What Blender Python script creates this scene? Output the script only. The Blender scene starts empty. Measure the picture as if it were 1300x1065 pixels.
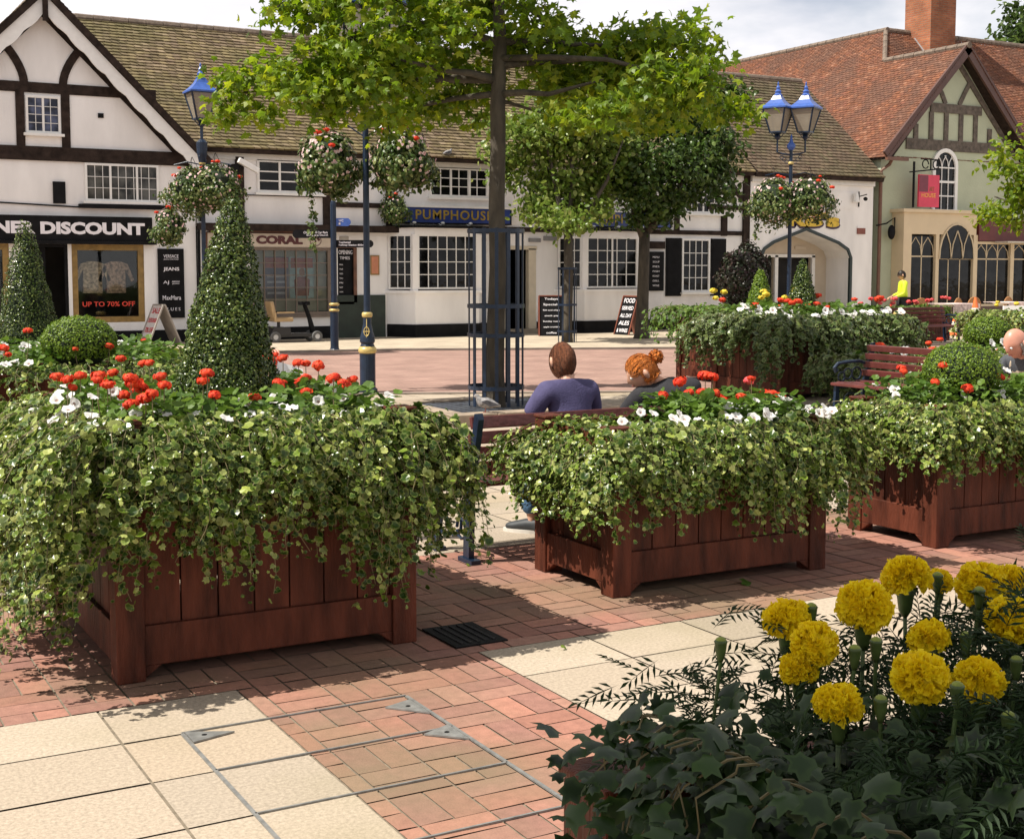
import bpy, bmesh, math, random
import numpy as np
from mathutils import Vector, Matrix, Quaternion

S = bpy.context.scene
COL = S.collection
R = math.radians

# ------------------------------------------------------------------ camera, world, sun, exposure
cam_d = bpy.data.cameras.new('camera')
cam = bpy.data.objects.new('camera', cam_d); COL.objects.link(cam)
cam_d.sensor_width = 36.0; cam_d.lens = 47.08
cam_d.shift_y = -45.0 / 1300.0
cam_d.clip_start = 0.05; cam_d.clip_end = 2000
cam.location = (0, 0, 1.65)
cam.rotation_euler = (R(90 - 4.79), 0, R(-29.22))
S.camera = cam

SUN = Vector((-0.68, 0.14, 1.0)).normalized()
W = bpy.data.worlds.new('World'); S.world = W; W.use_nodes = True
nt = W.node_tree; nt.nodes.clear()
wo = nt.nodes.new('ShaderNodeOutputWorld'); bg = nt.nodes.new('ShaderNodeBackground')
sky = nt.nodes.new('ShaderNodeTexSky'); sky.sky_type = 'NISHITA'; sky.sun_disc = False
sky.sun_elevation = math.asin(SUN.z); sky.sun_rotation = math.atan2(SUN.x, SUN.y)
sky.air_density = 1.0; sky.dust_density = 1.5
tc = nt.nodes.new('ShaderNodeTexCoord'); mp = nt.nodes.new('ShaderNodeMapping')
mp.inputs['Scale'].default_value = (1.0, 1.0, 2.6)
nz = nt.nodes.new('ShaderNodeTexNoise'); nz.inputs['Scale'].default_value = 2.1
nz.inputs['Detail'].default_value = 7; nz.inputs['Roughness'].default_value = 0.55
cr = nt.nodes.new('ShaderNodeValToRGB')
cr.color_ramp.elements[0].position = 0.26; cr.color_ramp.elements[1].position = 0.44
nz2 = nt.nodes.new('ShaderNodeTexNoise'); nz2.inputs['Scale'].default_value = 4.3
nz2.inputs['Detail'].default_value = 8; nz2.inputs['Roughness'].default_value = 0.5
cr2 = nt.nodes.new('ShaderNodeValToRGB')
cr2.color_ramp.elements[0].position = 0.36; cr2.color_ramp.elements[0].color = (8.6, 8.5, 9.1, 1)
cr2.color_ramp.elements[1].position = 0.60; cr2.color_ramp.elements[1].color = (10.8, 10.5, 10.5, 1)
mx = nt.nodes.new('ShaderNodeMix'); mx.data_type = 'RGBA'
L = nt.links.new
L(tc.outputs['Generated'], mp.inputs['Vector']); L(mp.outputs['Vector'], nz.inputs['Vector']); L(mp.outputs['Vector'], nz2.inputs['Vector'])
L(nz.outputs['Fac'], cr.inputs['Fac']); L(nz2.outputs['Fac'], cr2.inputs['Fac'])
L(cr.outputs['Color'], mx.inputs['Factor']); L(sky.outputs['Color'], mx.inputs['A']); L(cr2.outputs['Color'], mx.inputs['B'])
sz = nt.nodes.new('ShaderNodeSeparateXYZ'); L(tc.outputs['Generated'], sz.inputs[0])
zr = nt.nodes.new('ShaderNodeMapRange'); zr.inputs['From Min'].default_value = 0.15; zr.inputs['From Max'].default_value = 0.75
zr.inputs['To Min'].default_value = 1.45; zr.inputs['To Max'].default_value = 0.75      # cloud bank is brightest low down, thinner overhead
vm = nt.nodes.new('ShaderNodeVectorMath'); vm.operation = 'SCALE'; L(sz.outputs['Z'], zr.inputs['Value']); L(mx.outputs['Result'], vm.inputs[0]); L(zr.outputs['Result'], vm.inputs['Scale'])
L(vm.outputs['Vector'], bg.inputs['Color']); bg.inputs['Strength'].default_value = 0.052
L(bg.outputs['Background'], wo.inputs['Surface'])

sd = bpy.data.lights.new('sun', 'SUN'); sd.energy = 5.0; sd.angle = R(0.5); sd.color = (1.0, 0.94, 0.84)
sun = bpy.data.objects.new('sun', sd); COL.objects.link(sun)
sun.rotation_euler = (-SUN).to_track_quat('-Z', 'Y').to_euler(); sun.location = (0, 0, 30)
S.view_settings.view_transform = 'Standard'; S.view_settings.look = 'None'
S.view_settings.gamma = 1; S.view_settings.exposure = 0.56
S.render.engine = 'CYCLES'

# ------------------------------------------------------------------ materials
MATS = {}
def _ns(name):
    m = bpy.data.materials.new(name); m.use_nodes = True
    n = m.node_tree; b = n.nodes['Principled BSDF']
    return m, n, b
def _ramp(n, stops):
    r = n.nodes.new('ShaderNodeValToRGB'); e = r.color_ramp.elements
    while len(e) < len(stops): e.new(0.5)
    for i, (p, c) in enumerate(stops):
        e[i].position = p; e[i].color = (c[0], c[1], c[2], 1)
    return r
def mat(name, col, rough=0.6, var=0.15, scale=6.0, bump=0.0, metal=0.0, spec=0.5, bscale=None, island=0.0, stretch=None):
    """plain painted / mineral surface: noise-varied base colour, optional bump and per-piece variation"""
    if name in MATS: return MATS[name]
    m, n, b = _ns(name)
    t = n.nodes.new('ShaderNodeTexCoord'); mpn = n.nodes.new('ShaderNodeMapping')
    if stretch: mpn.inputs['Scale'].default_value = stretch
    n.links.new(t.outputs['Object'], mpn.inputs['Vector'])
    z = n.nodes.new('ShaderNodeTexNoise'); z.inputs['Scale'].default_value = scale; z.inputs['Detail'].default_value = 6
    n.links.new(mpn.outputs['Vector'], z.inputs['Vector'])
    a = [max(0, c * (1 - var)) for c in col]; d = [min(1, c * (1 + var)) for c in col]
    r = _ramp(n, [(0.3, a), (0.7, d)]); n.links.new(z.outputs['Fac'], r.inputs['Fac'])
    out = r.outputs['Color']
    if island > 0:
        g = n.nodes.new('ShaderNodeNewGeometry'); h = n.nodes.new('ShaderNodeHueSaturation')
        mr = n.nodes.new('ShaderNodeMapRange'); mr.inputs['To Min'].default_value = 1 - island; mr.inputs['To Max'].default_value = 1 + island
        n.links.new(g.outputs['Random Per Island'], mr.inputs['Value']); n.links.new(mr.outputs['Result'], h.inputs['Value'])
        n.links.new(out, h.inputs['Color']); out = h.outputs['Color']
    n.links.new(out, b.inputs['Base Color'])
    b.inputs['Roughness'].default_value = rough; b.inputs['Metallic'].default_value = metal
    b.inputs['Specular IOR Level'].default_value = spec
    if bump > 0:
        z2 = n.nodes.new('ShaderNodeTexNoise'); z2.inputs['Scale'].default_value = bscale or scale * 5; z2.inputs['Detail'].default_value = 5
        n.links.new(mpn.outputs['Vector'], z2.inputs['Vector'])
        bp = n.nodes.new('ShaderNodeBump'); bp.inputs['Strength'].default_value = bump; bp.inputs['Distance'].default_value = 0.02
        n.links.new(z2.outputs['Fac'], bp.inputs['Height']); n.links.new(bp.outputs['Normal'], b.inputs['Normal'])
    MATS[name] = m; return m
def piece_mat(name, cols, rough=0.85, nvar=0.25, nscale=9, bump=0.3, big=None, spec=0.3):
    """tiles / bricks: each separate piece takes its own colour, plus fine grain and optional large blotches"""
    if name in MATS: return MATS[name]
    m, n, b = _ns(name)
    g = n.nodes.new('ShaderNodeNewGeometry'); k = len(cols)
    r = _ramp(n, [(i / (k - 1), c) for i, c in enumerate(cols)]); n.links.new(g.outputs['Random Per Island'], r.inputs['Fac'])
    t = n.nodes.new('ShaderNodeTexCoord')
    z = n.nodes.new('ShaderNodeTexNoise'); z.inputs['Scale'].default_value = nscale; z.inputs['Detail'].default_value = 8; z.inputs['Roughness'].default_value = 0.65
    n.links.new(t.outputs['Object'], z.inputs['Vector'])
    mr = n.nodes.new('ShaderNodeMapRange'); mr.inputs['From Min'].default_value = 0.25; mr.inputs['From Max'].default_value = 0.75
    mr.inputs['To Min'].default_value = 1 - nvar; mr.inputs['To Max'].default_value = 1 + nvar
    n.links.new(z.outputs['Fac'], mr.inputs['Value'])
    h = n.nodes.new('ShaderNodeHueSaturation'); n.links.new(mr.outputs['Result'], h.inputs['Value']); n.links.new(r.outputs['Color'], h.inputs['Color'])
    out = h.outputs['Color']
    if big:
        z3 = n.nodes.new('ShaderNodeTexNoise'); z3.inputs['Scale'].default_value = big[0]; z3.inputs['Detail'].default_value = 6
        n.links.new(t.outputs['Object'], z3.inputs['Vector'])
        rr = _ramp(n, [(big[2], (0, 0, 0)), (big[3], (1, 1, 1))]); n.links.new(z3.outputs['Fac'], rr.inputs['Fac'])
        mm = n.nodes.new('ShaderNodeMix'); mm.data_type = 'RGBA'; mm.inputs['B'].default_value = (*big[1], 1)
        ml = n.nodes.new('ShaderNodeMath'); ml.operation = 'MULTIPLY'; ml.inputs[1].default_value = big[4]
        n.links.new(rr.outputs['Color'], ml.inputs[0]); n.links.new(ml.outputs['Value'], mm.inputs['Factor'])
        n.links.new(out, mm.inputs['A']); out = mm.outputs['Result']
    n.links.new(out, b.inputs['Base Color']); b.inputs['Roughness'].default_value = rough; b.inputs['Specular IOR Level'].default_value = spec
    if bump:
        z2 = n.nodes.new('ShaderNodeTexNoise'); z2.inputs['Scale'].default_value = 120; z2.inputs['Detail'].default_value = 4
        n.links.new(t.outputs['Object'], z2.inputs['Vector'])
        bp = n.nodes.new('ShaderNodeBump'); bp.inputs['Strength'].default_value = bump; bp.inputs['Distance'].default_value = 0.004
        n.links.new(z2.outputs['Fac'], bp.inputs['Height']); n.links.new(bp.outputs['Normal'], b.inputs['Normal'])
    MATS[name] = m; return m
def leaf_mat(name, cols, rim=None, trans=0.35, rough=0.42, tcol=None, rimw=(0.55, 0.85), rimamt=1.0):
    if name in MATS: return MATS[name]
    m, n, b = _ns(name); k = len(cols)
    g = n.nodes.new('ShaderNodeNewGeometry')
    r = _ramp(n, [(i / max(1, k - 1), c) for i, c in enumerate(cols)]); n.links.new(g.outputs['Random Per Island'], r.inputs['Fac'])
    out = r.outputs['Color']
    if rim:
        a = n.nodes.new('ShaderNodeAttribute'); a.attribute_name = 'edge'
        t = n.nodes.new('ShaderNodeTexCoord'); z = n.nodes.new('ShaderNodeTexNoise'); z.inputs['Scale'].default_value = 60
        n.links.new(t.outputs['Object'], z.inputs['Vector'])
        ad = n.nodes.new('ShaderNodeMath'); ad.operation = 'MULTIPLY_ADD'; ad.inputs[1].default_value = 0.7
        n.links.new(z.outputs['Fac'], ad.inputs[0]); n.links.new(a.outputs['Fac'], ad.inputs[2])
        sb = n.nodes.new('ShaderNodeMath'); sb.operation = 'SUBTRACT'; sb.inputs[1].default_value = 0.35; n.links.new(ad.outputs[0], sb.inputs[0])
        rr = _ramp(n, [(rimw[0], (0, 0, 0)), (rimw[1], (rimamt,) * 3)]); n.links.new(sb.outputs[0], rr.inputs['Fac'])
        mm = n.nodes.new('ShaderNodeMix'); mm.data_type = 'RGBA'; mm.inputs['B'].default_value = (*rim, 1)
        n.links.new(rr.outputs['Color'], mm.inputs['Factor']); n.links.new(out, mm.inputs['A']); out = mm.outputs['Result']
    n.links.new(out, b.inputs['Base Color']); b.inputs['Roughness'].default_value = rough
    b.inputs['Specular IOR Level'].default_value = 0.35
    if trans > 0:
        tr = n.nodes.new('ShaderNodeBsdfTranslucent'); ms = n.nodes.new('ShaderNodeMixShader'); ms.inputs[0].default_value = trans
        if tcol:
            mu = n.nodes.new('ShaderNodeMix'); mu.data_type = 'RGBA'; mu.blend_type = 'MULTIPLY'; mu.inputs['Factor'].default_value = 1
            mu.inputs['B'].default_value = (*tcol, 1); n.links.new(out, mu.inputs['A']); n.links.new(mu.outputs['Result'], tr.inputs['Color'])
        else: n.links.new(out, tr.inputs['Color'])
        o = n.nodes['Material Output']
        n.links.new(b.outputs[0], ms.inputs[1]); n.links.new(tr.outputs[0], ms.inputs[2]); n.links.new(ms.outputs[0], o.inputs['Surface'])
    MATS[name] = m; return m
def brick_mat(name, c1, c2, mortar, bw, rh, ms=0.008, off=0.5, rough=0.85, axes='xy', bump=0.4, blotch=0.25):
    if name in MATS: return MATS[name]
    m, n, b = _ns(name)
    t = n.nodes.new('ShaderNodeTexCoord'); src = t.outputs['Object']
    if axes != 'xy':
        sp = n.nodes.new('ShaderNodeSeparateXYZ'); cb = n.nodes.new('ShaderNodeCombineXYZ'); n.links.new(src, sp.inputs[0])
        ad = n.nodes.new('ShaderNodeMath'); ad.operation = 'ADD'; n.links.new(sp.outputs['X'], ad.inputs[0]); n.links.new(sp.outputs['Y'], ad.inputs[1])
        n.links.new(ad.outputs[0], cb.inputs['X']); n.links.new(sp.outputs['Z'], cb.inputs['Y']); src = cb.outputs[0]
    k = n.nodes.new('ShaderNodeTexBrick'); k.inputs['Scale'].default_value = 1; k.inputs['Brick Width'].default_value = bw
    k.inputs['Row Height'].default_value = rh; k.inputs['Mortar Size'].default_value = ms; k.offset = off
    k.inputs['Color1'].default_value = (*c1, 1); k.inputs['Color2'].default_value = (*c2, 1); k.inputs['Mortar'].default_value = (*mortar, 1)
    n.links.new(src, k.inputs['Vector'])
    z = n.nodes.new('ShaderNodeTexNoise'); z.inputs['Scale'].default_value = 1.3; z.inputs['Detail'].default_value = 8
    n.links.new(src, z.inputs['Vector'])
    mr = n.nodes.new('ShaderNodeMapRange'); mr.inputs['From Min'].default_value = 0.3; mr.inputs['From Max'].default_value = 0.7
    mr.inputs['To Min'].default_value = 1 - blotch; mr.inputs['To Max'].default_value = 1 + blotch
    n.links.new(z.outputs['Fac'], mr.inputs['Value'])
    h = n.nodes.new('ShaderNodeHueSaturation'); n.links.new(mr.outputs['Result'], h.inputs['Value']); n.links.new(k.outputs['Color'], h.inputs['Color'])
    n.links.new(h.outputs['Color'], b.inputs['Base Color']); b.inputs['Roughness'].default_value = rough; b.inputs['Specular IOR Level'].default_value = 0.25
    bp = n.nodes.new('ShaderNodeBump'); bp.inputs['Strength'].default_value = bump; bp.inputs['Distance'].default_value = 0.01; bp.invert = True
    n.links.new(k.outputs['Fac'], bp.inputs['Height']); n.links.new(bp.outputs['Normal'], b.inputs['Normal'])
    MATS[name] = m; return m
def glass_mat(name, col=(0.012, 0.013, 0.014), rough=0.04):
    if name in MATS: return MATS[name]
    m, n, b = _ns(name)
    t = n.nodes.new('ShaderNodeTexCoord'); z = n.nodes.new('ShaderNodeTexNoise'); z.inputs['Scale'].default_value = 2.5; z.inputs['Detail'].default_value = 3
    n.links.new(t.outputs['Object'], z.inputs['Vector'])
    r = _ramp(n, [(0.4, [c * 0.4 for c in col]), (0.62, [min(1, c * 2.2) for c in col])]); n.links.new(z.outputs['Fac'], r.inputs['Fac'])
    n.links.new(r.outputs['Color'], b.inputs['Base Color']); b.inputs['Roughness'].default_value = rough; b.inputs['Specular IOR Level'].default_value = 0.22
    bp = n.nodes.new('ShaderNodeBump'); bp.inputs['Strength'].default_value = 0.08; bp.inputs['Distance'].default_value = 0.05
    n.links.new(z.outputs['Fac'], bp.inputs['Height']); n.links.new(bp.outputs['Normal'], b.inputs['Normal'])
    MATS[name] = m; return m
def clear_glass(name='clear shop glass'):
    if name in MATS: return MATS[name]
    m, n, b = _ns(name)
    tr = n.nodes.new('ShaderNodeBsdfTransparent'); gl = n.nodes.new('ShaderNodeBsdfGlossy'); gl.inputs['Roughness'].default_value = 0.03
    ms = n.nodes.new('ShaderNodeMixShader'); fr = n.nodes.new('ShaderNodeFresnel'); fr.inputs['IOR'].default_value = 1.45
    tr.inputs['Color'].default_value = (0.85, 0.88, 0.86, 1)
    n.links.new(fr.outputs[0], ms.inputs[0]); n.links.new(tr.outputs[0], ms.inputs[1]); n.links.new(gl.outputs[0], ms.inputs[2])
    n.links.new(ms.outputs[0], n.nodes['Material Output'].inputs['Surface'])
    MATS[name] = m; return m

M_white = mat('white painted render', (0.83, 0.815, 0.80), 0.8, 0.11, 1.6, 0.35, bscale=14, stretch=(1, 1, 0.3))
M_whitewood = mat('white gloss joinery', (0.80, 0.79, 0.76), 0.4, 0.05, 8)
M_black = mat('black paint', (0.008, 0.008, 0.009), 0.6, 0.4, 5, spec=0.12)
M_timber = mat('dark oak timber', (0.032, 0.022, 0.018), 0.85, 0.45, 7, 0.5, stretch=(1, 1, 1), spec=0.15)
M_timber_grey = mat('weathered oak timber', (0.115, 0.095, 0.078), 0.85, 0.4, 9, 0.5)
M_glass = glass_mat('dark window glass', (.006, .0065, .007))
M_glass2 = glass_mat('leaded window glass', (0.05, 0.05, 0.045), 0.12)
M_clear = clear_glass()
M_blue = mat('navy cast iron paint', (0.011, 0.022, 0.045), 0.3, 0.25, 14, 0.1, spec=0.35)
M_lblue = mat('blue lantern paint', (0.040, 0.100, 0.36), 0.35, 0.15, 14)
M_gold = mat('gold paint', (0.55, 0.42, 0.15), 0.35, 0.15, 20, metal=0.2)
M_planter = mat('red brown planter timber', (0.092, 0.025, 0.013), 0.55, 0.55, 4, 0.5, spec=0.2, stretch=(3.5, 3.5, 0.6), bscale=26)
M_bench = mat('maroon bench slat', (0.115, 0.028, 0.024), 0.42, 0.3, 6, 0.2)
M_soil = mat('dark compost', (0.030, 0.020, 0.013), 0.95, 0.4, 30, 0.9)
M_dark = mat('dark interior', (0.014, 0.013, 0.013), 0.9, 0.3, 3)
M_bark = mat('plane tree bark', (0.060, 0.050, 0.036), 0.9, 0.42, 9, 0.9, stretch=(1, 1, 0.35), bscale=26)
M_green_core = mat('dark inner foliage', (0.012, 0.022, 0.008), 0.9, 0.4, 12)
M_stem = mat('green brown stems', (0.16, 0.13, 0.06), 0.7, 0.3, 20)

# ------------------------------------------------------------------ objects and tags
def tag(o, label=None, cat=None, group=None, kind=None):
    if label: o['label'] = label
    if cat: o['category'] = cat
    if group: o['group'] = group
    if kind: o['kind'] = kind
    return o
def thing(name, label, cat, loc=(0, 0, 0), group=None, rz=0.0):
    o = bpy.data.objects.new(name, None); COL.objects.link(o); o.location = loc; o.rotation_euler = (0, 0, rz)
    o.empty_display_size = 0.2
    return tag(o, label, cat, group)
def woff(p):
    v = Vector((0, 0, 0))
    while p is not None:
        v += p.location; p = p.parent
    return v
def link_mesh(me, name, parent):
    o = bpy.data.objects.new(name, me); COL.objects.link(o)
    if parent is not None: o.parent = parent
    return o
def copy_tree(o, parent=None):
    kids = [c for c in bpy.data.objects if c.parent == o]
    c = o.copy(); COL.objects.link(c)
    c.parent = parent
    for k in kids: copy_tree(k, c)
    return c

class MB:
    """collects polygons; build() links them as one mesh object (vertices given in world space unless parent is at the origin)"""
    def __init__(s): s.v = []; s.f = []; s.mi = []; s.m = 0; s.sm = []; s.smooth = False
    def add(s, vs, fs):
        b = len(s.v); s.v += [tuple(v) for v in vs]
        for f in fs: s.f.append([b + i for i in f]); s.mi.append(s.m); s.sm.append(s.smooth)
    def box(s, x0, x1, y0, y1, z0, z1):
        s.add([(x0, y0, z0), (x1, y0, z0), (x1, y1, z0), (x0, y1, z0), (x0, y0, z1), (x1, y0, z1), (x1, y1, z1), (x0, y1, z1)],
              [(0, 3, 2, 1), (4, 5, 6, 7), (0, 1, 5, 4), (1, 2, 6, 5), (2, 3, 7, 6), (3, 0, 4, 7)])
    def obox(s, M, sx, sy, sz):
        vs = [M @ Vector((a * sx / 2, b * sy / 2, c * sz / 2)) for c in (-1, 1) for (a, b) in ((-1, -1), (1, -1), (1, 1), (-1, 1))]
        s.add(vs, [(0, 3, 2, 1), (4, 5, 6, 7), (0, 1, 5, 4), (1, 2, 6, 5), (2, 3, 7, 6), (3, 0, 4, 7)])
    def bar(s, a, b, w, h, up=(0, 0, 1)):
        a = Vector(a); b = Vector(b); d = b - a; l = d.length; d.normalize(); u = Vector(up)
        x = d.cross(u)
        if x.length < 1e-4: x = d.cross(Vector((0, 1, 0)))
        x.normalize(); z = x.cross(d)
        M = Matrix((x, d, z)).transposed().to_4x4(); M.translation = (a + b) / 2
        s.obox(M, w, l, h)
    def tube(s, pts, rad, seg=8, cap=True):
        pts = [Vector(p) for p in pts]; n = len(pts)
        if not hasattr(rad, '__len__'): rad = [rad] * n
        ring = []; px = None
        for i, p in enumerate(pts):
            t = (pts[min(i + 1, n - 1)] - pts[max(i - 1, 0)])
            if t.length < 1e-9: t = Vector((0, 0, 1))
            t.normalize()
            if px is None:
                px = t.cross(Vector((0, 0, 1)))
                if px.length < 1e-3: px = t.cross(Vector((1, 0, 0)))
            px = px - t * px.dot(t); px.normalize(); py = t.cross(px)
            ring.append([p + (px * math.cos(2 * math.pi * k / seg) + py * math.sin(2 * math.pi * k / seg)) * rad[i] for k in range(seg)])
        vs = [v for r in ring for v in r]; fs = []
        for i in range(n - 1):
            for k in range(seg):
                fs.append((i * seg + k, i * seg + (k + 1) % seg, (i + 1) * seg + (k + 1) % seg, (i + 1) * seg + k))
        if cap: fs.append(tuple(range(seg))[::-1]); fs.append(tuple(range((n - 1) * seg, n * seg)))
        s.add(vs, fs)
    def lathe(s, prof, c=(0, 0, 0), seg=16, rot=0.0):
        c = Vector(c); vs = []; fs = []; n = len(prof)
        for r, z in prof:
            for k in range(seg):
                a = 2 * math.pi * k / seg + rot; vs.append((c.x + r * math.cos(a), c.y + r * math.sin(a), c.z + z))
        for i in range(n - 1):
            for k in range(seg):
                fs.append((i * seg + k, i * seg + (k + 1) % seg, (i + 1) * seg + (k + 1) % seg, (i + 1) * seg + k))
        fs.append(tuple(range(seg))[::-1]); fs.append(tuple(range((n - 1) * seg, n * seg)))
        s.add(vs, fs)
    def prism(s, poly, a, b):
        """poly: list of 3D points; extruded by vector from a to b offsets"""
        a = Vector(a); b = Vector(b); n = len(poly)
        vs = [Vector(p) + a for p in poly] + [Vector(p) + b for p in poly]
        fs = [tuple(range(n)), tuple(range(n, 2 * n))[::-1]] + [((i + 1) % n, i, n + i, n + (i + 1) % n) for i in range(n)]
        s.add(vs, fs)
    def strip(s, pts, w, y0, y1):
        """band of width w along a polyline given in (x, z), between depths y0 and y1"""
        n = len(pts); A = []; B = []
        for i in range(n):
            d = Vector(pts[min(i + 1, n - 1)]) - Vector(pts[max(i - 1, 0)]); d.normalize(); nn = Vector((-d.y, d.x)) * w / 2
            p = Vector(pts[i]); A.append(p + nn); B.append(p - nn)
        vs = []; fs = []
        for p in A: vs.append((p.x, y0, p.y))
        for p in B: vs.append((p.x, y0, p.y))
        for p in A: vs.append((p.x, y1, p.y))
        for p in B: vs.append((p.x, y1, p.y))
        for i in range(n - 1):
            fs += [(i, i + 1, n + i + 1, n + i), (2 * n + i, 3 * n + i, 3 * n + i + 1, 2 * n + i + 1), (i, 2 * n + i, 2 * n + i + 1, i + 1), (n + i, n + i + 1, 3 * n + i + 1, 3 * n + i)]
        fs += [(0, n, 3 * n, 2 * n), (n - 1, 3 * n - 1, 4 * n - 1, 2 * n - 1)]
        s.add(vs, fs)
    def ball(s, c, r, seg=12, rings=8, sc=(1, 1, 1)):
        c = Vector(c); vs = [(c.x, c.y, c.z - r * sc[2])]; fs = []
        for i in range(1, rings):
            t = math.pi * i / rings
            for k in range(seg):
                a = 2 * math.pi * k / seg
                vs.append((c.x + r * sc[0] * math.sin(t) * math.cos(a), c.y + r * sc[1] * math.sin(t) * math.sin(a), c.z - r * sc[2] * math.cos(t)))
        vs.append((c.x, c.y, c.z + r * sc[2])); top = len(vs) - 1
        for k in range(seg): fs.append((0, 1 + (k + 1) % seg, 1 + k))
        for i in range(rings - 2):
            for k in range(seg):
                a = 1 + i * seg + k; b2 = 1 + i * seg + (k + 1) % seg; fs.append((a, b2, b2 + seg, a + seg))
        for k in range(seg): fs.append((top, 1 + (rings - 2) * seg + k, 1 + (rings - 2) * seg + (k + 1) % seg))
        s.add(vs, fs)
    def build(s, name, mats, parent=None, smooth=False, bevel=0.0):
        me = bpy.data.meshes.new(name); off = woff(parent) if parent is not None else Vector((0, 0, 0))
        me.from_pydata([(x - off.x, y - off.y, z - off.z) for x, y, z in s.v], [], s.f)
        if not isinstance(mats, (list, tuple)): mats = [mats]
        for m in mats: me.materials.append(m)
        for p, i, sm in zip(me.polygons, s.mi, s.sm): p.material_index = min(i, len(mats) - 1); p.use_smooth = smooth or sm
        me.update()
        o = link_mesh(me, name, parent)
        if bevel > 0:
            bv = o.modifiers.new('bevel', 'BEVEL'); bv.width = bevel; bv.segments = 2; bv.limit_method = 'ANGLE'
        return o

# ------------------------------------------------------------------ fast foliage
rng = np.random.default_rng(7)
def np_mesh(name, V, T, mats, parent=None, edge=None, mi=None, smooth=False):
    off = woff(parent) if parent is not None else Vector((0, 0, 0))
    V = np.asarray(V, np.float32) - np.array(off[:], np.float32); T = np.asarray(T, np.int32)
    k = T.shape[1]; me = bpy.data.meshes.new(name)
    me.vertices.add(len(V)); me.vertices.foreach_set('co', V.ravel())
    me.loops.add(T.size); me.loops.foreach_set('vertex_index', T.ravel())
    me.polygons.add(len(T)); me.polygons.foreach_set('loop_start', np.arange(0, T.size, k, dtype=np.int32))
    if not isinstance(mats, (list, tuple)): mats = [mats]
    for m in mats: me.materials.append(m)
    if mi is not None: me.polygons.foreach_set('material_index', np.asarray(mi, np.int32))
    me.update(calc_edges=True)
    me.polygons.foreach_set('use_smooth', np.full(len(T), bool(smooth)))
    if edge is not None:
        a = me.attributes.new('edge', 'FLOAT', 'POINT'); a.data.foreach_set('value', np.asarray(edge, np.float32))
    return link_mesh(me, name, parent)
def fan(outline, cz=0.0, zs=None, cy=0.45):
    n = len(outline); V = [(0, cy, cz)] + [(x, y, (zs[i] if zs else 0)) for i, (x, y) in enumerate(outline)]
    T = [(0, 1 + i, 1 + (i + 1) % n) for i in range(n)]
    return np.array(V, float), np.array(T), np.array([0.0] + [1.0] * n)
IVY = fan([(0, 0.0), (.28, -.10), (.50, .12), (.36, .38), (.44, .62), (.16, .68), (0, 1.0), (-.16, .68), (-.44, .62), (-.36, .38), (-.50, .12), (-.28, -.10)], 0.06,
          [0, -.03, -.10, 0, -.08, 0, -.12, 0, -.08, 0, -.10, -.03])
OVAL = fan([(0, 0), (.26, .2), (.33, .5), (.18, .85), (0, 1), (-.18, .85), (-.33, .5), (-.26, .2)], .07, [0, 0, -.03, -.04, -.08, -.04, -.03, 0])
ROUND = fan([(0, .08), (.3, -.06), (.52, .25), (.45, .68), (.2, .92), (0, .88), (-.2, .92), (-.45, .68), (-.52, .25), (-.3, -.06)], -.06, [0, .05, .1, .04, .1, .03, .1, .04, .1, .05])
PLANE = fan([(0, 0), (.2, .06), (.52, .02), (.36, .28), (.58, .56), (.24, .56), (0, 1.02), (-.24, .56), (-.58, .56), (-.36, .28), (-.52, .02), (-.2, .06)], .05,
            [0, -.02, -.12, 0, -.14, 0, -.10, 0, -.14, 0, -.12, -.02], .35)
DIAM = (np.array([(0, 0, 0), (.32, .5, .06), (0, 1, -.05), (-.32, .5, .06)], float), np.array([(0, 1, 2), (0, 2, 3)]), np.array([.6, .6, .6, .6]))
def unit(a): return a / np.maximum(np.linalg.norm(a, axis=1, keepdims=True), 1e-9)
def scatter(tpl, P, N, size, tang=None, roll=1.0, g=None):
    g = g or rng
    tv, tt, te = tpl; n = len(P); N = unit(N)
    rnd = g.normal(size=(n, 3))
    t = rnd if tang is None else np.asarray(tang) + roll * rnd
    t = t - N * np.sum(t * N, axis=1, keepdims=True); t = unit(t); x = np.cross(t, N)
    s = np.broadcast_to(np.asarray(size, float), (n,))[:, None, None]
    V = P[:, None, :] + s * (tv[None, :, 0:1] * x[:, None, :] + tv[None, :, 1:2] * t[:, None, :] + tv[None, :, 2:3] * N[:, None, :])
    T = tt[None] + (np.arange(n) * len(tv))[:, None, None]
    return V.reshape(-1, 3), T.reshape(-1, 3), np.tile(te, n)
def merge(parts):
    Vs, Ts, Es, b = [], [], [], 0
    for V, T, E in parts:
        Vs.append(V); Ts.append(T + b); Es.append(E); b += len(V)
    return np.concatenate(Vs), np.concatenate(Ts), np.concatenate(Es)
def leaves(name, mats, parent, parts, mis=None, smooth=False):
    V, T, E = merge(parts)
    mi = None if mis is None else np.concatenate([np.full(len(p[1]), k) for p, k in zip(parts, mis)])
    return np_mesh(name, V, T, mats, parent, E, mi, smooth)
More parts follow.
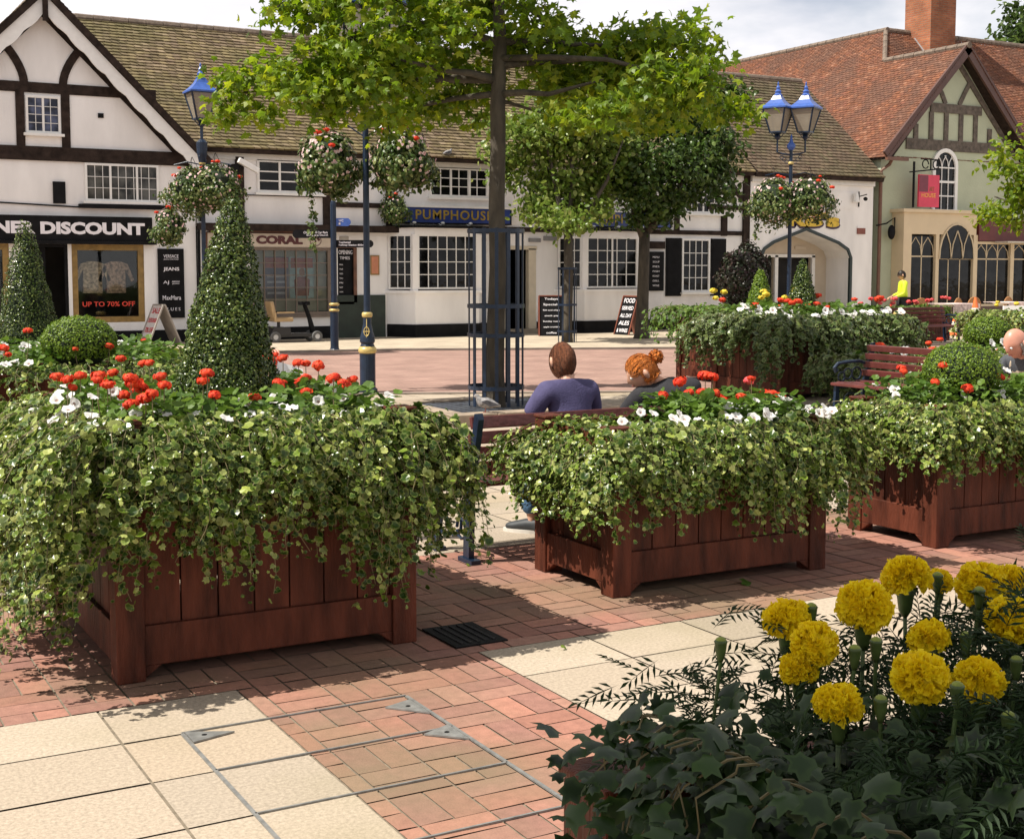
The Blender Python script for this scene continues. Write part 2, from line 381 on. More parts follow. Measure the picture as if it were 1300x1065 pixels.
def tubes_np(lines, rad, seg=4):
    """thin stems: list of (k,3) polylines -> triangles"""
    Vs, Ts, b = [], [], 0
    for ln in lines:
        ln = np.asarray(ln); k = len(ln); t = unit(np.gradient(ln, axis=0))
        ref = np.array([0.3, 0.5, 0.8]); x = unit(np.cross(t, ref)); y = np.cross(t, x)
        a = np.arange(seg) * 2 * np.pi / seg; rr = (rad if np.isscalar(rad) else rad) * np.linspace(1, .6, k)
        V = ln[:, None, :] + rr[:, None, None] * (np.cos(a)[None, :, None] * x[:, None, :] + np.sin(a)[None, :, None] * y[:, None, :])
        i = np.arange(k - 1)[:, None] * seg; j = np.arange(seg)[None]; j2 = (j + 1) % seg
        q = np.stack([i + j, i + j2, i + seg + j2, i + seg + j], -1).reshape(-1, 4)
        Vs.append(V.reshape(-1, 3)); Ts.append(np.concatenate([q[:, [0, 1, 2]], q[:, [0, 2, 3]]]) + b); b += k * seg
    V = np.concatenate(Vs); return V, np.concatenate(Ts), np.zeros(len(V))
def text(body, parent, name, m, o, ux, width, height, extrude=0.004, bold=0.0, nrm=None, shear=0.0, spacing=1.0, vert=(0, 0, 1)):
    """lettering mesh: o = centre point (world), ux = reading direction, sized to width x height"""
    cu = bpy.data.curves.new(name, 'FONT'); cu.body = body; cu.extrude = extrude; cu.offset = bold; cu.size = 1
    cu.align_x = 'CENTER'; cu.shear = shear; cu.space_character = spacing; cu.resolution_u = 3
    to = bpy.data.objects.new('tmp', cu); COL.objects.link(to); bpy.context.view_layer.update()
    dg = bpy.context.evaluated_depsgraph_get(); me = bpy.data.meshes.new_from_object(to.evaluated_get(dg))
    bpy.data.objects.remove(to)
    n = len(me.vertices); co = np.empty(n * 3); me.vertices.foreach_get('co', co); co = co.reshape(-1, 3)
    mn = co.min(0); mxx = co.max(0); co[:, 0] = (co[:, 0] - (mn[0] + mxx[0]) / 2) / (mxx[0] - mn[0]) * width
    co[:, 1] = (co[:, 1] - (mn[1] + mxx[1]) / 2) / (mxx[1] - mn[1]) * height
    ux = Vector(ux).normalized(); vz = Vector(vert).normalized(); nn = ux.cross(vz)
    off = woff(parent) if parent else Vector((0, 0, 0)); oo = Vector(o) - off
    Wd = np.array(oo[:])[None] + co[:, 0:1] * np.array(ux[:])[None] + co[:, 1:2] * np.array(vz[:])[None] + co[:, 2:3] * np.array(nn[:])[None]
    me.vertices.foreach_set('co', Wd.astype(np.float32).ravel()); me.materials.clear(); me.materials.append(m); me.update(); me.name = name
    return link_mesh(me, name, parent)

# ================================================================== SETTING: ground, paving, road
def structure(o): o['kind'] = 'structure'; return o
g = MB(); g.box(-300, 400, -60, 600, -0.6, -0.006)
structure(g.build('ground', mat('sandy jointing', (0.20, 0.165, 0.12), 0.95, 0.3, 25)))
gr = random.Random(3)
BRX0, BRX1, BRY0, BRY1 = -6.0, 16.0, 5.06, 6.98        # brick band along the row of planters
BCX0, BCX1 = 1.58, 2.66                                  # brick strip running toward the camera
def tile_field(name, mt, x0, x1, y0, y1, tw, th, skip, gap=0.005, ox=0.0, oy=0.0, z=0.0):
    V = []; F = []
    i0 = math.floor((x0 - ox) / tw); j0 = math.floor((y0 - oy) / th)
    for i in range(i0, math.ceil((x1 - ox) / tw)):
        for j in range(j0, math.ceil((y1 - oy) / th)):
            a, b, c, d = ox + i * tw, ox + (i + 1) * tw, oy + j * th, oy + (j + 1) * th
            for (p, q, r_, s_) in skip(a, b, c, d):
                if q - p < 0.03 or s_ - r_ < 0.03: continue
                dz = [gr.uniform(-0.0012, 0.0012) for _ in range(4)]
                k = len(V); e = gap
                V += [(p + e, r_ + e, z + dz[0]), (q - e, r_ + e, z + dz[1]), (q - e, s_ - e, z + dz[2]), (p + e, s_ - e, z + dz[3])]
                F.append((k, k + 1, k + 2, k + 3))
    return structure(np_mesh(name, V, F, mt))
def clip_out(a, b, c, d):
    """the part of a slab left over by the brick bands"""
    out = []
    if d <= BRY0 or c >= BRY1: segs = [(c, d)]
    elif c < BRY0 < d: segs = [(c, BRY0)]
    elif c < BRY1 < d: segs = [(BRY1, d)]
    else: segs = []
    for (c2, d2) in segs:
        if d2 <= BRY0 + 1e-6:
            if b <= BCX0 or a >= BCX1: out.append((a, b, c2, d2))
            else:
                if a < BCX0: out.append((a, BCX0, c2, d2))
                if b > BCX1: out.append((BCX1, b, c2, d2))
        else: out.append((a, b, c2, d2))
    return out
M_tile = piece_mat('buff stone slab', [(0.36, 0.295, 0.225), (0.42, 0.350, 0.270), (0.32, 0.268, 0.210), (0.39, 0.320, 0.245), (0.38, 0.305, 0.225)], 0.85, 0.34, 70, 0.35, big=(0.9, (0.24, 0.21, 0.12), 0.52, 0.72, 0.45))
tile_field('stone_paving', M_tile, -5, 16, -1.2, 17.5, 0.54, 0.41, clip_out, ox=1.04 - 0.54 * 10, oy=4.66 - 0.41 * 20)
# brick pavers: pairs laid in alternating directions
M_brick = piece_mat('red clay paver', [(0.33, 0.155, 0.11), (0.28, 0.135, 0.10), (0.38, 0.18, 0.13), (0.30, 0.155, 0.12), (0.24, 0.12, 0.095), (0.35, 0.19, 0.14)], 0.85, 0.22, 22, 0.4, big=(0.8, (0.17, 0.15, 0.085), 0.46, 0.66, 0.6))
V = []; F = []
def paver(p, q, r_, s_):
    regs = [(BRX0, BRX1, BRY0, BRY1), (BCX0, BCX1, -1.2, BRY0)]
    for (X0, X1, Y0, Y1) in regs:
        a, b, c, d = max(p, X0), min(q, X1), max(r_, Y0), min(s_, Y1)
        if b - a < 0.02 or d - c < 0.02: continue
        e = 0.0035; k = len(V); z = [gr.uniform(-0.0015, 0.0015) for _ in range(4)]
        V.extend([(a + e, c + e, z[0]), (b - e, c + e, z[1]), (b - e, d - e, z[2]), (a + e, d - e, z[3])]); F.append((k, k + 1, k + 2, k + 3))
bw, bh = 0.236, 0.118
for j in range(-10, 60):
    for i in range(-30, 70):
        x = i * bw; y = -1.2 + j * bw * 1.0
        if (i + j) % 2 == 0:
            paver(x, x + bw, y, y + bh); paver(x, x + bw, y + bh, y + bw)
        else:
            paver(x, x + bh, y, y + bw); paver(x + bh, x + bw, y, y + bw)
structure(np_mesh('brick_paving', V, F, M_brick))
# road of small bricks crossing the square, far pavement with a low kerb
near = [(-22, 29.8), (4.36, 17.89), (11.86, 14.5), (16, 13.4), (60, 8)]
far = [(-30, 33.5), (-8, 29.6), (6.47, 26.6), (11.55, 25.6), (17.54, 23.1), (24, 21.2), (60, 14)]
def sheet(name, poly, z, m, hole=None):
    b = MB(); b.add([(x, y, z) for x, y in poly], [tuple(range(len(poly)))]); return structure(b.build(name, m))
bmr = bmesh.new()
M_road = brick_mat('road paver brick', (0.34, 0.215, 0.175), (0.28, 0.17, 0.14), (0.22, 0.16, 0.13), 0.22, 0.11, 0.007, blotch=0.16, bump=0.2)
b = MB(); b.add([(x, y, 0.006) for x, y in near + far[::-1]], [tuple(range(len(near) + len(far)))]); structure(b.build('road', M_road))
b = MB()
pv = far + [(60, 60), (-30, 60)]
b.add([(x, y, 0.045) for x, y in pv], [tuple(range(len(pv)))])
for i in range(len(far) - 1):
    b.add([(far[i][0], far[i][1], 0.0), (far[i + 1][0], far[i + 1][1], 0.0), (far[i + 1][0], far[i + 1][1], 0.045), (far[i][0], far[i][1], 0.045)], [(0, 1, 2, 3)])
structure(b.build('pavement', brick_mat('pavement slab', (0.46, 0.385, 0.29), (0.41, 0.345, 0.26), (0.22, 0.19, 0.15), 0.6, 0.45, 0.008, blotch=0.14, bump=0.2)))
b = MB()
for i in range(len(near) - 1): b.bar((near[i][0], near[i][1], 0.006), (near[i + 1][0], near[i + 1][1], 0.006), 0.12, 0.03)
for i in range(len(far) - 1): b.bar((far[i][0], far[i][1] - .06, 0.024), (far[i + 1][0], far[i + 1][1] - .06, 0.024), 0.12, 0.05)
structure(b.build('kerb', mat('grey kerb stone', (0.23, 0.19, 0.155), 0.85, 0.25, 3, 0.3)))

# ================================================================== BUILDINGS
def wall_holes(mb, x0, x1, z0, z1, y, holes, depth=0.2, thick=None):
    xs = sorted(set([x0, x1] + [h[0] for h in holes] + [h[1] for h in holes])); zs = sorted(set([z0, z1] + [h[2] for h in holes] + [h[3] for h in holes]))
    for i in range(len(xs) - 1):
        for j in range(len(zs) - 1):
            a, b, c, d = xs[i], xs[i + 1], zs[j], zs[j + 1]; mx_, mz = (a + b) / 2, (c + d) / 2
            if any(h[0] < mx_ < h[1] and h[2] < mz < h[3] for h in holes): continue
            mb.add([(a, y, c), (b, y, c), (b, y, d), (a, y, d)], [(0, 1, 2, 3)])
    for (a, b, c, d) in holes:
        e = y + depth
        mb.add([(a, y, c), (a, y, d), (a, e, d), (a, e, c)], [(0, 1, 2, 3)]); mb.add([(b, y, c), (b, e, c), (b, e, d), (b, y, d)], [(0, 1, 2, 3)])
        mb.add([(a, y, d), (b, y, d), (b, e, d), (a, e, d)], [(0, 1, 2, 3)]); mb.add([(a, y, c), (a, e, c), (b, e, c), (b, y, c)], [(0, 1, 2, 3)])
def window(parent, o, ux, w, z0, z1, cols, rows, fr=0.06, br=0.022, mull=(), n0=0.0, n1=0.05, gm=None, fm=None, sill=0.08, name='window'):
    """framed window on a wall line starting at (x,y)=o running along ux; glass n0+6mm, frame stands out to n1"""
    ux = Vector((ux[0], ux[1], 0)).normalized(); nn = Vector((ux.y, -ux.x, 0)); o = Vector((o[0], o[1], 0))
    def bx(mb, a, b, na, nb, c, d):
        P = lambda x, n, z: o + ux * x + nn * n + Vector((0, 0, z))
        mb.add([P(a, nb, c), P(b, nb, c), P(b, na, c), P(a, na, c), P(a, nb, d), P(b, nb, d), P(b, na, d), P(a, na, d)],
               [(0, 3, 2, 1), (4, 5, 6, 7), (0, 1, 5, 4), (1, 2, 6, 5), (2, 3, 7, 6), (3, 0, 4, 7)])
    f = MB()
    bx(f, 0, fr, n0, n1, z0, z1); bx(f, w - fr, w, n0, n1, z0, z1); bx(f, fr, w - fr, n0, n1, z1 - fr, z1); bx(f, fr, w - fr, n0, n1, z0, z0 + fr)
    m_ = sorted(mull)
    for q in m_: bx(f, q * w - fr * .45, q * w + fr * .45, n0, n1 - .004, z0 + fr, z1 - fr)
    for i in range(1, cols):
        x = fr + (w - 2 * fr) * i / cols
        if any(abs(x - q * w) < 0.04 for q in m_): continue
        bx(f, x - br / 2, x + br / 2, n0 + .008, n1 - .018, z0 + fr, z1 - fr)
    for j in range(1, rows):
        z = z0 + fr + (z1 - z0 - 2 * fr) * j / rows; bx(f, fr, w - fr, n0 + .008, n1 - .021, z - br / 2, z + br / 2)
    if sill: bx(f, -.06, w + .06, n0, n1 + sill, z0 - .06, z0 - .002)
    fo = f.build(name, fm or M_whitewood, parent)
    p = MB(); bx(p, fr * .5, w - fr * .5, n0 + .001, n0 + .007, z0 + fr * .5, z1 - fr * .5); p.build('pane', gm or M_glass, fo)
    return fo
def roof_tiles(parent, name, e0, e1, r0, r1, m, course=0.105, tw=0.165, lift=0.022, sag=0.0, seed=1, base=None, edge=True):
    """plain clay tiles laid course by course on a sloping four-sided patch, every tile a piece of its own"""
    g_ = random.Random(seed); e0, e1, r0, r1 = map(Vector, (e0, e1, r0, r1))
    n = (e1 - e0).cross(r0 - e0) if (r0 - e0).length > .1 else (e1 - e0).cross(r1 - e0)
    n.normalize()
    if n.z < 0: n = -n
    L_ = max((r0 - e0).length, (r1 - e1).length); nc = max(2, int(L_ / course)); V = []; F = []
    for i in range(nc):
        t0, t1 = i / nc, (i + 1.25) / nc
        a, b = e0.lerp(r0, t0), e1.lerp(r1, t0); c, d = e0.lerp(r0, min(1, t1)), e1.lerp(r1, min(1, t1))
        wd = (b - a).length; k = max(1, round(wd / tw)); off = 0.5 * (i % 2)
        for q in range(-1, k + 1):
            u0 = max(0, (q + off) / k); u1 = min(1, (q + 1 + off) / k)
            if u1 - u0 < 0.15 / k: continue
            gp_ = 0.012 / max(wd, .01); l0 = lift + g_.uniform(-.006, .008); l1 = lift + g_.uniform(-.006, .008)
            dn = (a - c).normalized() * g_.uniform(-.006, .010)
            P0 = a.lerp(b, u0 + gp_) + dn; P1 = a.lerp(b, u1) + dn; Q0 = c.lerp(d, u0 + gp_); Q1 = c.lerp(d, u1)
            sg = lambda p, u: p - Vector((0, 0, sag * math.sin(math.pi * u) * (0.4 + t0)))
            P0 = sg(P0, u0); P1 = sg(P1, u1); Q0 = sg(Q0, u0); Q1 = sg(Q1, u1)
            s_ = len(V); V += [P0 - n * .01, P1 - n * .01, P1 + n * l1, P0 + n * l0, Q1 + n * .004, Q0 + n * .004]
            F += [(s_, s_ + 1, s_ + 2, s_ + 3), (s_ + 3, s_ + 2, s_ + 4, s_ + 5)]
    me_ = [tuple(v) for v in V]
    o = np_mesh(name, me_, F, m, parent)
    return o
def slab(parent, name, pts, th, m):
    b = MB(); b.prism(pts, (0, 0, 0), (0, 0, -th)); return b.build(name, m, parent)
M_rooftile = piece_mat('mossy clay roof tile', [(0.17, 0.13, 0.065), (0.12, 0.09, 0.050), (0.22, 0.17, 0.09), (0.14, 0.10, 0.065), (0.25, 0.19, 0.12)], 0.9, 0.4, 3.0, 0.4, big=(0.5, (0.10, 0.095, 0.035), 0.45, 0.68, 0.5))
M_rooftile2 = piece_mat('brown clay roof tile', [(0.125, 0.085, 0.058), (0.10, 0.075, 0.05), (0.15, 0.105, 0.07), (0.115, 0.095, 0.055)], 0.9, 0.3, 3.0, 0.4, big=(0.6, (0.075, 0.075, 0.03), 0.45, 0.68, 0.6))
M_redtile = piece_mat('red clay roof tile', [(0.20, 0.078, 0.048), (0.13, 0.056, 0.034), (0.16, 0.065, 0.036), (0.23, 0.090, 0.045), (0.12, 0.055, 0.036), (0.18, 0.072, 0.040), (0.14, 0.06, 0.034), (0.27, 0.13, 0.08)], 0.9, 0.25, 4.0, 0.4, big=(0.7, (0.11, 0.062, 0.045), 0.47, 0.62, 0.6))
M_ridge = mat('grey brown ridge tile', (0.17, 0.13, 0.10), 0.9, 0.3, 8, 0.5)
def ridge_caps(parent, a, b, m=None, r=0.10):
    a = Vector(a); b = Vector(b); n = max(1, int((b - a).length / 0.42)); k = MB()
    for i in range(n):
        p = a.lerp(b, i / n); q = a.lerp(b, (i + 0.96) / n); k.tube([p, q], [r * 1.02, r * 0.96], 8)
    return k.build('ridge', m or M_ridge, parent)
YF = 30.5

# ---- left: gabled discount clothes shop
A = thing('gabled_shop', 'white and dark timber gabled shop under the big black DISCOUNT sign, at the left edge', 'shop', (5.5, YF, 0))
b = MB()
wall_holes(b, -1.5, 8.75, 0.0, 4.2, YF, [(5.02, 5.9, 0.03, 2.25), (5.98, 7.56, 0.52, 2.25), (1.5, 4.68, 0.5, 2.25)], 0.18)
b.add([(1.95, YF, 4.2), (8.75, YF, 4.2), (8.75, YF, 4.25), (5.49, YF, 7.5), (2.2, YF, 4.25)], [(0, 1, 2, 3, 4)])
b.add([(8.75, YF, 0), (8.75, YF + 1.2, 0), (8.75, YF + 1.2, 4.2), (8.75, YF, 4.2)], [(0, 1, 2, 3)])
b.build('wall', M_white, A)
b = MB(); b.box(-1.5, 5.0, YF - .03, YF + .01, 0.045, .33); b.box(5.95, 8.72, YF - .03, YF + .01, 0.045, .33); b.build('plinth', M_black, A)
b = MB(); b.box(-1.5, 8.6, YF + .25, YF + 3.2, 0.05, 2.6)
for f in range(len(b.f)): b.f[f] = b.f[f][::-1]
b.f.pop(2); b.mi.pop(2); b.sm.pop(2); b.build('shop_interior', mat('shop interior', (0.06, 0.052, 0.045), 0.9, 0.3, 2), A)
# timber frame
b = MB(); y0, y1 = YF - .035, YF + .02
b.box(1.4, 8.70, y0 - .03, y1, 4.04, 4.34)
b.box(2.55, 8.45 - .55, y0, y1, 5.48, 5.70)
b.box(4.90, 5.08, y0, y1, 4.34, 5.48); b.box(5.84, 6.02, y0, y1, 4.34, 5.48)
for sx in (-1, 1):
    b.strip([(5.49 + sx * (0.42 + 0.62 * (t / 8) ** 2 if 0 else 0.40 + .58 * (t / 8) ** 1.8), 5.66 + 1.02 * (t / 8)) for t in range(9)], 0.17, y0 + .004, y1)
    b.strip([(5.49 + sx * .02, 7.22), (5.49 + sx * 3.22, 4.02)], 0.20, y0 - .006, y1)
    b.strip([(5.49 + sx * 2.2, 5.2), (5.49 + sx * 3.3, 4.1)], 0.26, y0 - .01, y1)
b.build('timber_frame', M_timber, A)
window(A, (5.10, YF), (1, 0), 0.72, 4.62, 5.42, 4, 4, 0.05, 0.012, mull=(.5,), gm=glass_mat('leaded blue glass', (.05, .06, .10)))
window(A, (6.30, YF), (1, 0), 1.62, 3.20, 4.03, 9, 3, 0.05, 0.012, mull=(.34, .70), gm=M_glass2)
b = MB(); b.box(6.15, 8.05, YF - .16, YF + .01, 3.04, 3.13); b.build('window_shelf', M_black, A)
b = MB(); b.box(5.62, 5.98 - .1, YF - .05, YF + .01, 3.13, 3.60); b.build('air_vent', M_black, A)
b = MB(); b.box(6.62, 6.74, YF - .03, YF + .01, 5.02, 5.12); b.build('air_vent', M_black, A)
b = MB(); b.tube([(3, YF - .03, 3.18), (4.6, YF - .03, 3.12), (6.2, YF - .03, 3.06)], .018, 6); b.tube([(8.05, YF - .03, 3.08), (8.7, YF - .03, 3.1)], .018, 6); b.build('cable', M_black, A)
# bargeboards with scalloped lower edge, roof
b = MB()
for sx in (-1, 1):
    P = []; n = 40
    ax, az, ex, ez = 5.49, 7.50, 5.49 + sx * 3.52, 3.98
    for i in range(n + 1):
        t = i / n; P.append((ax + (ex - ax) * t, az + (ez - az) * t))
    lo = []
    for i in range(n + 1):
        t = i / n; d = 0.30 + 0.055 * abs(math.sin(t * math.pi * 8.5)) ; lo.append((P[i][0], P[i][1] - d * 1.15))
    for i in range(n):
        q = [P[i], P[i + 1], lo[i + 1], lo[i]]
        if sx < 0: q = q[::-1]
        b.prism([(x, 30.10, z) for x, z in q], (0, 0, 0), (0, .05, 0))
b.build('bargeboard', M_whitewood, A)
b = MB()
for sx in (-1, 1):
    b.strip([(5.49, 7.60), (5.49 + sx * 3.66, 3.96)], .13, 30.02, YF + .3)
b.box(5.44, 5.54, 30.0, 30.12, 6.95, 7.72); b.build('verge', M_timber, A)
b = MB(); b.prism([(5.49, 30.2, 7.62), (9.15, 30.2, 3.96), (5.49, 30.2, 7.56)], (0, 0, 0), (0, 5, 0)); b.prism([(5.49, 30.2, 7.56), (1.83, 30.2, 3.96), (5.49, 30.2, 7.62)], (0, 0, 0), (0, 5, 0)); b.build('roof_base', M_timber, A)
roof_tiles(A, 'roof', (9.14, 30.05, 4.03), (9.14, 35, 4.03), (5.5, 30.05, 7.68), (5.5, 35, 7.68), M_rooftile, seed=2)
roof_tiles(A, 'roof', (1.84, 35, 4.03), (1.84, 30.05, 4.03), (5.48, 35, 7.68), (5.48, 30.05, 7.68), M_rooftile, seed=3)
ridge_caps(A, (5.49, 30.0, 7.66), (5.49, 35, 7.66))
# lower range left behind the gable
b = MB(); b.box(-9, 3, YF + .8, YF + 6, 0, 4.0); b.build('side_wall', M_white, A)
roof_tiles(A, 'roof', (-9, 30.6, 4.0), (4.5, 30.6, 4.0), (-9, 33.8, 6.95), (4.5, 33.8, 6.95), M_rooftile, seed=4, tw=.2)
# fascia sign
sg = MB(); sg.box(-1.5, 7.72, YF - .16, YF - .002, 2.33, 2.86); so = sg.build('shop_sign', M_black, A)
sg = MB(); sg.box(-1.5, 7.80, YF - .22, YF - .002, 2.25, 2.325); sg.build('sign_cornice', M_black, A)
M_letter = mat('white sign letter', (0.82, 0.80, 0.84), 0.5, 0.03, 5)
text('DISCOUNT', so, 'lettering', M_letter, (6.43, YF - .168, 2.595), (1, 0, 0), 2.24, 0.27, 0.006, 0.05)
text('DESIGNER', so, 'lettering', M_letter, (4.22, YF - .168, 2.60), (1, 0, 0), 1.96, 0.27, 0.006, 0.05)
# shop window frame (gold), glass, clothes
M_goldframe = mat('brass shopfront frame', (0.27, 0.17, 0.05), 0.35, 0.25, 9, metal=0.3)
for (x0, x1) in ((5.98, 7.56), (1.5, 4.68)):
    window(A, (x0, YF + .10), (1, 0), x1 - x0, .52, 2.25, 1, 1, 0.13, 0, n0=0, n1=.06, gm=M_clear, fm=M_goldframe, sill=0)
b = MB(); b.box(5.02, 5.09, YF + .02, YF + .12, .03, 2.25); b.box(5.83, 5.90, YF + .02, YF + .12, .03, 2.25); b.box(5.09, 5.83, YF + .02, YF + .12, 2.18, 2.25); dfo = b.build('door_frame', M_black, A)
b = MB(); b.box(5.09, 5.45, YF + .14, YF + .18, .05, 2.18); b.build('door', M_black, A)
def garment(x, y, z, c, sp, seed):
    k = MB(); g_ = random.Random(seed)
    prof = [(-.20, .0), (-.21, -.55), (.21, -.55), (.20, 0), (.34, -.30), (.40, -.26), (.26, .10), (.09, .16), (-.09, .16), (-.26, .10), (-.40, -.26), (-.34, -.30)]
    k.prism([(x + a, y, z + c_) for a, c_ in prof], (0, 0, 0), (0, .07, 0))
    m_ = mat('patterned blouse cloth ' + sp, c, 0.8, 0.75, 16)
    return k.build('blouse', m_, None)
for (gx, nm, cc) in ((6.50, 'cream', (.55, .40, .28)), (7.02, 'rose', (.50, .32, .24))):
    o = garment(gx, YF + .38, 1.72, cc, nm, 3); tag(o, '%s patterned blouse hanging in the discount shop window, %s of the pair' % ('cream' if nm == 'cream' else 'pink', 'left' if nm == 'cream' else 'right'), 'blouse', 'blouses in the shop window')
text('UP TO 70% OFF', A, 'window_lettering', mat('red window lettering', (0.75, .06, .03), .5), (6.78, YF + .085, .93), (1, 0, 0), 1.15, 0.11, 0.002, 0.01)
b = MB(); b.box(6.1, 7.45, YF + .3, YF + .9, .05, .62); b.build('display_plinth', M_timber_grey, A)
# brand board on the white pier
b = MB(); b.box(7.86, 8.45, YF - .05, YF - .002, .60, 2.17); bo = b.build('brand_board', M_black, A)
for (s_, z, w, h, bd, sc) in (('VERSACE', 2.0, .34, .075, .0, 1), ('JEANS COUTURE', 1.925, .34, .03, .0, 1), ('JEANS', 1.70, .36, .10, .02, 1), ('AJ', 1.40, .13, .09, 0, 1), ('ARMANI', 1.425, .17, .035, 0, 1), ('JEANS', 1.375, .17, .035, 0, 1), ('MaxMara', 1.06, .42, .10, .005, 1), ('BLUES', .80, .38, .07, 0, 1.5)):
    x = 8.155
    if s_ == 'AJ': x = 8.03
    if h == .035: x = 8.25
    text(s_, bo, 'lettering', M_letter, (x, YF - .056, z), (1, 0, 0), w, h, 0.003, bd, spacing=sc)

# ---- long range: betting shop and pub under one mossy roof
B = thing('pub_and_betting_shop', 'long white timber-framed range with mossy roof holding the betting shop and blue-signed pub', 'pub', (16.8, YF, 0))
b = MB()
X0, X1 = 8.78, 24.85
wall_holes(b, X0, X1, 0, 4.40, YF, [(9.05, 9.95, .05, 2.45), (10.04, 12.03, .62, 2.22), (12.22, 12.68, 0.9, 2.25), (16.83, 17.77, .06, 2.22)], .16)
b.add([(X0, YF + 7.2, 0), (X0, YF + 7.2, 4.4), (X1, YF + 7.2, 4.4), (X1, YF + 7.2, 0)], [(0, 1, 2, 3)])
b.build('wall', M_white, B)
b = MB(); b.box(X0, X1, YF + .18, YF + 3.0, 0.05, 2.7)
for f in range(len(b.f)): b.f[f] = b.f[f][::-1]
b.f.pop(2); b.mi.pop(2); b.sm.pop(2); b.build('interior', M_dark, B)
b = MB(); b.box(12.75, 13.45, YF - .05, YF + .01, .02, 1.08); b.box(12.04, 12.75, YF - .05, YF + .01, .02, 1.08); b.build('green_panel', mat('dark green panelling', (0.016, 0.028, 0.020), .6, .3, 5), B)
b = MB()
for (p, q) in (((16.25, 0), (16.82, 0)), ((17.80, 0), (18.35, 0)), ((21.25, 0), (24.8, 0)), ((8.8, 0), (9.0, 0)), ((10.0, 0), (12.03, 0))):
    b.box(p[0], q[0], YF - .035, YF + .012, .03, .34)
for (xa, xb, xc, xd) in ((13.5, 13.96, 15.72, 16.2), (18.4, 18.85, 20.6, 21.2)):
    b.prism([(xa, YF - .02, .03), (xb - .02, 29.76, .03), (xc + .02, 29.76, .03), (xd, YF - .02, .03)], (0, 0, 0), (0, 0, .33))
b.build('plinth', M_black, B)
# jetty beam, posts, wall plate, braces
b = MB(); y0 = YF - .05
b.box(X0, 13.9, YF - .32, YF + .01, 2.60, 2.76)
b.box(13.9, 24.8, y0, YF + .01, 2.68, 2.80)
b.box(X0, 12.0, y0, YF + .01, 3.42 - .0, 3.44)
for x, z0, z1, w in ((9.80, 2.76, 4.30, .20), (11.95, 2.76, 4.30, .20), (13.58, 2.76, 4.3, .17), (18.0, 2.8, 4.3, .16), (19.0, 2.8, 4.3, .16), (22.3, 2.80, 3.3, .16), (23.95, 2.66, 3.24, .20)):
    b.box(x - w / 2, x + w / 2, y0 - .004, YF + .01, z0, z1)
b.box(24.62, 24.84, y0 - .02, YF + .01, 2.30, 4.40)
for (x, z, w) in ((24.0, 3.46, 1.24), (12.8, 3.26, 1.5), (18.5, 3.40, 1.0), (9.3, 3.46, .95)): b.box(x - w / 2, x + w / 2, y0, YF + .01, z - .06, z + .06)
b.strip([(23.95, 4.36), (24.2, 4.12), (24.45, 3.86), (24.62, 3.70)], .15, y0 - .002, YF + .01)
b.build('timber_frame', M_timber, B)
b = MB(); b.box(X0, X1, YF - .34, YF - .22, 4.38, 4.46); b.box(X0, X1, YF - .22, YF - .04, 4.40, 4.44); b.build('gutter', M_black, B)
b = MB(); b.box(X0, X1, YF - .05, YF - .002, 4.24, 4.38); b.build('wall_plate', M_whitewood, B)
# roof
roof_tiles(B, 'roof', (8.6, 30.10, 4.47), (24.75, 30.10, 4.47), (5.6, 33.9, 7.76), (24.75, 33.9, 7.78), M_rooftile, 0.15, 0.18, lift=.035, seed=5)
b = MB(); b.prism([(8.6, 30.12, 4.44), (24.75, 30.12, 4.44), (24.75, 33.9, 7.72), (5.6, 33.9, 7.72)], (0, 0, 0), (0, .05, -.08)); b.prism([(5.6, 33.95, 7.72), (24.75, 33.95, 7.72), (24.75, 37.8, 4.44), (5.6, 37.8, 4.44)], (0, 0, 0), (0, 0, -.08)); b.build('roof_base', M_timber, B)
ridge_caps(B, (5.6, 33.9, 7.76), (24.7, 33.9, 7.78))
# first-floor windows
window(B, (10.22, YF), (1, 0), 1.62, 3.50, 4.26, 3, 3, .055, .03, mull=(.34, .67), sill=.06)
window(B, (14.68, YF), (1, 0), 1.66, 3.52, 4.26, 6, 3, .055, .02, mull=(.36, .68), sill=.06)
window(B, (19.6, YF), (1, 0), 1.5, 3.52, 4.2, 6, 3, .055, .02, mull=(.36, .68), sill=.06)
window(B, (22.55, YF), (1, 0), 1.30, 3.28, 4.10, 6, 3, .055, .02, mull=(.5,), sill=.06)
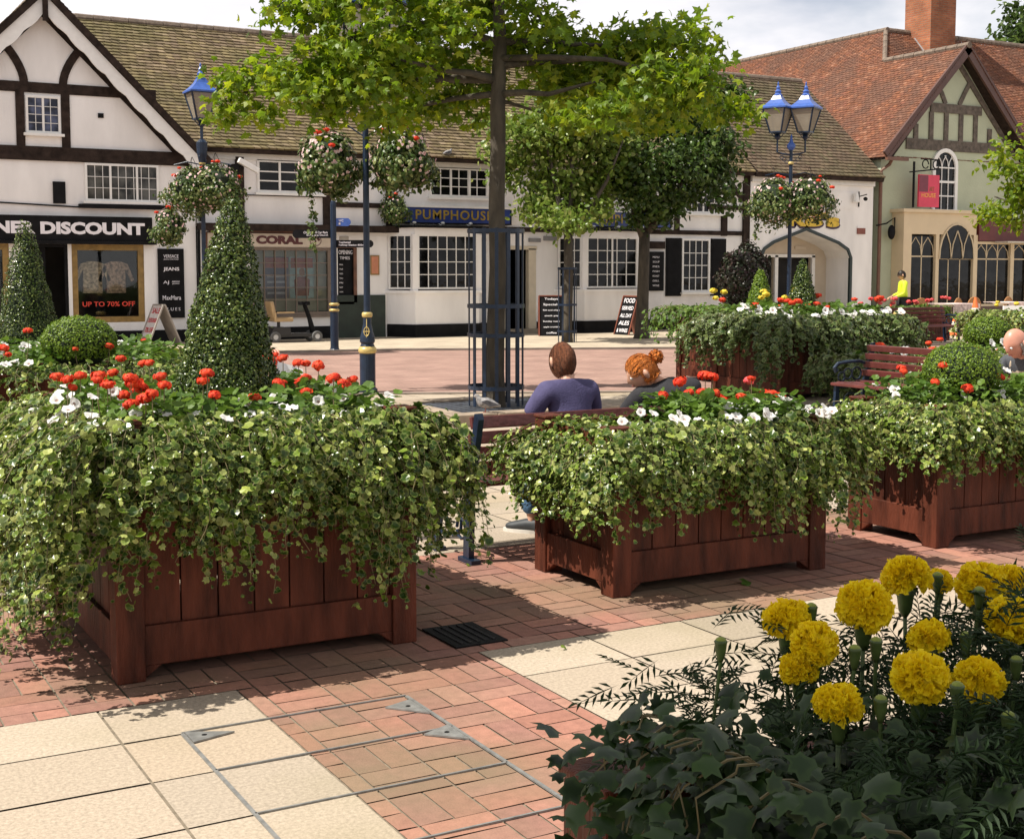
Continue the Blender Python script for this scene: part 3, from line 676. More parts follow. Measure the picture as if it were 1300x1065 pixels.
# bays
for bi, (xa, xb, xc, xd, cs) in enumerate(((13.5, 13.96, 15.72, 16.2, (3, 6, 3)), (18.4, 18.85, 20.6, 21.2, (3, 5, 3)))):
    bay = MB(); yb = 29.8
    foot = [(xa, YF), (xb, yb), (xc, yb), (xd, YF)]
    for z0, z1 in ((.05, 1.12), (2.56, 2.72)): bay.prism([(x, y, z0) for x, y in foot], (0, 0, 0), (0, 0, z1 - z0))
    bay.prism([(xa - .06, YF, 1.12), (xb - .05, yb - .07, 1.12), (xc + .05, yb - .07, 1.12), (xd + .06, YF, 1.12)], (0, 0, 0), (0, 0, .07))
    for (x, y) in ((xb, yb), (xc, yb)): bay.box(x - .07, x + .07, y - .004, y + .13, 1.19, 2.56)
    bo_ = bay.build('bay_window', M_white, B)
    lead = MB(); lead.prism([(xa - .08, YF, 2.72), (xb - .05, yb - .08, 2.72), (xc + .05, yb - .08, 2.72), (xd + .08, YF, 2.72)], (0, 0, 0), (0, 0, .06)); lead.build('bay_roof', M_black, bo_)
    for k in range(3):
        p = Vector(foot[k]); q = Vector(foot[k + 1]); d = (q - p); l = d.length; d.normalize(); mrg = .06 if k != 1 else .07
        s_ = p + d * mrg
        window(B, (s_.x + d.y * .0, s_.y), (d.x, d.y), l - 2 * mrg, 1.22, 2.56, cs[k], 4, .045, .02, mull=(.5,) if k == 1 and bi == 1 else (), n0=-.05, n1=.0, sill=0)
    # window-blocking backs
    bk = MB(); bk.box(xb, xc, yb + .25, yb + .27, 1.2, 2.5); bk.build('blind', M_dark, bo_)
window(B, (22.48, YF), (1, 0), 0.97, 1.08, 2.57, 4, 4, .055, .02, sill=.10)
for x in (21.94, 23.50):
    b = MB(); b.box(x, x + .52, YF - .045, YF - .002, .97, 2.58)
    for j in range(24): b.box(x + .05, x + .47, YF - .058, YF - .045, 1.03 + j * .063, 1.07 + j * .063)
    b.build('shutter', M_black, B)
b = MB(); b.box(21.35, 21.85, YF - .06, YF - .002, 1.12, 2.2); mb_ = b.build('menu_board', M_black, B)
b = MB(); b.box(21.35, 21.88, YF - .07, YF - .002, 2.28, 2.48); b.build('lintel_board', M_timber, B)
for j in range(7): text('MENU' if j == 0 else ['SOUP', 'PIES', 'FISH', 'ROAST', 'GRILL', 'WINE'][j - 1], mb_, 'lettering', M_letter, (21.58, YF - .064, 2.05 - j * .13), (1, 0, 0), .22, .05, .001)
# pub door opening, surround, vents
b = MB(); b.box(17.55, 17.77, YF - .02, YF + .14, .06, 2.25); b.box(16.76, 16.86, YF - .02, YF + .14, .06, 2.25); b.box(16.76, 17.8, YF - .02, YF + .14, 2.22, 2.32); b.build('door_frame', mat('cream door frame', (.62, .55, .42), .5, .08, 5), B)
b = MB(); b.box(16.7, 17.9, YF - .35, YF + .1, .04, .16); b.build('doorstep', mat('stone step', (.3, .26, .2), .8), B)
b = MB(); b.box(17.55, 17.9, YF - .05, YF - .002, 2.42, 2.52); b.box(18.0, 18.7, YF - .06, YF - .002, 2.46, 2.58); b.build('lamp_strip', mat('grey fitting', (.2, .2, .2), .5), B)
# pub signs
M_signblue = mat('royal blue sign paint', (0.020, 0.045, 0.21), 0.35, 0.15, 4)
M_signgold = mat('gilt letter', (0.38, 0.26, 0.045), 0.4, 0.2, 12, metal=0.25)
for (x0, x1, z0, z1) in ((13.72, 16.9, 2.87, 3.24), (18.95, 21.95, 2.86, 3.24)):
    s_ = MB(); s_.box(x0, x1, YF - .20, YF - .055, z0, z1); s2 = s_.build('pub_sign', M_signblue, B)
    k = MB(); k.box(x0 - .03, x1 + .03, YF - .23, YF - .002, z1, z1 + .05); k.build('sign_cap', M_whitewood, s2)
    k = MB(); k.box(x0 - .03, x0, YF - .215, YF - .002, z0 - .03, z1); k.box(x1, x1 + .03, YF - .215, YF - .002, z0 - .03, z1); k.box(x0, x1, YF - .215, YF - .002, z0 - .03, z0); k.build('sign_frame', M_black, s2)
    text('PUMPHOUSE', s2, 'lettering', M_signgold, ((x0 + x1) / 2 - .02, YF - .207, (z0 + z1) / 2 + .01), (1, 0, 0), 2.16, .24, .006, .018, spacing=1.15)
    for i in range(4):
        lx = x0 + .35 + i * .78; k = MB(); k.tube([(lx, YF - .2, z0 - .03), (lx, YF - .36, z0 - .08), (lx, YF - .42, z0 - .03)], .012, 6); k.ball((lx, YF - .43, z0 - .02), .045, 10, 6, (1.2, 1, .8)); k.build('spot_lamp', mat('white lamp shell', (.7, .7, .68), .3), s2)
b = MB(); b.tube([(18.15, YF - .05, 3.72), (18.15, YF - .5, 3.72)], .018, 6)
for i in range(20):
    a = 2 * math.pi * i / 20; c_ = 2 * math.pi * (i + 1) / 20
    b.prism([(18.15 + .33 * math.cos(a) * .2, YF - .45 + .22 * math.cos(a), 3.42 + .30 * math.sin(a)), (18.15 + .33 * math.cos(c_) * .2, YF - .45 + .22 * math.cos(c_), 3.42 + .30 * math.sin(c_)), (18.15, YF - .45, 3.42)], (0, 0, 0), (.05, 0, 0))
b.build('round_hanging_sign', M_lblue, B)
text('P', B, 'lettering', M_letter, (18.12, YF - .53, 3.42), (.25, -.9, 0), .22, .34, .003, .02)
# betting shop
M_cream = mat('cream sign board', (.56, .48, .38), .55, .06, 4)
s_ = MB(); s_.box(9.0, 12.10, YF - .10, YF - .002, 2.24, 2.54); cs_ = s_.build('betting_shop_sign', M_cream, B)
M_maroon = mat('maroon letter', (.085, .014, .014), .5)
text('CORAL', cs_, 'lettering', M_maroon, (10.72, YF - .106, 2.395), (1, 0, 0), 1.15, .20, .005, .06)
k = MB()
for i in range(5):
    a = math.pi * (.1 + .2 * i); k.ball((11.62 + .085 * math.cos(a), YF - .105, 2.39 + .075 * math.sin(a)), .034, 8, 6, (1, .3, 1))
k.box(11.605, 11.635, YF - .112, YF - .1, 2.29, 2.40)
for i in range(24):
    a, c_ = 2 * math.pi * i / 24, 2 * math.pi * (i + 1) / 24; k.bar((11.62 + .14 * math.cos(a), YF - .105, 2.39 + .125 * math.sin(a)), (11.62 + .14 * math.cos(c_), YF - .105, 2.39 + .125 * math.sin(c_)), .012, .012, (0, 1, 0))
k.build('tree_emblem', M_maroon, cs_)
M_brownwood = mat('brown shopfront wood', (.13, .055, .03), .5, .3, 6)
window(B, (10.04, YF + .05), (1, 0), 1.99, .62, 2.22, 7, 5, .07, .022, n0=0, n1=.07, gm=M_clear, fm=mat('grey brown glazing bars', (.17, .13, .10), .6), sill=.05)
b = MB(); b.box(12.05, 12.16, YF - .06, YF - .002, 1.05, 2.56); b.box(8.95, 9.05, YF - .06, YF - .002, .05, 2.56); b.box(9.05, 12.05, YF - .06, YF - .002, 2.545, 2.60); b.build('shopfront_frame', M_brownwood, B)
b = MB(); b.box(9.07, 9.93, YF + .10, YF + .15, .05, 2.43); b.build('shop_door', mat('dark brown door', (.05, .025, .018), .4, .3, 6), B)
b = MB(); b.box(10.06, 12.0, YF + .155, YF + .165, .7, 2.2); b.build('window_backing', mat('pale window backing', (.30, .29, .24), .8, .15, 3), B)
for (px_, col_, c2) in ((10.42, (.36, .10, .08), (.07, .07, .13)), (11.05, (.42, .11, .09), (.30, .42, .45))):
    k = MB(); k.box(px_, px_ + .60, YF + .135, YF + .150, 1.02, 2.0); po = k.build('window_poster', mat('poster blue grey' if px_ < 11 else 'poster pale teal', c2, .5, .25, 9), B)
    k = MB(); k.box(px_ + .02, px_ + .58, YF + .128, YF + .134, 1.74, 1.98); k.build('poster_heading', mat('poster red heading', col_, .5, .2, 9), po)
    for j in range(4):
        k = MB(); k.box(px_ + .06, px_ + .54, YF + .129, YF + .134, 1.12 + j * .13, 1.17 + j * .13)
        if px_ < 11: k.build('poster_line', mat('poster pale line', (.35, .35, .42), .5), po)
k = MB(); k.prism([(11.35 + x, YF + .124, 1.45 + z) for x, z in ((-.17, -.38), (.17, -.38), (.20, 0), (.10, .08), (-.10, .08), (-.20, 0))], (0, 0, 0), (0, .006, 0)); k.m = 1
k.add([(11.35 + .075 * math.cos(a * .524), YF + .122, 1.64 + .10 * math.sin(a * .524)) for a in range(12)], [tuple(range(12))[::-1]])
k.build('poster_figure', [mat('poster figure red', (.22, .05, .04), .5, .3, 12), mat('poster figure skin', (.30, .15, .09), .5)], B)
b = MB(); b.box(12.24, 12.66, YF + .04, YF + .08, .92, 2.23); no = b.build('notice_board', M_black, B)
b = MB(); b.box(12.62, 12.70, YF - .05, YF - .002, .9, 2.28); b.box(12.2, 12.62, YF - .05, YF - .002, 2.22, 2.28); b.box(12.2, 12.62, YF - .05, YF - .002, .86, .92); b.build('board_frame', M_brownwood, no)
text('OPENING', no, 'lettering', M_letter, (12.44, YF + .034, 2.12), (1, 0, 0), .36, .10, .002, .01); text('TIMES', no, 'lettering', M_letter, (12.42, YF + .034, 1.98), (1, 0, 0), .26, .07, .002)
for j in range(7): text(['MON', 'TUE', 'WED', 'THU', 'FRI', 'SAT', 'SUN'][j], no, 'lettering', M_letter, (12.32, YF + .034, 1.82 - j * .11), (1, 0, 0), .09, .035, .001)
b = MB(); b.box(13.07, 13.30, YF - .04, YF - .002, 1.57, 2.05); no = b.build('menu_case', M_goldframe, B)
b = MB(); b.box(13.09, 13.27, YF - .046, YF - .04, 1.60, 2.02); b.build('menu_sheet', mat('orange menu sheet', (.55, .22, .12), .5, .1, 10), no)
b = MB(); b.box(12.27, 12.5, YF - .03, YF - .002, 2.34, 2.5); b.build('door_number_plate', mat('pale plate', (.4, .37, .33), .5), B)

# ---- white building with pointed arch entrance (yellow letters)
Cc = thing('arched_entrance_building', 'white painted building with a wide pointed-arch entrance under yellow RB\'s lettering', 'restaurant', (27.1, YF, 0))
yw = YF - .06
b = MB(); arch = [(25.3, .05), (25.3, 2.05), (25.42, 2.28), (25.75, 2.46), (26.95, 2.84), (28.2, 2.46), (28.56, 2.28), (28.68, 2.05), (28.68, .05)]
b.add([(24.86, yw, 0), (25.3, yw, 0)] + [(x, yw, z) for x, z in arch[1:5]] + [(26.95, yw, 4.42), (24.86, yw, 4.42)], [tuple(range(8))])
b.add([(28.68, yw, 0), (29.6, yw, 0), (29.6, yw, 4.42), (26.95, yw, 4.42), (26.95, yw, 2.84)] + [(x, yw, z) for x, z in arch[5:8]], [tuple(range(8))])
for i in range(len(arch) - 1):
    (p, q), (r_, s_) = arch[i], arch[i + 1]; b.add([(p, yw, q), (r_, yw, s_), (r_, yw + 1.0, s_), (p, yw + 1.0, q)], [(0, 1, 2, 3)])
b.add([(24.86, yw, 0), (24.86, yw, 4.42), (24.86, YF, 4.42), (24.86, YF, 0)], [(0, 1, 2, 3)]); b.add([(29.6, yw, 0), (29.6, YF + 7, 0), (29.6, YF + 7, 4.42), (29.6, yw, 4.42)], [(0, 1, 2, 3)])
b.build('wall', M_white, Cc)
b = MB(); b.strip([(25.26, .05), (25.26, 2.07), (25.38, 2.31), (25.73, 2.51), (26.95, 2.90), (28.22, 2.51), (28.60, 2.31), (28.72, 2.07), (28.72, .05)], .09, yw - .05, yw + .03); b.build('arch_moulding', mat('dark green moulding', (.015, .03, .03), .5), Cc)
b = MB(); wall_holes(b, 25.2, 28.8, 0, 3.0, yw + 1.0, [(25.45, 26.60, .05, 2.08), (26.72, 28.05, .05, 2.08)], .1); b.build('porch_wall', mat('cream porch wall', (.52, .44, .34), .7, .06, 3), Cc)
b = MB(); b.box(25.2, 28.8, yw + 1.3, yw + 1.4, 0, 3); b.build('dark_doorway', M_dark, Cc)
b = MB()
for x in (25.42, 26.60, 28.05): b.box(x, x + .12, yw + .93, yw + .999, .05, 2.14)
b.box(25.42, 28.17, yw + .93, yw + .999, 2.08, 2.17); b.build('door_frame', M_whitewood, Cc)
for x in (25.75, 27.4):
    b = MB(); b.box(x, x + .42, yw + .96, yw + .999, 2.33, 2.42); b.build('porch_vent', M_cream, Cc)
s_ = text("RB's", Cc, 'name_lettering', mat('yellow letter', (.62, .42, .03), .45, .15, 9), (27.2, yw - .03, 3.18), (1, 0, 0), 2.0, .42, .04, .05)
s2 = text("RB's", Cc, 'letter_edge', mat('purple black letter edge', (.03, .015, .06), .5), (27.24, yw - .012, 3.15), (1, 0, 0), 2.08, .48, .01, .085)
b = MB(); b.box(27.1, 28.75, yw - .02, yw - .001, 3.52, 4.02); b.box(28.97, 29.17, yw - .03, yw - .001, 2.88, 3.02); b.m = 1; b.box(28.96, 29.28, yw - .035, yw - .001, 2.78, 2.96)
b.build('wall_plaque', [M_white, mat('red brown plaque', (.22, .07, .05), .6)], Cc)
b = MB(); b.box(24.86, 29.6, YF - .36, YF - .24, 4.38, 4.46); b.build('gutter', M_black, Cc)
b = MB(); b.box(24.86, 29.6, YF - .14, YF - .062, 4.22, 4.38); b.build('wall_plate', M_whitewood, Cc)
roof_tiles(Cc, 'roof', (24.79, 30.08, 4.47), (29.72, 30.08, 4.47), (24.79, 33.9, 7.78), (29.72, 33.9, 7.78), M_rooftile2, 0.15, 0.18, lift=.035, seed=6)
b = MB(); b.prism([(24.79, 30.10, 4.44), (29.72, 30.10, 4.44), (29.72, 33.9, 7.72), (24.79, 33.9, 7.72)], (0, 0, 0), (0, .05, -.10)); b.prism([(24.79, 33.95, 7.72), (29.72, 33.95, 7.72), (29.72, 37.8, 4.44), (24.79, 37.8, 4.44)], (0, 0, 0), (0, 0, -.08)); b.build('roof_base', M_timber, Cc)
b = MB(); b.tube([(8.84, YF - .30, 4.36), (8.84, YF - .08, 4.15), (8.84, YF - .06, 2.8)], .035, 8); b.tube([(8.80, YF - .06, 2.6), (8.80, YF - .06, .1)], .035, 8); b.build('drainpipe', M_black, B)
b = MB(); b.tube([(21.3, YF - .03, 2.75), (21.32, YF - .03, 3.6), (22.4, YF - .03, 3.62)], .012, 5); b.build('wall_cable', M_timber_grey, B)
ridge_caps(Cc, (24.79, 33.9, 7.78), (29.7, 33.9, 7.78))
b = MB(); b.bar((29.0, yw - .02, 3.6), (29.0, yw - .02, 4.05), .03, .03); b.bar((29.0, yw, 3.9), (29.0, yw - .35, 3.95), .025, .025); b.ball((29.0, yw - .3, 3.82), .06, 8, 6, (1.5, .5, 1)); br_ = b.build('wall_bracket', M_black, Cc)
b = MB(); b.tube([(28.78, yw - .12, 4.0), (28.78, yw - .15, 3.72)], [.07, .10], 10); b.build('wall_lamp', M_whitewood, Cc)

# ---- right: pale green building with steep red roof, gable and cafe front
D = thing('green_gabled_building', 'pale green building with steep red roof, timbered gable and cream cafe front', 'building', (33, YF, 0))
M_sage = mat('sage green render', (.44, .48, .35), .85, .06, 2, .3, bscale=14)
M_cafe = mat('cream cafe paint', (.62, .50, .33), .5, .05, 3)
b = MB()
b.box(29.95, 44, YF, YF + 9, 0, 5.2)
b.add([(29.95, YF - .001, 5.2), (36.3, YF - .001, 5.2), (33.06, YF - .001, 8.45)], [(0, 1, 2)])
b.build('wall', M_sage, D)
# gable timbers
b = MB(); y0 = YF - .05
b.box(30.95, 35.1, y0, YF - .002, 5.42, 5.75)
b.box(31.95, 34.2, y0 - .004, YF - .002, 6.60, 6.88)
for x in (31.35, 32.0, 32.65, 33.3, 33.95, 34.6): b.box(x - .09, x + .09, y0 + .004, YF - .002, 5.75, 6.60 if 31.9 < x < 34.3 else 6.2)
b.strip([(32.6, 6.88), (32.42, 7.2), (32.2, 7.4)][::-1], .15, y0, YF - .002)
b.strip([(33.2, 6.88), (33.45, 7.3), (33.65, 7.6)], .15, y0, YF - .002)
for sx in (-1, 1): b.strip([(33.06 + sx * .02, 8.2), (33.06 + sx * 2.75, 5.35)], .16, y0 - .008, YF - .002)
b.build('timber_frame', M_timber_grey, D)
b = MB()
for sx in (-1, 1): b.strip([(33.06 - sx * .06, 8.60), (33.06 + sx * 3.35, 5.14)], .30, 30.02, 30.10)
b.build('bargeboard', mat('chocolate bargeboard', (.085, .038, .028), .5, .2, 5), D)
# roofs: gable left slope runs into the main left slope
roof_tiles(D, 'roof', (29.75, 30.0, 5.10), (29.75, 33.6, 5.10), (33.06, 30.0, 8.64), (33.06, 33.6, 8.64), M_redtile, .11, .17, seed=7)
roof_tiles(D, 'roof', (29.75, 33.6, 5.10), (29.75, 46, 5.10), (33.06, 33.6, 8.64), (33.06, 46, 8.64), M_redtile, .11, .17, seed=8)
roof_tiles(D, 'roof', (33.06, 33.6, 8.64), (33.06, 46, 8.64), (34.35, 34.9, 9.95), (34.35, 46, 9.95), M_redtile, .11, .17, seed=18)
roof_tiles(D, 'roof', (36.4, 33.6, 5.10), (36.4, 30.0, 5.10), (33.06, 33.6, 8.64), (33.06, 30.0, 8.64), M_redtile, .11, .17, seed=9)
roof_tiles(D, 'roof', (29.9, 30.5, 5.15), (46, 30.5, 5.15), (34.35, 34.9, 9.95), (46, 34.9, 9.95), M_redtile, .11, .17, seed=10)
b = MB()
b.prism([(29.78, 30.05, 5.05), (33.06, 30.05, 8.59), (33.06, 30.05, 8.50), (29.95, 30.05, 5.05)], (0, 0, 0), (0, 3.6, 0)); b.prism([(36.2, 30.05, 5.05), (33.06, 30.05, 8.50), (33.06, 30.05, 8.59), (36.35, 30.05, 5.05)], (0, 0, 0), (0, 3.6, 0))
b.prism([(30, 30.6, 5.1), (46, 30.6, 5.1), (46, 34.9, 9.85), (34.35, 34.9, 9.85)], (0, 0, 0), (0, .1, -.1))
b.prism([(29.8, 33, 5.05), (34.35, 34.9, 9.85), (34.35, 46, 9.85), (29.8, 46, 5.05)], (0, 0, 0), (.1, 0, -.1))
b.prism([(39, 46, 5.05), (34.35, 46, 9.85), (29.8, 46, 5.05)], (0, 0, 0), (0, -.1, 0))
b.prism([(34.35, 34.95, 9.85), (46, 34.95, 9.85), (46, 40, 5.1), (34.35, 40, 5.1)], (0, 0, 0), (0, 0, -.1))
b.build('roof_base', M_timber, D)
ridge_caps(D, (33.06, 29.98, 8.66), (33.06, 33.6, 8.66)); ridge_caps(D, (34.35, 34.8, 9.97), (34.35, 46, 9.97)); ridge_caps(D, (34.35, 34.9, 9.97), (46, 34.9, 9.97)); ridge_caps(D, (33.1, 33.65, 8.66), (34.35, 34.9, 9.97), r=.08)
# chimney
M_chim = brick_mat('orange chimney brick', (.34, .125, .06), (.25, .085, .045), (.22, .16, .11), .23, .075, .008, axes='xz', bump=.5, blotch=.35)
b = MB(); b.box(35.45, 36.65, 33.9, 35.1, 7.9, 11.35); b.box(35.38, 36.72, 33.83, 35.17, 11.35, 11.5); b.box(35.30, 36.80, 33.75, 35.25, 11.5, 11.75); b.box(35.42, 36.68, 33.87, 35.13, 11.75, 12.6); b.build('chimney', M_chim, D)
b = MB(); b.prism([(35.40, 33.8, 8.78), (36.7, 33.8, 8.78), (36.7, 34.6, 9.68), (35.40, 34.6, 9.68)], (0, 0, .05), (0, 0, .08)); b.build('lead_flashing', mat('lead flashing', (.32, .32, .33), .5), D)
# sash window with round head
def arch_outline(cx, w, z0, zs, n=12, pointed=0.0):
    P = [(cx - w / 2, z0)]
    for i in range(n + 1):
        a = math.pi - math.pi * i / n; P.append((cx + w / 2 * math.cos(a), zs + (w / 2) * math.sin(a)))
    P.append((cx + w / 2, z0)); return P
P = arch_outline(32.64, .98, 3.58, 4.95); wf = MB(); wf.strip(P, .12, YF - .07, YF - .002); wf.box(32.1, 33.2, YF - .10, YF - .002, 3.50, 3.60)
for z in (4.02, 4.46, 4.90): wf.box(32.2, 33.08, YF - .05, YF - .015, z - (.02 if z != 4.46 else .035), z + (.02 if z != 4.46 else .035))
for x in (32.50, 32.79): wf.box(x - .012, x + .012, YF - .048, YF - .018, 3.6, 5.0)
for (xa, xb, xc) in ((32.2, 32.5, 1), (32.5, 32.79, 1), (32.79, 33.08, 1), (32.5, 32.2, 1), (32.79, 32.5, 1), (33.08, 32.79, 1)):
    wf.strip([(xa, 4.92), (xa + (xb - xa) * .15, 5.1), (xa + (xb - xa) * .6, 5.28)], .02, YF - .047, YF - .02)
wo_ = wf.build('window', M_whitewood, D)
k = MB(); k.add([(x, YF - .012, z) for x, z in P], [tuple(range(len(P)))[::-1]]); k.build('pane', M_glass, wo_)
# cafe front
YC = 30.0
b = MB(); b.box(30.46, 33.6, YC, YF - .002, 2.80, 3.46); b.box(30.36, 33.66, YC - .08, YF - .002, 3.46, 3.56); b.box(30.46, 36.6, YC, YF - .002, .05, .62)
for x0_, x1_ in ((30.46, 30.80), (31.84, 31.98), (33.5, 33.68), (35.2, 35.36), (36.0, 36.2)): b.box(x0_, x1_, YC, YF - .002, .62, 2.80)
b.box(33.6, 36.6, YC + .02, YF - .002, 2.52, 2.60); b.build('shop_front', M_cafe, D)
b = MB(); b.box(30.46, 36.6, YC - .02, YC - .001, .05, .55); b.build('stall_riser', mat('brown stall riser', (.10, .05, .035), .5), D)
b = MB(); b.box(33.68, 37.5, YC - .04, YF - .002, 2.62, 3.30); b.build('red_fascia', mat('oxblood fascia', (.115, .02, .018), .5, .15, 4), D)
b = MB(); b.box(34.4, 37.5, YC - .55, YC - .05, 2.56, 2.61); b.build('awning', mat('pale awning', (.55, .5, .42), .8), D)
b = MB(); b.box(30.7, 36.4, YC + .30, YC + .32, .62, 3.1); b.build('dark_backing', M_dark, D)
def gothic(x0, x1, z0, z1, zs, cols, full):
    k = MB()
    n = cols; w = (x1 - x0) / n
    for i in range(1, n): k.box(x0 + i * w - .018, x0 + i * w + .018, YC + .09, YC + .14, z0, z1 if not full else zs)
    k.box(x0, x1, YC + .09, YC + .14, zs - .02, zs + .02)
    hh = z1 - zs
    if full:
        k.strip([(x0 + (x1 - x0) / 2 - (x1 - x0) / 2 * math.cos(math.pi * t / 12), zs + hh * math.sin(math.pi * t / 12) ** .9) for t in range(13)], .05, YC - .03, YC + .14)
        for i in range(1, n):
            xx = x0 + i * w
            for sgn in (-1, 1): k.strip([(xx, zs), (xx + sgn * w * .12, zs + hh * .42), (xx + sgn * w * .5, zs + hh * .80)], .028, YC + .088, YC + .138)
    else:
        for i in range(n):
            a, b2 = x0 + i * w, x0 + (i + 1) * w
            for (p, q) in ((a, b2), (b2, a)): k.strip([(p, zs), (p + (q - p) * .12, zs + hh * .55), (p + (q - p) * .5, zs + hh * .95)], .022, YC + .088, YC + .138)
    o = k.build('window', M_whitewood if 0 else mat('cream glazing bar', (.55, .45, .3), .5), D)
    k = MB(); k.box(x0, x1, YC + .10, YC + .105, z0, z1); k.build('pane', M_glass, o)
gothic(30.80, 31.84, .62, 2.74, 2.12, 2, False); gothic(33.68, 35.2, .62, 2.52, 2.05, 3, False); gothic(35.36, 36.0, .62, 2.52, 2.05, 1, False)
# big arched centre light (cuts up into the fascia: proud dark panel with bars)
k = MB(); P = [(31.98, 2.05)] + [(32.74 - .76 * math.cos(math.pi * t / 14), 2.05 + 1.08 * math.sin(math.pi * t / 14) ** .9) for t in range(1, 14)] + [(33.5, 2.05)]
k.add([(x, YC - .012, z) for x, z in P], [tuple(range(len(P)))[::-1]]); k.build('arched_pane', M_glass, D)
gothic(31.98, 33.5, .62, 3.13, 2.05, 3, True)
k = MB()
for i in (1, 2):
    xx = 31.98 + i * .507
    for sgn in (-1, 1): k.strip([(xx, 2.05), (xx + sgn * .06, 2.5), (xx + sgn * .25, 2.92)], .028, YC - .04, YC - .013)
k.build('tracery', mat('cream glazing bar', (.55, .45, .3), .5), D)
# drainpipe and gutter
b = MB(); b.box(29.72, 30.6, 30.0, 30.1, 5.0, 5.1); b.tube([(30.05, 30.15, 5.05), (30.1, 30.3, 4.9), (29.86, 30.4, 4.7), (29.86, 30.42, .1)], .055, 8); b.build('drainpipe', mat('rust brown pipe', (.15, .07, .045), .5), D)
b = MB(); b.tube([(29.7, YF - .12, 3.05), (30.1, YF - .14, 3.12), (30.45, YF - .12, 3.3), (30.5, YF - .12, 2.6)], .025, 6); b.ball((30.2, YF - .25, 2.85), .16, 10, 8, (.8, .6, 1.4)); b.build('cable_box', M_black, D)
# hanging crimson sign
hs = thing('hanging_sign', 'crimson HOUSE sign hanging from a black scrolled bracket on the green building', 'sign', (31.3, YC - .1, 3.6))
b = MB(); b.bar((30.72, YC - .1, 3.60), (30.72, YC - .1, 4.98), .05, .05); b.bar((30.55, YC - .1, 4.66), (31.85, YC - .1, 4.80), .04, .04)
for cx_ in (31.2, 31.65):
    b.tube([(cx_ + .13 * math.cos(a * .52), YC - .1, 4.92 + .13 * math.sin(a * .52)) for a in range(12)], .018, 6)
b.bar((31.0, YC - .1, 5.07), (31.8, YC - .1, 5.07), .03, .03); b.bar((31.42, YC - .1, 4.75), (31.42, YC - .1, 5.07), .03, .03); b.build('bracket', M_black, hs)
b = MB(); b.box(30.92, 31.78, YC - .13, YC - .07, 3.62, 4.60); pn = b.build('sign_panel', mat('crimson enamel', (.62, .04, .09), .4, .1, 4), hs)
b = MB(); b.box(30.93, 31.30, YC - .134, YC - .131, 4.08, 4.58); b.build('dark_square', mat('dark crimson enamel', (.16, .02, .04), .4), pn)
text('ART', pn, 'lettering', mat('bronze letter', (.25, .12, .03), .5), (31.46, YC - .134, 4.17), (1, 0, 0), .22, .14, .002); text('HOUSE', pn, 'lettering', mat('orange letter', (.8, .4, .08), .5), (31.33, YC - .134, 3.98), (1, 0, 0), .60, .13, .002, .01)

# ================================================================== PLANTERS AND PLANTING
def planter(name, label, x0, x1, y0, y1, h, z0=0.0, group='timber planters round the square', post=0.115):
    t = thing(name, label, 'planter', ((x0 + x1) / 2, (y0 + y1) / 2, z0), group)
    for (x, y) in ((x0, y0), (x1 - post, y0), (x0, y1 - post), (x1 - post, y1 - post)):
        b = MB(); b.box(x, x + post, y, y + post, z0, z0 + h); b.box(x - .006, x + post + .006, y - .006, y + post + .006, z0 + h, z0 + h + .018); b.build('post', M_planter, t, bevel=.006)
    e = .022
    for side in range(4):
        b = MB(); r_ = MB(); r2_ = MB()
        if side in (0, 2):
            y = y0 + e if side == 0 else y1 - e - .03; n = max(3, round((x1 - x0 - 2 * post) / .155)); w = (x1 - x0 - 2 * post) / n
            for i in range(n): b.box(x0 + post + i * w + .004, x0 + post + (i + 1) * w - .004, y + .012, y + .034, z0 + .20, z0 + h - .10)
            yy0, yy1 = (y0 + .012, y0 + .055) if side == 0 else (y1 - .055, y1 - .012)
            r_.box(x0 + post, x1 - post, yy0, yy1, z0 + .06, z0 + .225); r2_.box(x0 + post, x1 - post, yy0, yy1, z0 + h - .14, z0 + h - .02)
            for (xa, s_) in ((x0 + post, 1), (x1 - post, -1)): r_.prism([(xa, yy0, z0 + .06), (xa + s_ * .07, yy0, z0 + .06), (xa, yy0, z0 + .01)], (0, .001, 0), (0, .04, 0))
        else:
            x = x0 + e if side == 3 else x1 - e - .03; n = max(3, round((y1 - y0 - 2 * post) / .155)); w = (y1 - y0 - 2 * post) / n
            for i in range(n): b.box(x + .012, x + .034, y0 + post + i * w + .004, y0 + post + (i + 1) * w - .004, z0 + .20, z0 + h - .10)
            xx0, xx1 = (x0 + .012, x0 + .055) if side == 3 else (x1 - .055, x1 - .012)
            r_.box(xx0, xx1, y0 + post, y1 - post, z0 + .06, z0 + .225); r2_.box(xx0, xx1, y0 + post, y1 - post, z0 + h - .14, z0 + h - .02)
            for (ya, s_) in ((y0 + post, 1), (y1 - post, -1)): r_.prism([(xx0, ya, z0 + .06), (xx0, ya + s_ * .07, z0 + .06), (xx0, ya, z0 + .01)], (.001, 0, 0), (.04, 0, 0))
        p = b.build('board_panel', M_planter, t); r_.build('rail', M_planter, p, bevel=.004); r2_.build('rail', M_planter, p, bevel=.004)
    b = MB(); b.box(x0 + .06, x1 - .06, y0 + .06, y1 - .06, z0 + h - .14, z0 + h - .06); b.build('compost', M_soil, t)
    return t
LM_ivy = leaf_mat('variegated ivy leaf', [(.022, .052, .007), (.040, .085, .010), (.016, .038, .006), (.065, .125, .014), (.030, .065, .008), (.17, .26, .025), (.024, .055, .008), (.46, .50, .16), (.09, .165, .018), (.36, .42, .08)], rim=(.52, .58, .18), trans=.28, rough=.27, rimw=(.62, 1.05), rimamt=.32)  # cream rims are variegation; palest and darkest leaves also imitate sunlit tips and shade
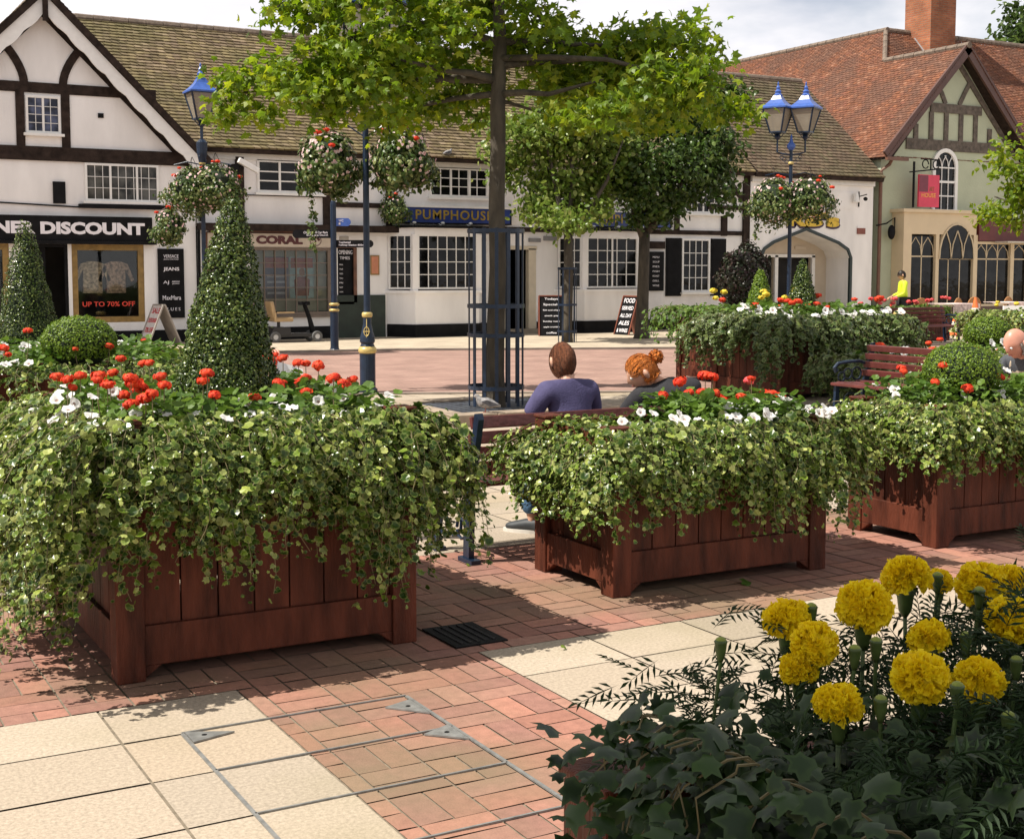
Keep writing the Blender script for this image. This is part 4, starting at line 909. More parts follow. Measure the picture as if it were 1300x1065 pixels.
LM_ivyd = leaf_mat('dark ivy leaf', [(.022, .050, .010), (.035, .075, .012), (.016, .036, .008), (.075, .125, .020), (.03, .06, .01), (.15, .20, .05)], rim=(.22, .26, .10), trans=.22, rough=.33, rimamt=.6)
LM_ivy_plain = leaf_mat('plain green ivy leaf', [(.008, .023, .005), (.014, .036, .007), (.006, .016, .004), (.026, .060, .010)], rim=(.04, .075, .016), trans=.15, rough=.42, rimamt=.5)
LM_ger = leaf_mat('geranium leaf', [(.070, .145, .018), (.12, .21, .025), (.045, .10, .014), (.17, .27, .035)], trans=.35, rough=.5)
LM_box = leaf_mat('box leaf', [(.030, .055, .008), (.020, .040, .006), (.060, .10, .012), (.026, .050, .007), (.20, .25, .06), (.035, .06, .008)], trans=.18, rough=.25)
LM_ball = leaf_mat('bright box leaf', [(.12, .20, .016), (.085, .155, .014), (.16, .25, .020), (.22, .31, .03)], trans=.32, rough=.38)
M_red = leaf_mat('scarlet geranium petal', [(.80, .045, .016), (.86, .10, .025), (.66, .025, .012), (.86, .16, .05)], trans=.35, rough=.6)
M_pink = leaf_mat('coral pink geranium petal', [(.80, .10, .12), (.86, .18, .16), (.70, .06, .08)], trans=.35, rough=.6)
M_petal = leaf_mat('white petunia petal', [(.82, .80, .76), (.86, .85, .83), (.78, .75, .74)], trans=.35, rough=.6)
M_petalthroat = leaf_mat('petunia throat', [(.30, .16, .22), (.45, .36, .25)], trans=.1, rough=.7)
M_yellowfl = leaf_mat('yellow bedding petal', [(.80, .62, .05), (.85, .70, .10)], trans=.3, rough=.6)
M_pale = leaf_mat('pale pink bedding petal', [(.80, .55, .55), (.85, .78, .74), (.75, .40, .42), (.84, .80, .78)], trans=.3, rough=.6)

def ivy(label, x0, x1, y0, y1, zt, seed, strands=260, droop=(.25, .6), bulge=(.10, .32), size=(.026, .046), step=.017, mats=None, sides=None, group='trailing ivy in the planters', topn=900, weights=None, longer=0, tpl=IVY, name='trailing_ivy', parent=None):
    """sides: dict of factor (droop, bulge, weight) for front/right/back/left"""
    g = np.random.default_rng(seed)
    t = thing(name, label, 'ivy', ((x0 + x1) / 2, (y0 + y1) / 2, zt - .1), group)
    sd_ = {'f': (1, 1, 1), 'r': (1, 1, 1), 'b': (.7, .7, .6), 'l': (1, 1, 1)}
    if sides: sd_.update(sides)
    lens = {'f': (x1 - x0), 'r': (y1 - y0), 'b': (x1 - x0), 'l': (y1 - y0)}
    wts = np.array([lens[k] * sd_[k][2] for k in 'frbl']); wts = wts / wts.sum()
    P = []; N = []; T = []; Z = []; lines = []
    for s in range(strands):
        k = 'frbl'[g.choice(4, p=wts)]; dr, bu = sd_[k][:2]; u = g.uniform(-.04, 1.04)
        if k == 'f': p = np.array([x0 + u * (x1 - x0), y0, 0]); n = np.array([0, -1, 0.])
        elif k == 'b': p = np.array([x0 + u * (x1 - x0), y1, 0]); n = np.array([0, 1, 0.])
        elif k == 'l': p = np.array([x0, y0 + u * (y1 - y0), 0]); n = np.array([-1, 0, 0.])
        else: p = np.array([x1, y0 + u * (y1 - y0), 0]); n = np.array([1, 0, 0.])
        # corners fan outwards
        tang = np.array([n[1], -n[0], 0]) * -1
        cu = (u - .5) * 2; fanv = np.sign(cu) * max(0, abs(cu) - .6) * 1.6
        if k in 'br': fanv *= 1
        along = np.array([1, 0, 0.]) if k in 'fb' else np.array([0, 1, 0.])
        n2 = n + along * fanv * .8; n2 /= np.linalg.norm(n2)
        lumps = .62 + .38 * math.sin(u * 9 + seed * 1.7 + 'frbl'.index(k)) * math.sin(u * 5.3 + seed) + g.uniform(-.12, .2)
        D = g.uniform(*droop) * dr * lumps * 1.35; B = g.uniform(*bulge) * bu
        if s < longer: D *= 1.5
        m = max(6, int((D + B + .2) / step)); tt = np.linspace(0, 1, m)
        sway = g.normal(0, .10); wob = g.uniform(0, 6.28)
        out = -.14 + (B + .14) * (1 - np.exp(-tt * 4.5)) - .05 * tt ** 2 * g.uniform(0, 1.5)
        z = zt + (sd_[k][3] if len(sd_[k]) > 3 else 0) + g.uniform(-.05, .045) + .03 * np.sin(np.clip(tt * 8, 0, 3.14)) - D * np.clip(tt - .10, 0, 1) ** 1.15 / .9
        z = np.maximum(z, .03)
        lat = (sway * tt + .025 * np.sin(tt * 9 + wob))
        c = p[None] + n2[None] * out[:, None] + along[None] * lat[:, None]; c[:, 2] = z
        lines.append(c[:: max(1, m // 10)])
        j = g.normal(0, .016, (m, 3)); P.append(c + j)
        nn = n2[None] * g.uniform(.3, 1.0, (m, 1)) + np.array([0, 0, 1.]) * g.uniform(.15, 1.0, (m, 1)) + g.normal(0, .42, (m, 3)); N.append(nn)
        T.append(np.array([0, 0, -1.])[None] * 1.0 + along[None] * g.choice([-1, 1], (m, 1)) * .9 + g.normal(0, .3, (m, 3)))
        Z.append(g.uniform(*size, m) * np.linspace(1.08, .72, m) * g.choice([.6, .8, 1, 1, 1.4], m))
    # mat of leaves on top along the rim
    if topn:
        u = g.uniform(0, 1, topn); v = g.uniform(0, 1, topn) ** 1.6 * .5
        side = g.choice(4, topn, p=wts); xx = np.where(side % 2 == 0, x0 + u * (x1 - x0), np.where(side == 1, x1 - v * (x1 - x0) * .5, x0 + v * (x1 - x0) * .5))
        yy = np.where(side % 2 == 1, y0 + u * (y1 - y0), np.where(side == 0, y0 + v * (y1 - y0) * .5, y1 - v * (y1 - y0) * .5))
        P.append(np.stack([xx, yy, zt + g.uniform(-.04, .05, topn)], 1)); N.append(np.array([[0, 0, 1.]]) + g.normal(0, .5, (topn, 3))); T.append(g.normal(0, 1, (topn, 3))); Z.append(g.uniform(*size, topn))
    P = np.concatenate(P); N = np.concatenate(N); T = np.concatenate(T); Z = np.concatenate(Z)
    V = scatter(tpl, P, N, Z, T, .2, g); 
    if tpl is IVY:
        k_ = g.random(len(P)) < .5; V1 = scatter(IVY, P[k_], N[k_], Z[k_], T[k_], .2, g); V2 = scatter(ROUND, P[~k_], N[~k_], Z[~k_] * .85, T[~k_], .3, g); o = leaves('leaves', mats or LM_ivy, t, [V1, V2])
    else: o = leaves('leaves', mats or LM_ivy, t, [V])
    Vs = tubes_np(lines, .0022, 3); np_mesh('stems', Vs[0], Vs[1], M_stem, t)
    return t
def floret_head(seed, m, r=.050, k=30):
    g = np.random.default_rng(seed); d = unit(g.normal(size=(k, 3)) + np.array([0, 0, .45])); P = d * r * g.uniform(.60, 1.0, (k, 1)) * np.array([1, 1, .62])
    out = []
    for a in range(5):
        tang = unit(np.cross(d, np.roll(d, 1, axis=0))); b = np.cross(d, tang); an = a * 2 * math.pi / 5 + .3
        tg = tang * math.cos(an) + b * math.sin(an)
        out.append(scatter(OVAL, P, d + .35 * tg, r * .46, tg, .25, g))
    V, T, E = merge(out); me = np_mesh('tmp', V, T, m).data; ob = bpy.data.objects['tmp']; bpy.data.objects.remove(ob); return me
def petunia_mesh(seed, m, r=.034):
    g = np.random.default_rng(seed); n = 20; V = [(0, 0, -.018)]; E = []
    for ring, (rr, zz) in enumerate(((.28, -.010), (.72, .002), (1.0, .0))):
        for i in range(n):
            a = 2 * math.pi * i / n; w = 1 - (.13 if ring == 2 else .03) * abs(math.cos(2.5 * a)) ** 4
            V.append((r * rr * w * math.cos(a), r * rr * w * math.sin(a), zz + (g.uniform(-.006, .006) if ring == 2 else 0)))
    F = [(0, 1 + i, 1 + (i + 1) % n) for i in range(n)]; mi = [1] * n
    for q in (0, 1):
        for i in range(n):
            a, b = 1 + q * n + i, 1 + q * n + (i + 1) % n; F += [(a, a + n, b + n), (a, b + n, b)]; mi += [0, 0]
    np_mesh('tmp', V, F, [m, M_petalthroat], mi=mi, smooth=True); ob = bpy.data.objects['tmp']; me = ob.data; bpy.data.objects.remove(ob); return me
GER = [floret_head(i, M_red) for i in range(4)]; GERP = [floret_head(9, M_pink)]
PET = [petunia_mesh(i, M_petal) for i in range(3)]
for i, me in enumerate(GER + GERP + PET): me.name = 'flower_head'
def inst(me, name, parent, loc, rot, sc=1.0):
    o = bpy.data.objects.new(name, me); COL.objects.link(o); o.parent = parent; off = woff(parent)
    o.location = Vector(loc) - off; o.rotation_euler = rot; o.scale = (sc, sc, sc); return o
def plants(label_g, label_p, x0, x1, y0, y1, z, seed, nred, nwhite, nleaf=900, pink=0, hmin=.06, hmax=.22, hole=(), lsize=(.035, .062), wsplit=None, rsplit=None, fs=1.0):
    """scarlet geraniums (leaves + flower heads on stems) and white petunias between them"""
    g = np.random.default_rng(seed); q = random.Random(seed)
    def ok(x, y): return all((x - hx) ** 2 + (y - hy) ** 2 > hr ** 2 for hx, hy, hr in hole)
    if label_g:
        t = thing('geraniums', label_g, 'flowers', ((x0 + x1) / 2, (y0 + y1) / 2, z), 'red geraniums in the planters')
        P = g.uniform((x0, y0, z - .03), (x1, y1, z + hmax * .72), (nleaf, 3)); P = P[[ok(p[0], p[1]) for p in P]]
        leaves('leaves', LM_ger, t, [scatter(ROUND, P, np.array([[0, 0, 1.]]) + g.normal(0, .45, P.shape), g.uniform(*lsize, len(P)), None, 1, g)])
        lines = []; rs = rsplit or [(x0, x1, y0, y1)]
        for i in range(nred):
            for _ in range(30):
                a = rs[i % len(rs)]; x, y = q.uniform(a[0], a[1]), q.uniform(a[2], a[3])
                if ok(x, y): break
            zz = z + q.uniform(hmin + .02, hmax + .05); me = q.choice(GER) if q.random() > pink else GERP[0]
            inst(me, 'flower_head', t, (x, y, zz), (q.uniform(-.3, .3), q.uniform(-.3, .3), q.uniform(0, 6)), q.uniform(.55, 1.0) * fs)
            lines.append(np.array([(x + q.uniform(-.03, .03), y + q.uniform(-.03, .03), z - .05), (x, y, (z + zz) / 2), (x, y, zz)]))
        if lines:
            Vs = tubes_np(lines, .003, 4); np_mesh('stems', Vs[0], Vs[1], M_stem, t)
    if label_p:
        t = thing('petunias', label_p, 'flowers', ((x0 + x1) / 2, (y0 + y1) / 2, z), 'white petunias in the planters'); lines = []
        ws = wsplit or [(x0, x1, y0, y1)]
        for i in range(nwhite):
            for _ in range(30):
                a = ws[i % len(ws)]; x, y = q.uniform(a[0], a[1]), q.uniform(a[2], a[3])
                if ok(x, y): break
            y -= q.uniform(0, .06); zz = z + q.uniform(-.01, .055 + .35 * max(0, min(.22, y - y0)))
            if q.random() < .3 and i > 2: x = lx + q.uniform(-.07, .07); y = ly + q.uniform(-.05, .05); zz = lz + q.uniform(-.03, .03)
            lx, ly, lz = x, y, zz
            inst(q.choice(PET), 'flower_head', t, (x, y, zz), (q.uniform(.1, 1.1), q.uniform(-.5, .3), q.uniform(-.6, .6)), q.uniform(.65, 1.12) * fs)
            lines.append(np.array([(x, y + .03, zz - .09), (x, y + .012, zz - .05), (x, y + .004, zz - .014)]))
        P = g.uniform((x0, y0, z - .03), (x1, y1, z + hmax * .5), (nleaf // 3, 3)); P = P[[ok(p[0], p[1]) for p in P]]
        leaves('leaves', LM_ger, t, [scatter(OVAL, P, np.array([[0, 0, 1.]]) + g.normal(0, .6, P.shape), g.uniform(.025, .045, len(P)), None, 1, g)])
        Vs = tubes_np(lines, .002, 3); np_mesh('stems', Vs[0], Vs[1], M_stem, t)
def topiary(kind, label, x, y, z, r, h, seed, n=7000, lm=None, group='clipped box topiary', size=(.012, .021), lean=0.0):
    g = np.random.default_rng(seed); t = thing('topiary_cone' if kind == 'cone' else 'topiary_ball', label, 'topiary', (x, y, z), group)
    if kind == 'cone':
        prof = lambda u: r * .86 * np.clip(1 - u, 0.0, 1) * (1 + .04 * np.sin(u * 21)) + .036 * (1 - u ** 8)
        u = 1 - np.sqrt(g.uniform(.004, 1, n)); a = g.uniform(0, 2 * np.pi, n); nz_ = g.normal(0, .006, n)
        lump = 1 + .035 * np.sin(3 * a + u * 11 + seed) + .03 * np.sin(7 * a - u * 17)
        rr = prof(u) * lump + nz_; P = np.stack([x + lean * u + rr * np.cos(a), y + rr * np.sin(a), z + u * h + g.normal(0, .008, n)], 1)
        N = np.stack([np.cos(a), np.sin(a), np.full(n, .35) + u * .2], 1) + g.normal(0, .5, (n, 3))
        core = MB(); core.lathe([(float(prof(np.array(v))) - .03 if prof(np.array(v)) > .045 else .012, v * h * .90) for v in np.linspace(0, 1, 14)], (0, 0, 0), 20); core.v = [(x + lean * c_[2] / h + c_[0], y + c_[1], z + c_[2]) for c_ in core.v]
        tr = MB(); tr.tube([(x, y, z - .15), (x, y, z + .05)], .03, 8); tr.build('stem', M_bark, t)
    else:
        d = unit(g.normal(size=(n, 3))); d = d[d[:, 2] > -.55]; n = len(d)
        lump = 1 + .03 * np.sin(d[:, 0] * 9 + seed) * np.sin(d[:, 1] * 8)
        P = np.array([x, y, z + h / 2]) + d * np.array([r, r, h / 2]) * (lump + g.normal(0, .022, n))[:, None]; N = d + g.normal(0, .5, (n, 3))
        core = MB(); core.ball((x, y, z + h / 2), r * .93, 18, 12, (1, 1, h / 2 / r))
        tr = MB(); tr.tube([(x, y, z - .15), (x, y, z + .05)], .025, 8); tr.build('stem', M_bark, t)
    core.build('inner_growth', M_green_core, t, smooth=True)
    leaves('leaves', lm or LM_box, t, [scatter(OVAL, P, N, g.uniform(*size, n), None, 1, g)])
    return t

# the five nearest planters
planter('planter', 'big red-brown timber planter at the front left, holding the tall topiary cone', 1.18, 2.50, 5.34, 6.86, 1.04)
ivy('thick variegated ivy spilling over the big front-left planter, almost to the paving', 1.18, 2.50, 5.34, 6.86, .99, 11, 760, (.50, .74), (.10, .36), (.023, .045), .0160,
    sides={'l': (.98, 1.35, 1.1), 'r': (1.05, .85, 1.1, -.03), 'f': (.92, .9, 1.15), 'b': (.7, .7, .4)}, topn=3600)
plants('scarlet geraniums flowering round the big topiary cone in the front-left planter', 'white petunias along the front of the big front-left planter', 1.22, 2.46, 5.40, 6.80, 1.02, 12, 52, 90, 1500, hmax=.15, fs=.88, hole=[(1.86, 6.05, .25)],
       wsplit=[(1.05, 2.0, 5.28, 5.7), (1.0, 1.5, 5.5, 6.8), (1.9, 2.55, 5.28, 5.8)], rsplit=[(1.15, 1.7, 5.4, 6.8), (1.8, 2.45, 5.45, 6.7), (1.1, 1.7, 5.4, 5.9), (2.0, 2.5, 6.2, 6.8)])
topiary('cone', 'tall clipped box cone in the big front-left planter, in front of the betting shop', 1.87, 6.08, 1.06, 236e-3, .99, 13, 16500, lean=.055)

planter('planter', 'red-brown timber planter in the middle, behind which the two bench sitters sit', 3.70, 5.12, 5.57, 6.36, .85)
ivy('variegated ivy tumbling over the middle planter with one long strand at the front', 3.70, 5.12, 5.57, 6.36, .80, 21, 520, (.30, .50), (.08, .30), (.024, .046), .0165,
    sides={'l': (.60, 1.0, 1.0, -.08), 'r': (.8, 1.2, 1.2), 'f': (1.0, .9, 1.15), 'b': (.4, .3, .3, -.08)}, topn=3600, longer=3)
plants('scarlet geraniums along the back of the middle planter', 'white petunias along the front of the middle planter', 4.30, 5.06, 5.58, 6.28, .85, 22, 15, 50, 900, pink=.12, hmax=.17,
       wsplit=[(3.95, 4.35, 5.6, 5.85), (4.5, 5.15, 5.5, 5.8), (4.3, 4.9, 5.55, 5.75)], rsplit=[(4.4, 4.7, 5.9, 6.2), (4.6, 5.1, 5.8, 6.2)])

planter('planter', 'orange-red timber planter cut by the right edge, with a bright box ball', 6.06, 7.50, 5.65, 6.40, .84)
ivy('variegated ivy over the right-hand planter, leaving its sunlit side board bare', 6.06, 7.50, 5.65, 6.40, .79, 31, 480, (.24, .42), (.08, .26), (.024, .046), .0165,
    sides={'l': (.62, .85, 1.2), 'r': (.8, 1, .6), 'f': (1.0, .9, 1.15), 'b': (.6, .8, .7)}, topn=1600)
plants('scarlet geraniums beside the box ball in the right-hand planter', 'white petunias round the box ball in the right-hand planter', 6.12, 7.44, 5.70, 6.36, .86, 32, 9, 44, 900, pink=.3, hmax=.16, hole=[(6.62, 5.98, .2)])
topiary('ball', 'bright green clipped ball in the right-hand planter, in front of the maroon bench', 6.62, 6.0, .84, .235, .36, 33, 7000, LM_ball, size=(.010, .018))

planter('planter', 'timber planter half hidden behind the big front-left one, with a small ball and a cone', 1.20, 2.62, 8.70, 10.3, 1.0)
ivy('ivy and pale foliage over the planter behind the big front-left one', 1.18, 2.64, 8.68, 10.32, 1.02, 41, 260, (.25, .6), (.1, .4), (.03, .05), .02, sides={'l': (1.2, 1.3, 1.2)}, topn=1200, tpl=OVAL)
plants('scarlet geraniums between the small ball and the cone at the left edge', 'white petunias at the left edge in front of the shop window', 0.95, 2.50, 8.75, 10.25, 1.05, 42, 16, 30, 900, hmax=.18, hole=[(1.85, 8.98, .2)],
       wsplit=[(.95, 1.5, 8.6, 9.4), (1.2, 2.4, 9.4, 10.2)])
topiary('ball', 'small clipped ball at the left, below the DISCOUNT shop window', 1.80, 9.0, 1.02, .235, .34, 43, 6500, LM_ball, size=(.012, .019))
topiary('cone', 'clipped box cone at the left edge in front of the discount shop doorway', 1.80, 10.95, 1.1, .24, 1.0, 44, 8000)
planter('planter', 'low timber planter carrying the cone at the left edge', 1.1, 2.5, 10.45, 11.6, .98)
ivy('pale ivy round the cone at the left edge', 1.1, 2.5, 10.45, 11.6, 1.02, 45, 90, (.2, .5), (.1, .3), (.04, .06), .03, topn=500, tpl=OVAL)

# middle distance planters
planter('planter', 'shaded timber planter beyond the bench sitters, smothered in dark ivy with a cone on top', 11.40, 13.3, 13.3, 14.75, .95)
ivy('dark ivy hedge hanging over the shaded planter beyond the bench sitters', 11.38, 13.4, 13.25, 14.75, 1.03, 51, 380, (.35, .70), (.15, .45), (.05, .085), .034, mats=LM_ivyd, sides={'l': (.95, 1.3, 1.3)}, topn=1500)
plants('red geraniums round the cone in the shaded planter', 'white petunias along the shaded dark ivy planter', 11.5, 13.2, 13.3, 14.7, 1.08, 52, 14, 60, 420, hmax=.2, lsize=(.05, .09), wsplit=[(11.3, 11.9, 13.2, 14.4), (12.0, 13.4, 13.15, 13.5)], fs=1.6)
topiary('cone', 'clipped cone standing before the arched entrance in the shaded ivy planter', 12.75, 14.45, 1.05, .235, .82, 53, 4200, size=(.02, .032))
topiary('cone', 'smallest clipped cone, behind yellow flowers left of the arched entrance', 13.45, 16.2, 1.1, .20, .62, 54, 2500, lm=LM_ball, size=(.025, .04))
planter('planter', 'timber planter of yellow flowers in front of the arched entrance', 12.3, 13.9, 15.4, 16.8, .95)
ivy('bright green foliage over the planter of yellow flowers', 12.2, 14.0, 15.3, 16.9, 1.08, 55, 170, (.2, .45), (.15, .4), (.05, .09), .04, mats=LM_ger, topn=1000, tpl=OVAL, name='bedding_foliage')
def blooms(label, cat, pts, m, r, group=None, name='bedding_flowers'):
    t = thing(name, label, cat, pts[0], group); q = random.Random(len(pts))
    me = floret_head(77, m, 1.0, 30); me.name = 'flower_head'
    for p in pts: inst(me, 'flower_head', t, p, (0, 0, q.uniform(0, 6)), r * q.uniform(.8, 1.2))
    return t
q = random.Random(5)
blooms('round yellow blooms in the planter before the arched entrance', 'flowers', [(q.uniform(12.0, 13.9), q.uniform(15.2, 16.0), 1.24 + q.uniform(0, .14)) for _ in range(9)], M_yellowfl, .07)
# long low bed behind the maroon bench
planter('planter', 'long shaded planter directly behind the empty maroon bench', 11.5, 13.2, 9.4, 12.2, .52)
ivy('dark ivy with red and white flowers behind the empty maroon bench', 11.4, 13.3, 9.2, 12.3, .60, 61, 330, (.3, .65), (.15, .4), (.05, .085), .036, mats=LM_ivyd, topn=2200, sides={'l': (1, 1.2, 1.4)})
plants('red geraniums in the long bed behind the empty maroon bench', 'white petunias in the long bed behind the empty maroon bench', 11.4, 13.2, 9.4, 12.2, .62, 62, 20, 50, 500, hmax=.14, lsize=(.04, .08), fs=1.5)
planter('planter', 'timber planter behind the bald man, with a rounded box ball', 10.6, 12.0, 8.2, 9.6, .80)
ivy('pale variegated ivy over the planter behind the bald man', 10.55, 12.05, 8.1, 9.65, .80, 71, 240, (.2, .45), (.1, .3), (.035, .055), .024, topn=1200)
plants('pink-red geraniums round the ball beside the bald man', 'white petunias round the ball beside the bald man', 10.6, 12.0, 8.2, 9.6, .83, 72, 12, 40, 400, pink=.4, hmax=.12, fs=1.4)
topiary('ball', 'clipped ball beyond the bench, just behind the bald man\'s head', 11.6, 10.15, .80, .25, .36, 73, 4500, LM_ball, size=(.016, .026))
# far planters
planter('planter', 'bright red timber planter at the right edge beyond the traffic cone', 20.4, 22.4, 16.9, 18.3, .78)
ivy('green and yellow foliage spilling left from the bright red planter', 20.3, 22.4, 16.9, 18.3, .86, 81, 130, (.3, .7), (.15, .35), (.06, .09), .05, mats=LM_ivy, topn=700, sides={'f': (.15, .3, .5), 'l': (1.0, 1, 1.6)}, tpl=OVAL)
blooms('yellow blooms on top of the bright red planter', 'flowers', [(q.uniform(20.4, 22), q.uniform(17, 18), .98 + q.uniform(0, .12)) for _ in range(8)], M_yellowfl, .06)
planter('planter', 'dark timber planter behind the far blue-armed bench', 21.9, 24.3, 22.4, 23.2, .72)
ivy('mixed bedding foliage in the planter behind the far blue-armed bench', 21.9, 24.3, 22.4, 23.2, .80, 84, 80, (.1, .25), (.1, .2), (.07, .1), .05, mats=LM_ger, topn=600, tpl=OVAL, name='bedding_foliage')
blooms('purple-red and yellow bedding flowers behind the far blue-armed bench', 'flowers', [(q.uniform(21.9, 24.3), q.uniform(22.2, 23), .92 + q.uniform(0, .14)) for _ in range(16)], M_pink, .07)
planter('planter', 'low dark planter box of white flowers beside the cafe chairs', 26.2, 28.2, 24.6, 25.1, .45)
ivy('pale flowering foliage in the low box beside the cafe chairs', 26.2, 28.2, 24.6, 25.1, .5, 85, 40, (.1, .2), (.1, .2), (.07, .1), .05, mats=LM_ivy, topn=400, tpl=OVAL, name='bedding_foliage')
planter('planter', 'dark planter against the pub wall right of the open shutters', 21.6, 22.9, 27.0, 28.0, .75)
g9 = np.random.default_rng(91)
t = thing('shrub', 'tall dark purple-green shrub in the planter right of the pub shutters', 'shrub', (22.3, 27.6, .7))
d = unit(g9.normal(size=(5200, 3))); Pn = np.array([22.35, 27.6, 1.40]) + d * np.array([.72, .6, .95]) * (g9.uniform(.55, 1.0, (5200, 1)) ** .5) * (1 + .16 * np.sin(d[:, 0:1] * 6) * np.sin(d[:, 2:3] * 7 + 1))
leaves('leaves', leaf_mat('dark shrub leaf', [(.022, .035, .018), (.045, .022, .024), (.03, .05, .02), (.06, .03, .03)], trans=.15, rough=.35), t, [scatter(OVAL, Pn, d + g9.normal(0, .5, d.shape), g9.uniform(.07, .12, 5200), None, 1, g9)])
b = MB(); b.tube([(22.3, 27.5, .6), (22.33, 27.6, 1.6)], .03, 6); b.build('stem', M_bark, t)

# ------------------------------------------------------------------ marigold planter in the foreground
planter('planter', 'nearest planter at the bottom right corner, almost hidden by marigolds and ivy', .99, 2.7, .35, 1.62, .92)
LM_mar = leaf_mat('marigold leaf', [(.012, .032, .007), (.018, .044, .009), (.010, .024, .006), (.024, .052, .010)], trans=.15, rough=.6)
FEATH = []
def feather():
    """pinnate marigold leaf: narrow leaflets either side of a midrib"""
    V = []; T = []
    def lf(x, y, dx, dy, w):
        k = len(V); L_ = math.hypot(dx, dy); nx, ny = -dy / L_ * w, dx / L_ * w
        V.extend([(x, y, 0), (x + dx * .45 + nx, y + dy * .45 + ny, .02), (x + dx, y + dy, -.03), (x + dx * .45 - nx, y + dy * .45 - ny, .02)]); T.extend([(k, k + 1, k + 2), (k, k + 2, k + 3)])
    for i in range(5):
        y = .15 + i * .16
        for s_ in (-1, 1): lf(0, y, s_ * (.30 - .03 * i), .20, .034)
    lf(0, .85, 0, .3, .04); lf(0, 0, 0, .95, .012)
    return np.array(V), np.array(T), np.zeros(len(V))
FT = feather()
gm = np.random.default_rng(101)
t = thing('marigold_foliage', 'dark feathery marigold foliage filling the nearest planter at the bottom right', 'foliage', (1.6, 1.0, 1.0)); t['kind'] = 'stuff'
n = 8500
P = gm.uniform((1.04, .2, .78), (2.75, 1.60, 1.10), (n, 3)); P[:, 2] -= .10 * np.clip((P[:, 1] - 1.3) / .3, 0, 1) * gm.uniform(0, 1, n); P[:, 2] += .05 * np.sin(P[:, 0] * 9) * np.sin(P[:, 1] * 11)
P[:, 2] += .05 * np.clip((P[:, 0] - 1.1) / .35, 0, 1); edge = np.maximum(0, .92 + .12 - P[:, 0]); P[:, 2] -= edge * 1.0
o = leaves('leaves', LM_mar, t, [scatter(FT, P, np.array([[-.2, -.2, 1.]]) + gm.normal(0, .45, (n, 3)), gm.uniform(.05, .085, n), None, 1, gm)])
o['kind'] = 'stuff'
M_mary = leaf_mat('marigold petal', [(.86, .66, .005), (.90, .71, .008), (.80, .58, .004), (.90, .76, .015)], trans=.25, rough=.6)
M_calyx = mat('marigold calyx', (.06, .10, .025), .5, .3, 40)
def ruffle():
    V = []; T = []; nx, ny = 5, 3
    for j in range(ny):
        for i in range(nx):
            u = i / (nx - 1) - .5; v = j / (ny - 1); V.append((u * (.35 + .65 * v), v, .12 * math.sin(i * 2.4 + .6) * v + .15 * v * v))
    for j in range(ny - 1):
        for i in range(nx - 1):
            a = j * nx + i; T += [(a, a + 1, a + nx + 1), (a, a + nx + 1, a + nx)]
    return np.array(V), np.array(T), np.zeros(len(V))
RUF = ruffle()
def marigold_mesh(seed, k=420):
    g = np.random.default_rng(seed); d = unit(g.normal(size=(k, 3))); d = d[d[:, 2] > -.62]
    lump = 1 + .06 * np.sin(d[:, 0] * 5 + seed) + .05 * np.sin(d[:, 1] * 6)
    R_ = .040; P = d * np.array([1, 1, .80]) * R_ * .74 * lump[:, None] * g.uniform(.86, 1.04, (len(d), 1))
    # petals grow outward from the head, standing on edge with ruffled tips
    V = scatter(RUF, P, g.normal(size=d.shape), .0185, d, .22, g)
    ball = MB(); ball.ball((0, 0, 0), R_ * .76, 14, 10, (1, 1, .8))
    np_mesh('tmp', np.concatenate([V[0]]), V[1], [M_mary]); ob = bpy.data.objects['tmp']; me = ob.data; bpy.data.objects.remove(ob); me.name = 'flower_head'; return me
MARY = [marigold_mesh(i) for i in range(3)]
bc = MB(); bc.ball((0, 0, 0), .029, 12, 8, (1, 1, .8)); core_o = bc.build('tmpcore', M_mary); CORE = core_o.data; CORE.name = 'flower_core'; bpy.data.objects.remove(core_o)
# blooms: (photo-derived position in the bed, radius factor, tilt)
def fpos(px, py, d):
    yaw, pit = R(29.22), R(4.79); f = Vector((math.sin(yaw) * math.cos(pit), math.cos(yaw) * math.cos(pit), -math.sin(pit))); r_ = Vector((math.cos(yaw), -math.sin(yaw), 0)); u = r_.cross(f)
    return Vector((0, 0, 1.65)) + (f + r_ * (px - 650) / 1700 - u * (py - 487.5) / 1700) * d
MG = [((1150, 733), 2.08, 1.0, 'topmost marigold, a full yellow globe above the paving'), ((1245, 742), 2.10, 1.05, 'full yellow marigold near the top right, left of its half-hidden neighbour'), ((999, 787), 1.95, .92, 'leftmost marigold, its bud rising to the right'),
      ((1097, 769), 1.95, 1.05, 'big round marigold just below and left of the topmost one'), ((1034, 817), 1.85, .88, 'marigold overlapping the lower right of the leftmost one'), ((1014, 850), 1.85, .70, 'small marigold with a green centre under the two left blooms'),
      ((1065, 895), 1.68, .80, 'lowest marigold, alone among dark leaves'), ((1168, 860), 1.72, .98, 'largest low marigold, left one of the touching pair'), ((1243, 864), 1.74, .88, 'flatter marigold, right one of the touching pair'),
      ((1179, 811), 1.88, .78, 'small flattened marigold above the touching pair'), ((1283, 788), 1.92, .98, 'marigold cut by the right edge, mid height'), ((1193, 738), 2.25, .6, 'half-open marigold between the two top blooms'), ((1284, 738), 2.2, .8, 'marigold at the top right corner of the bed'), ((1240, 763), 2.2, .5, 'small marigold under the top right bloom')]
q = random.Random(8)
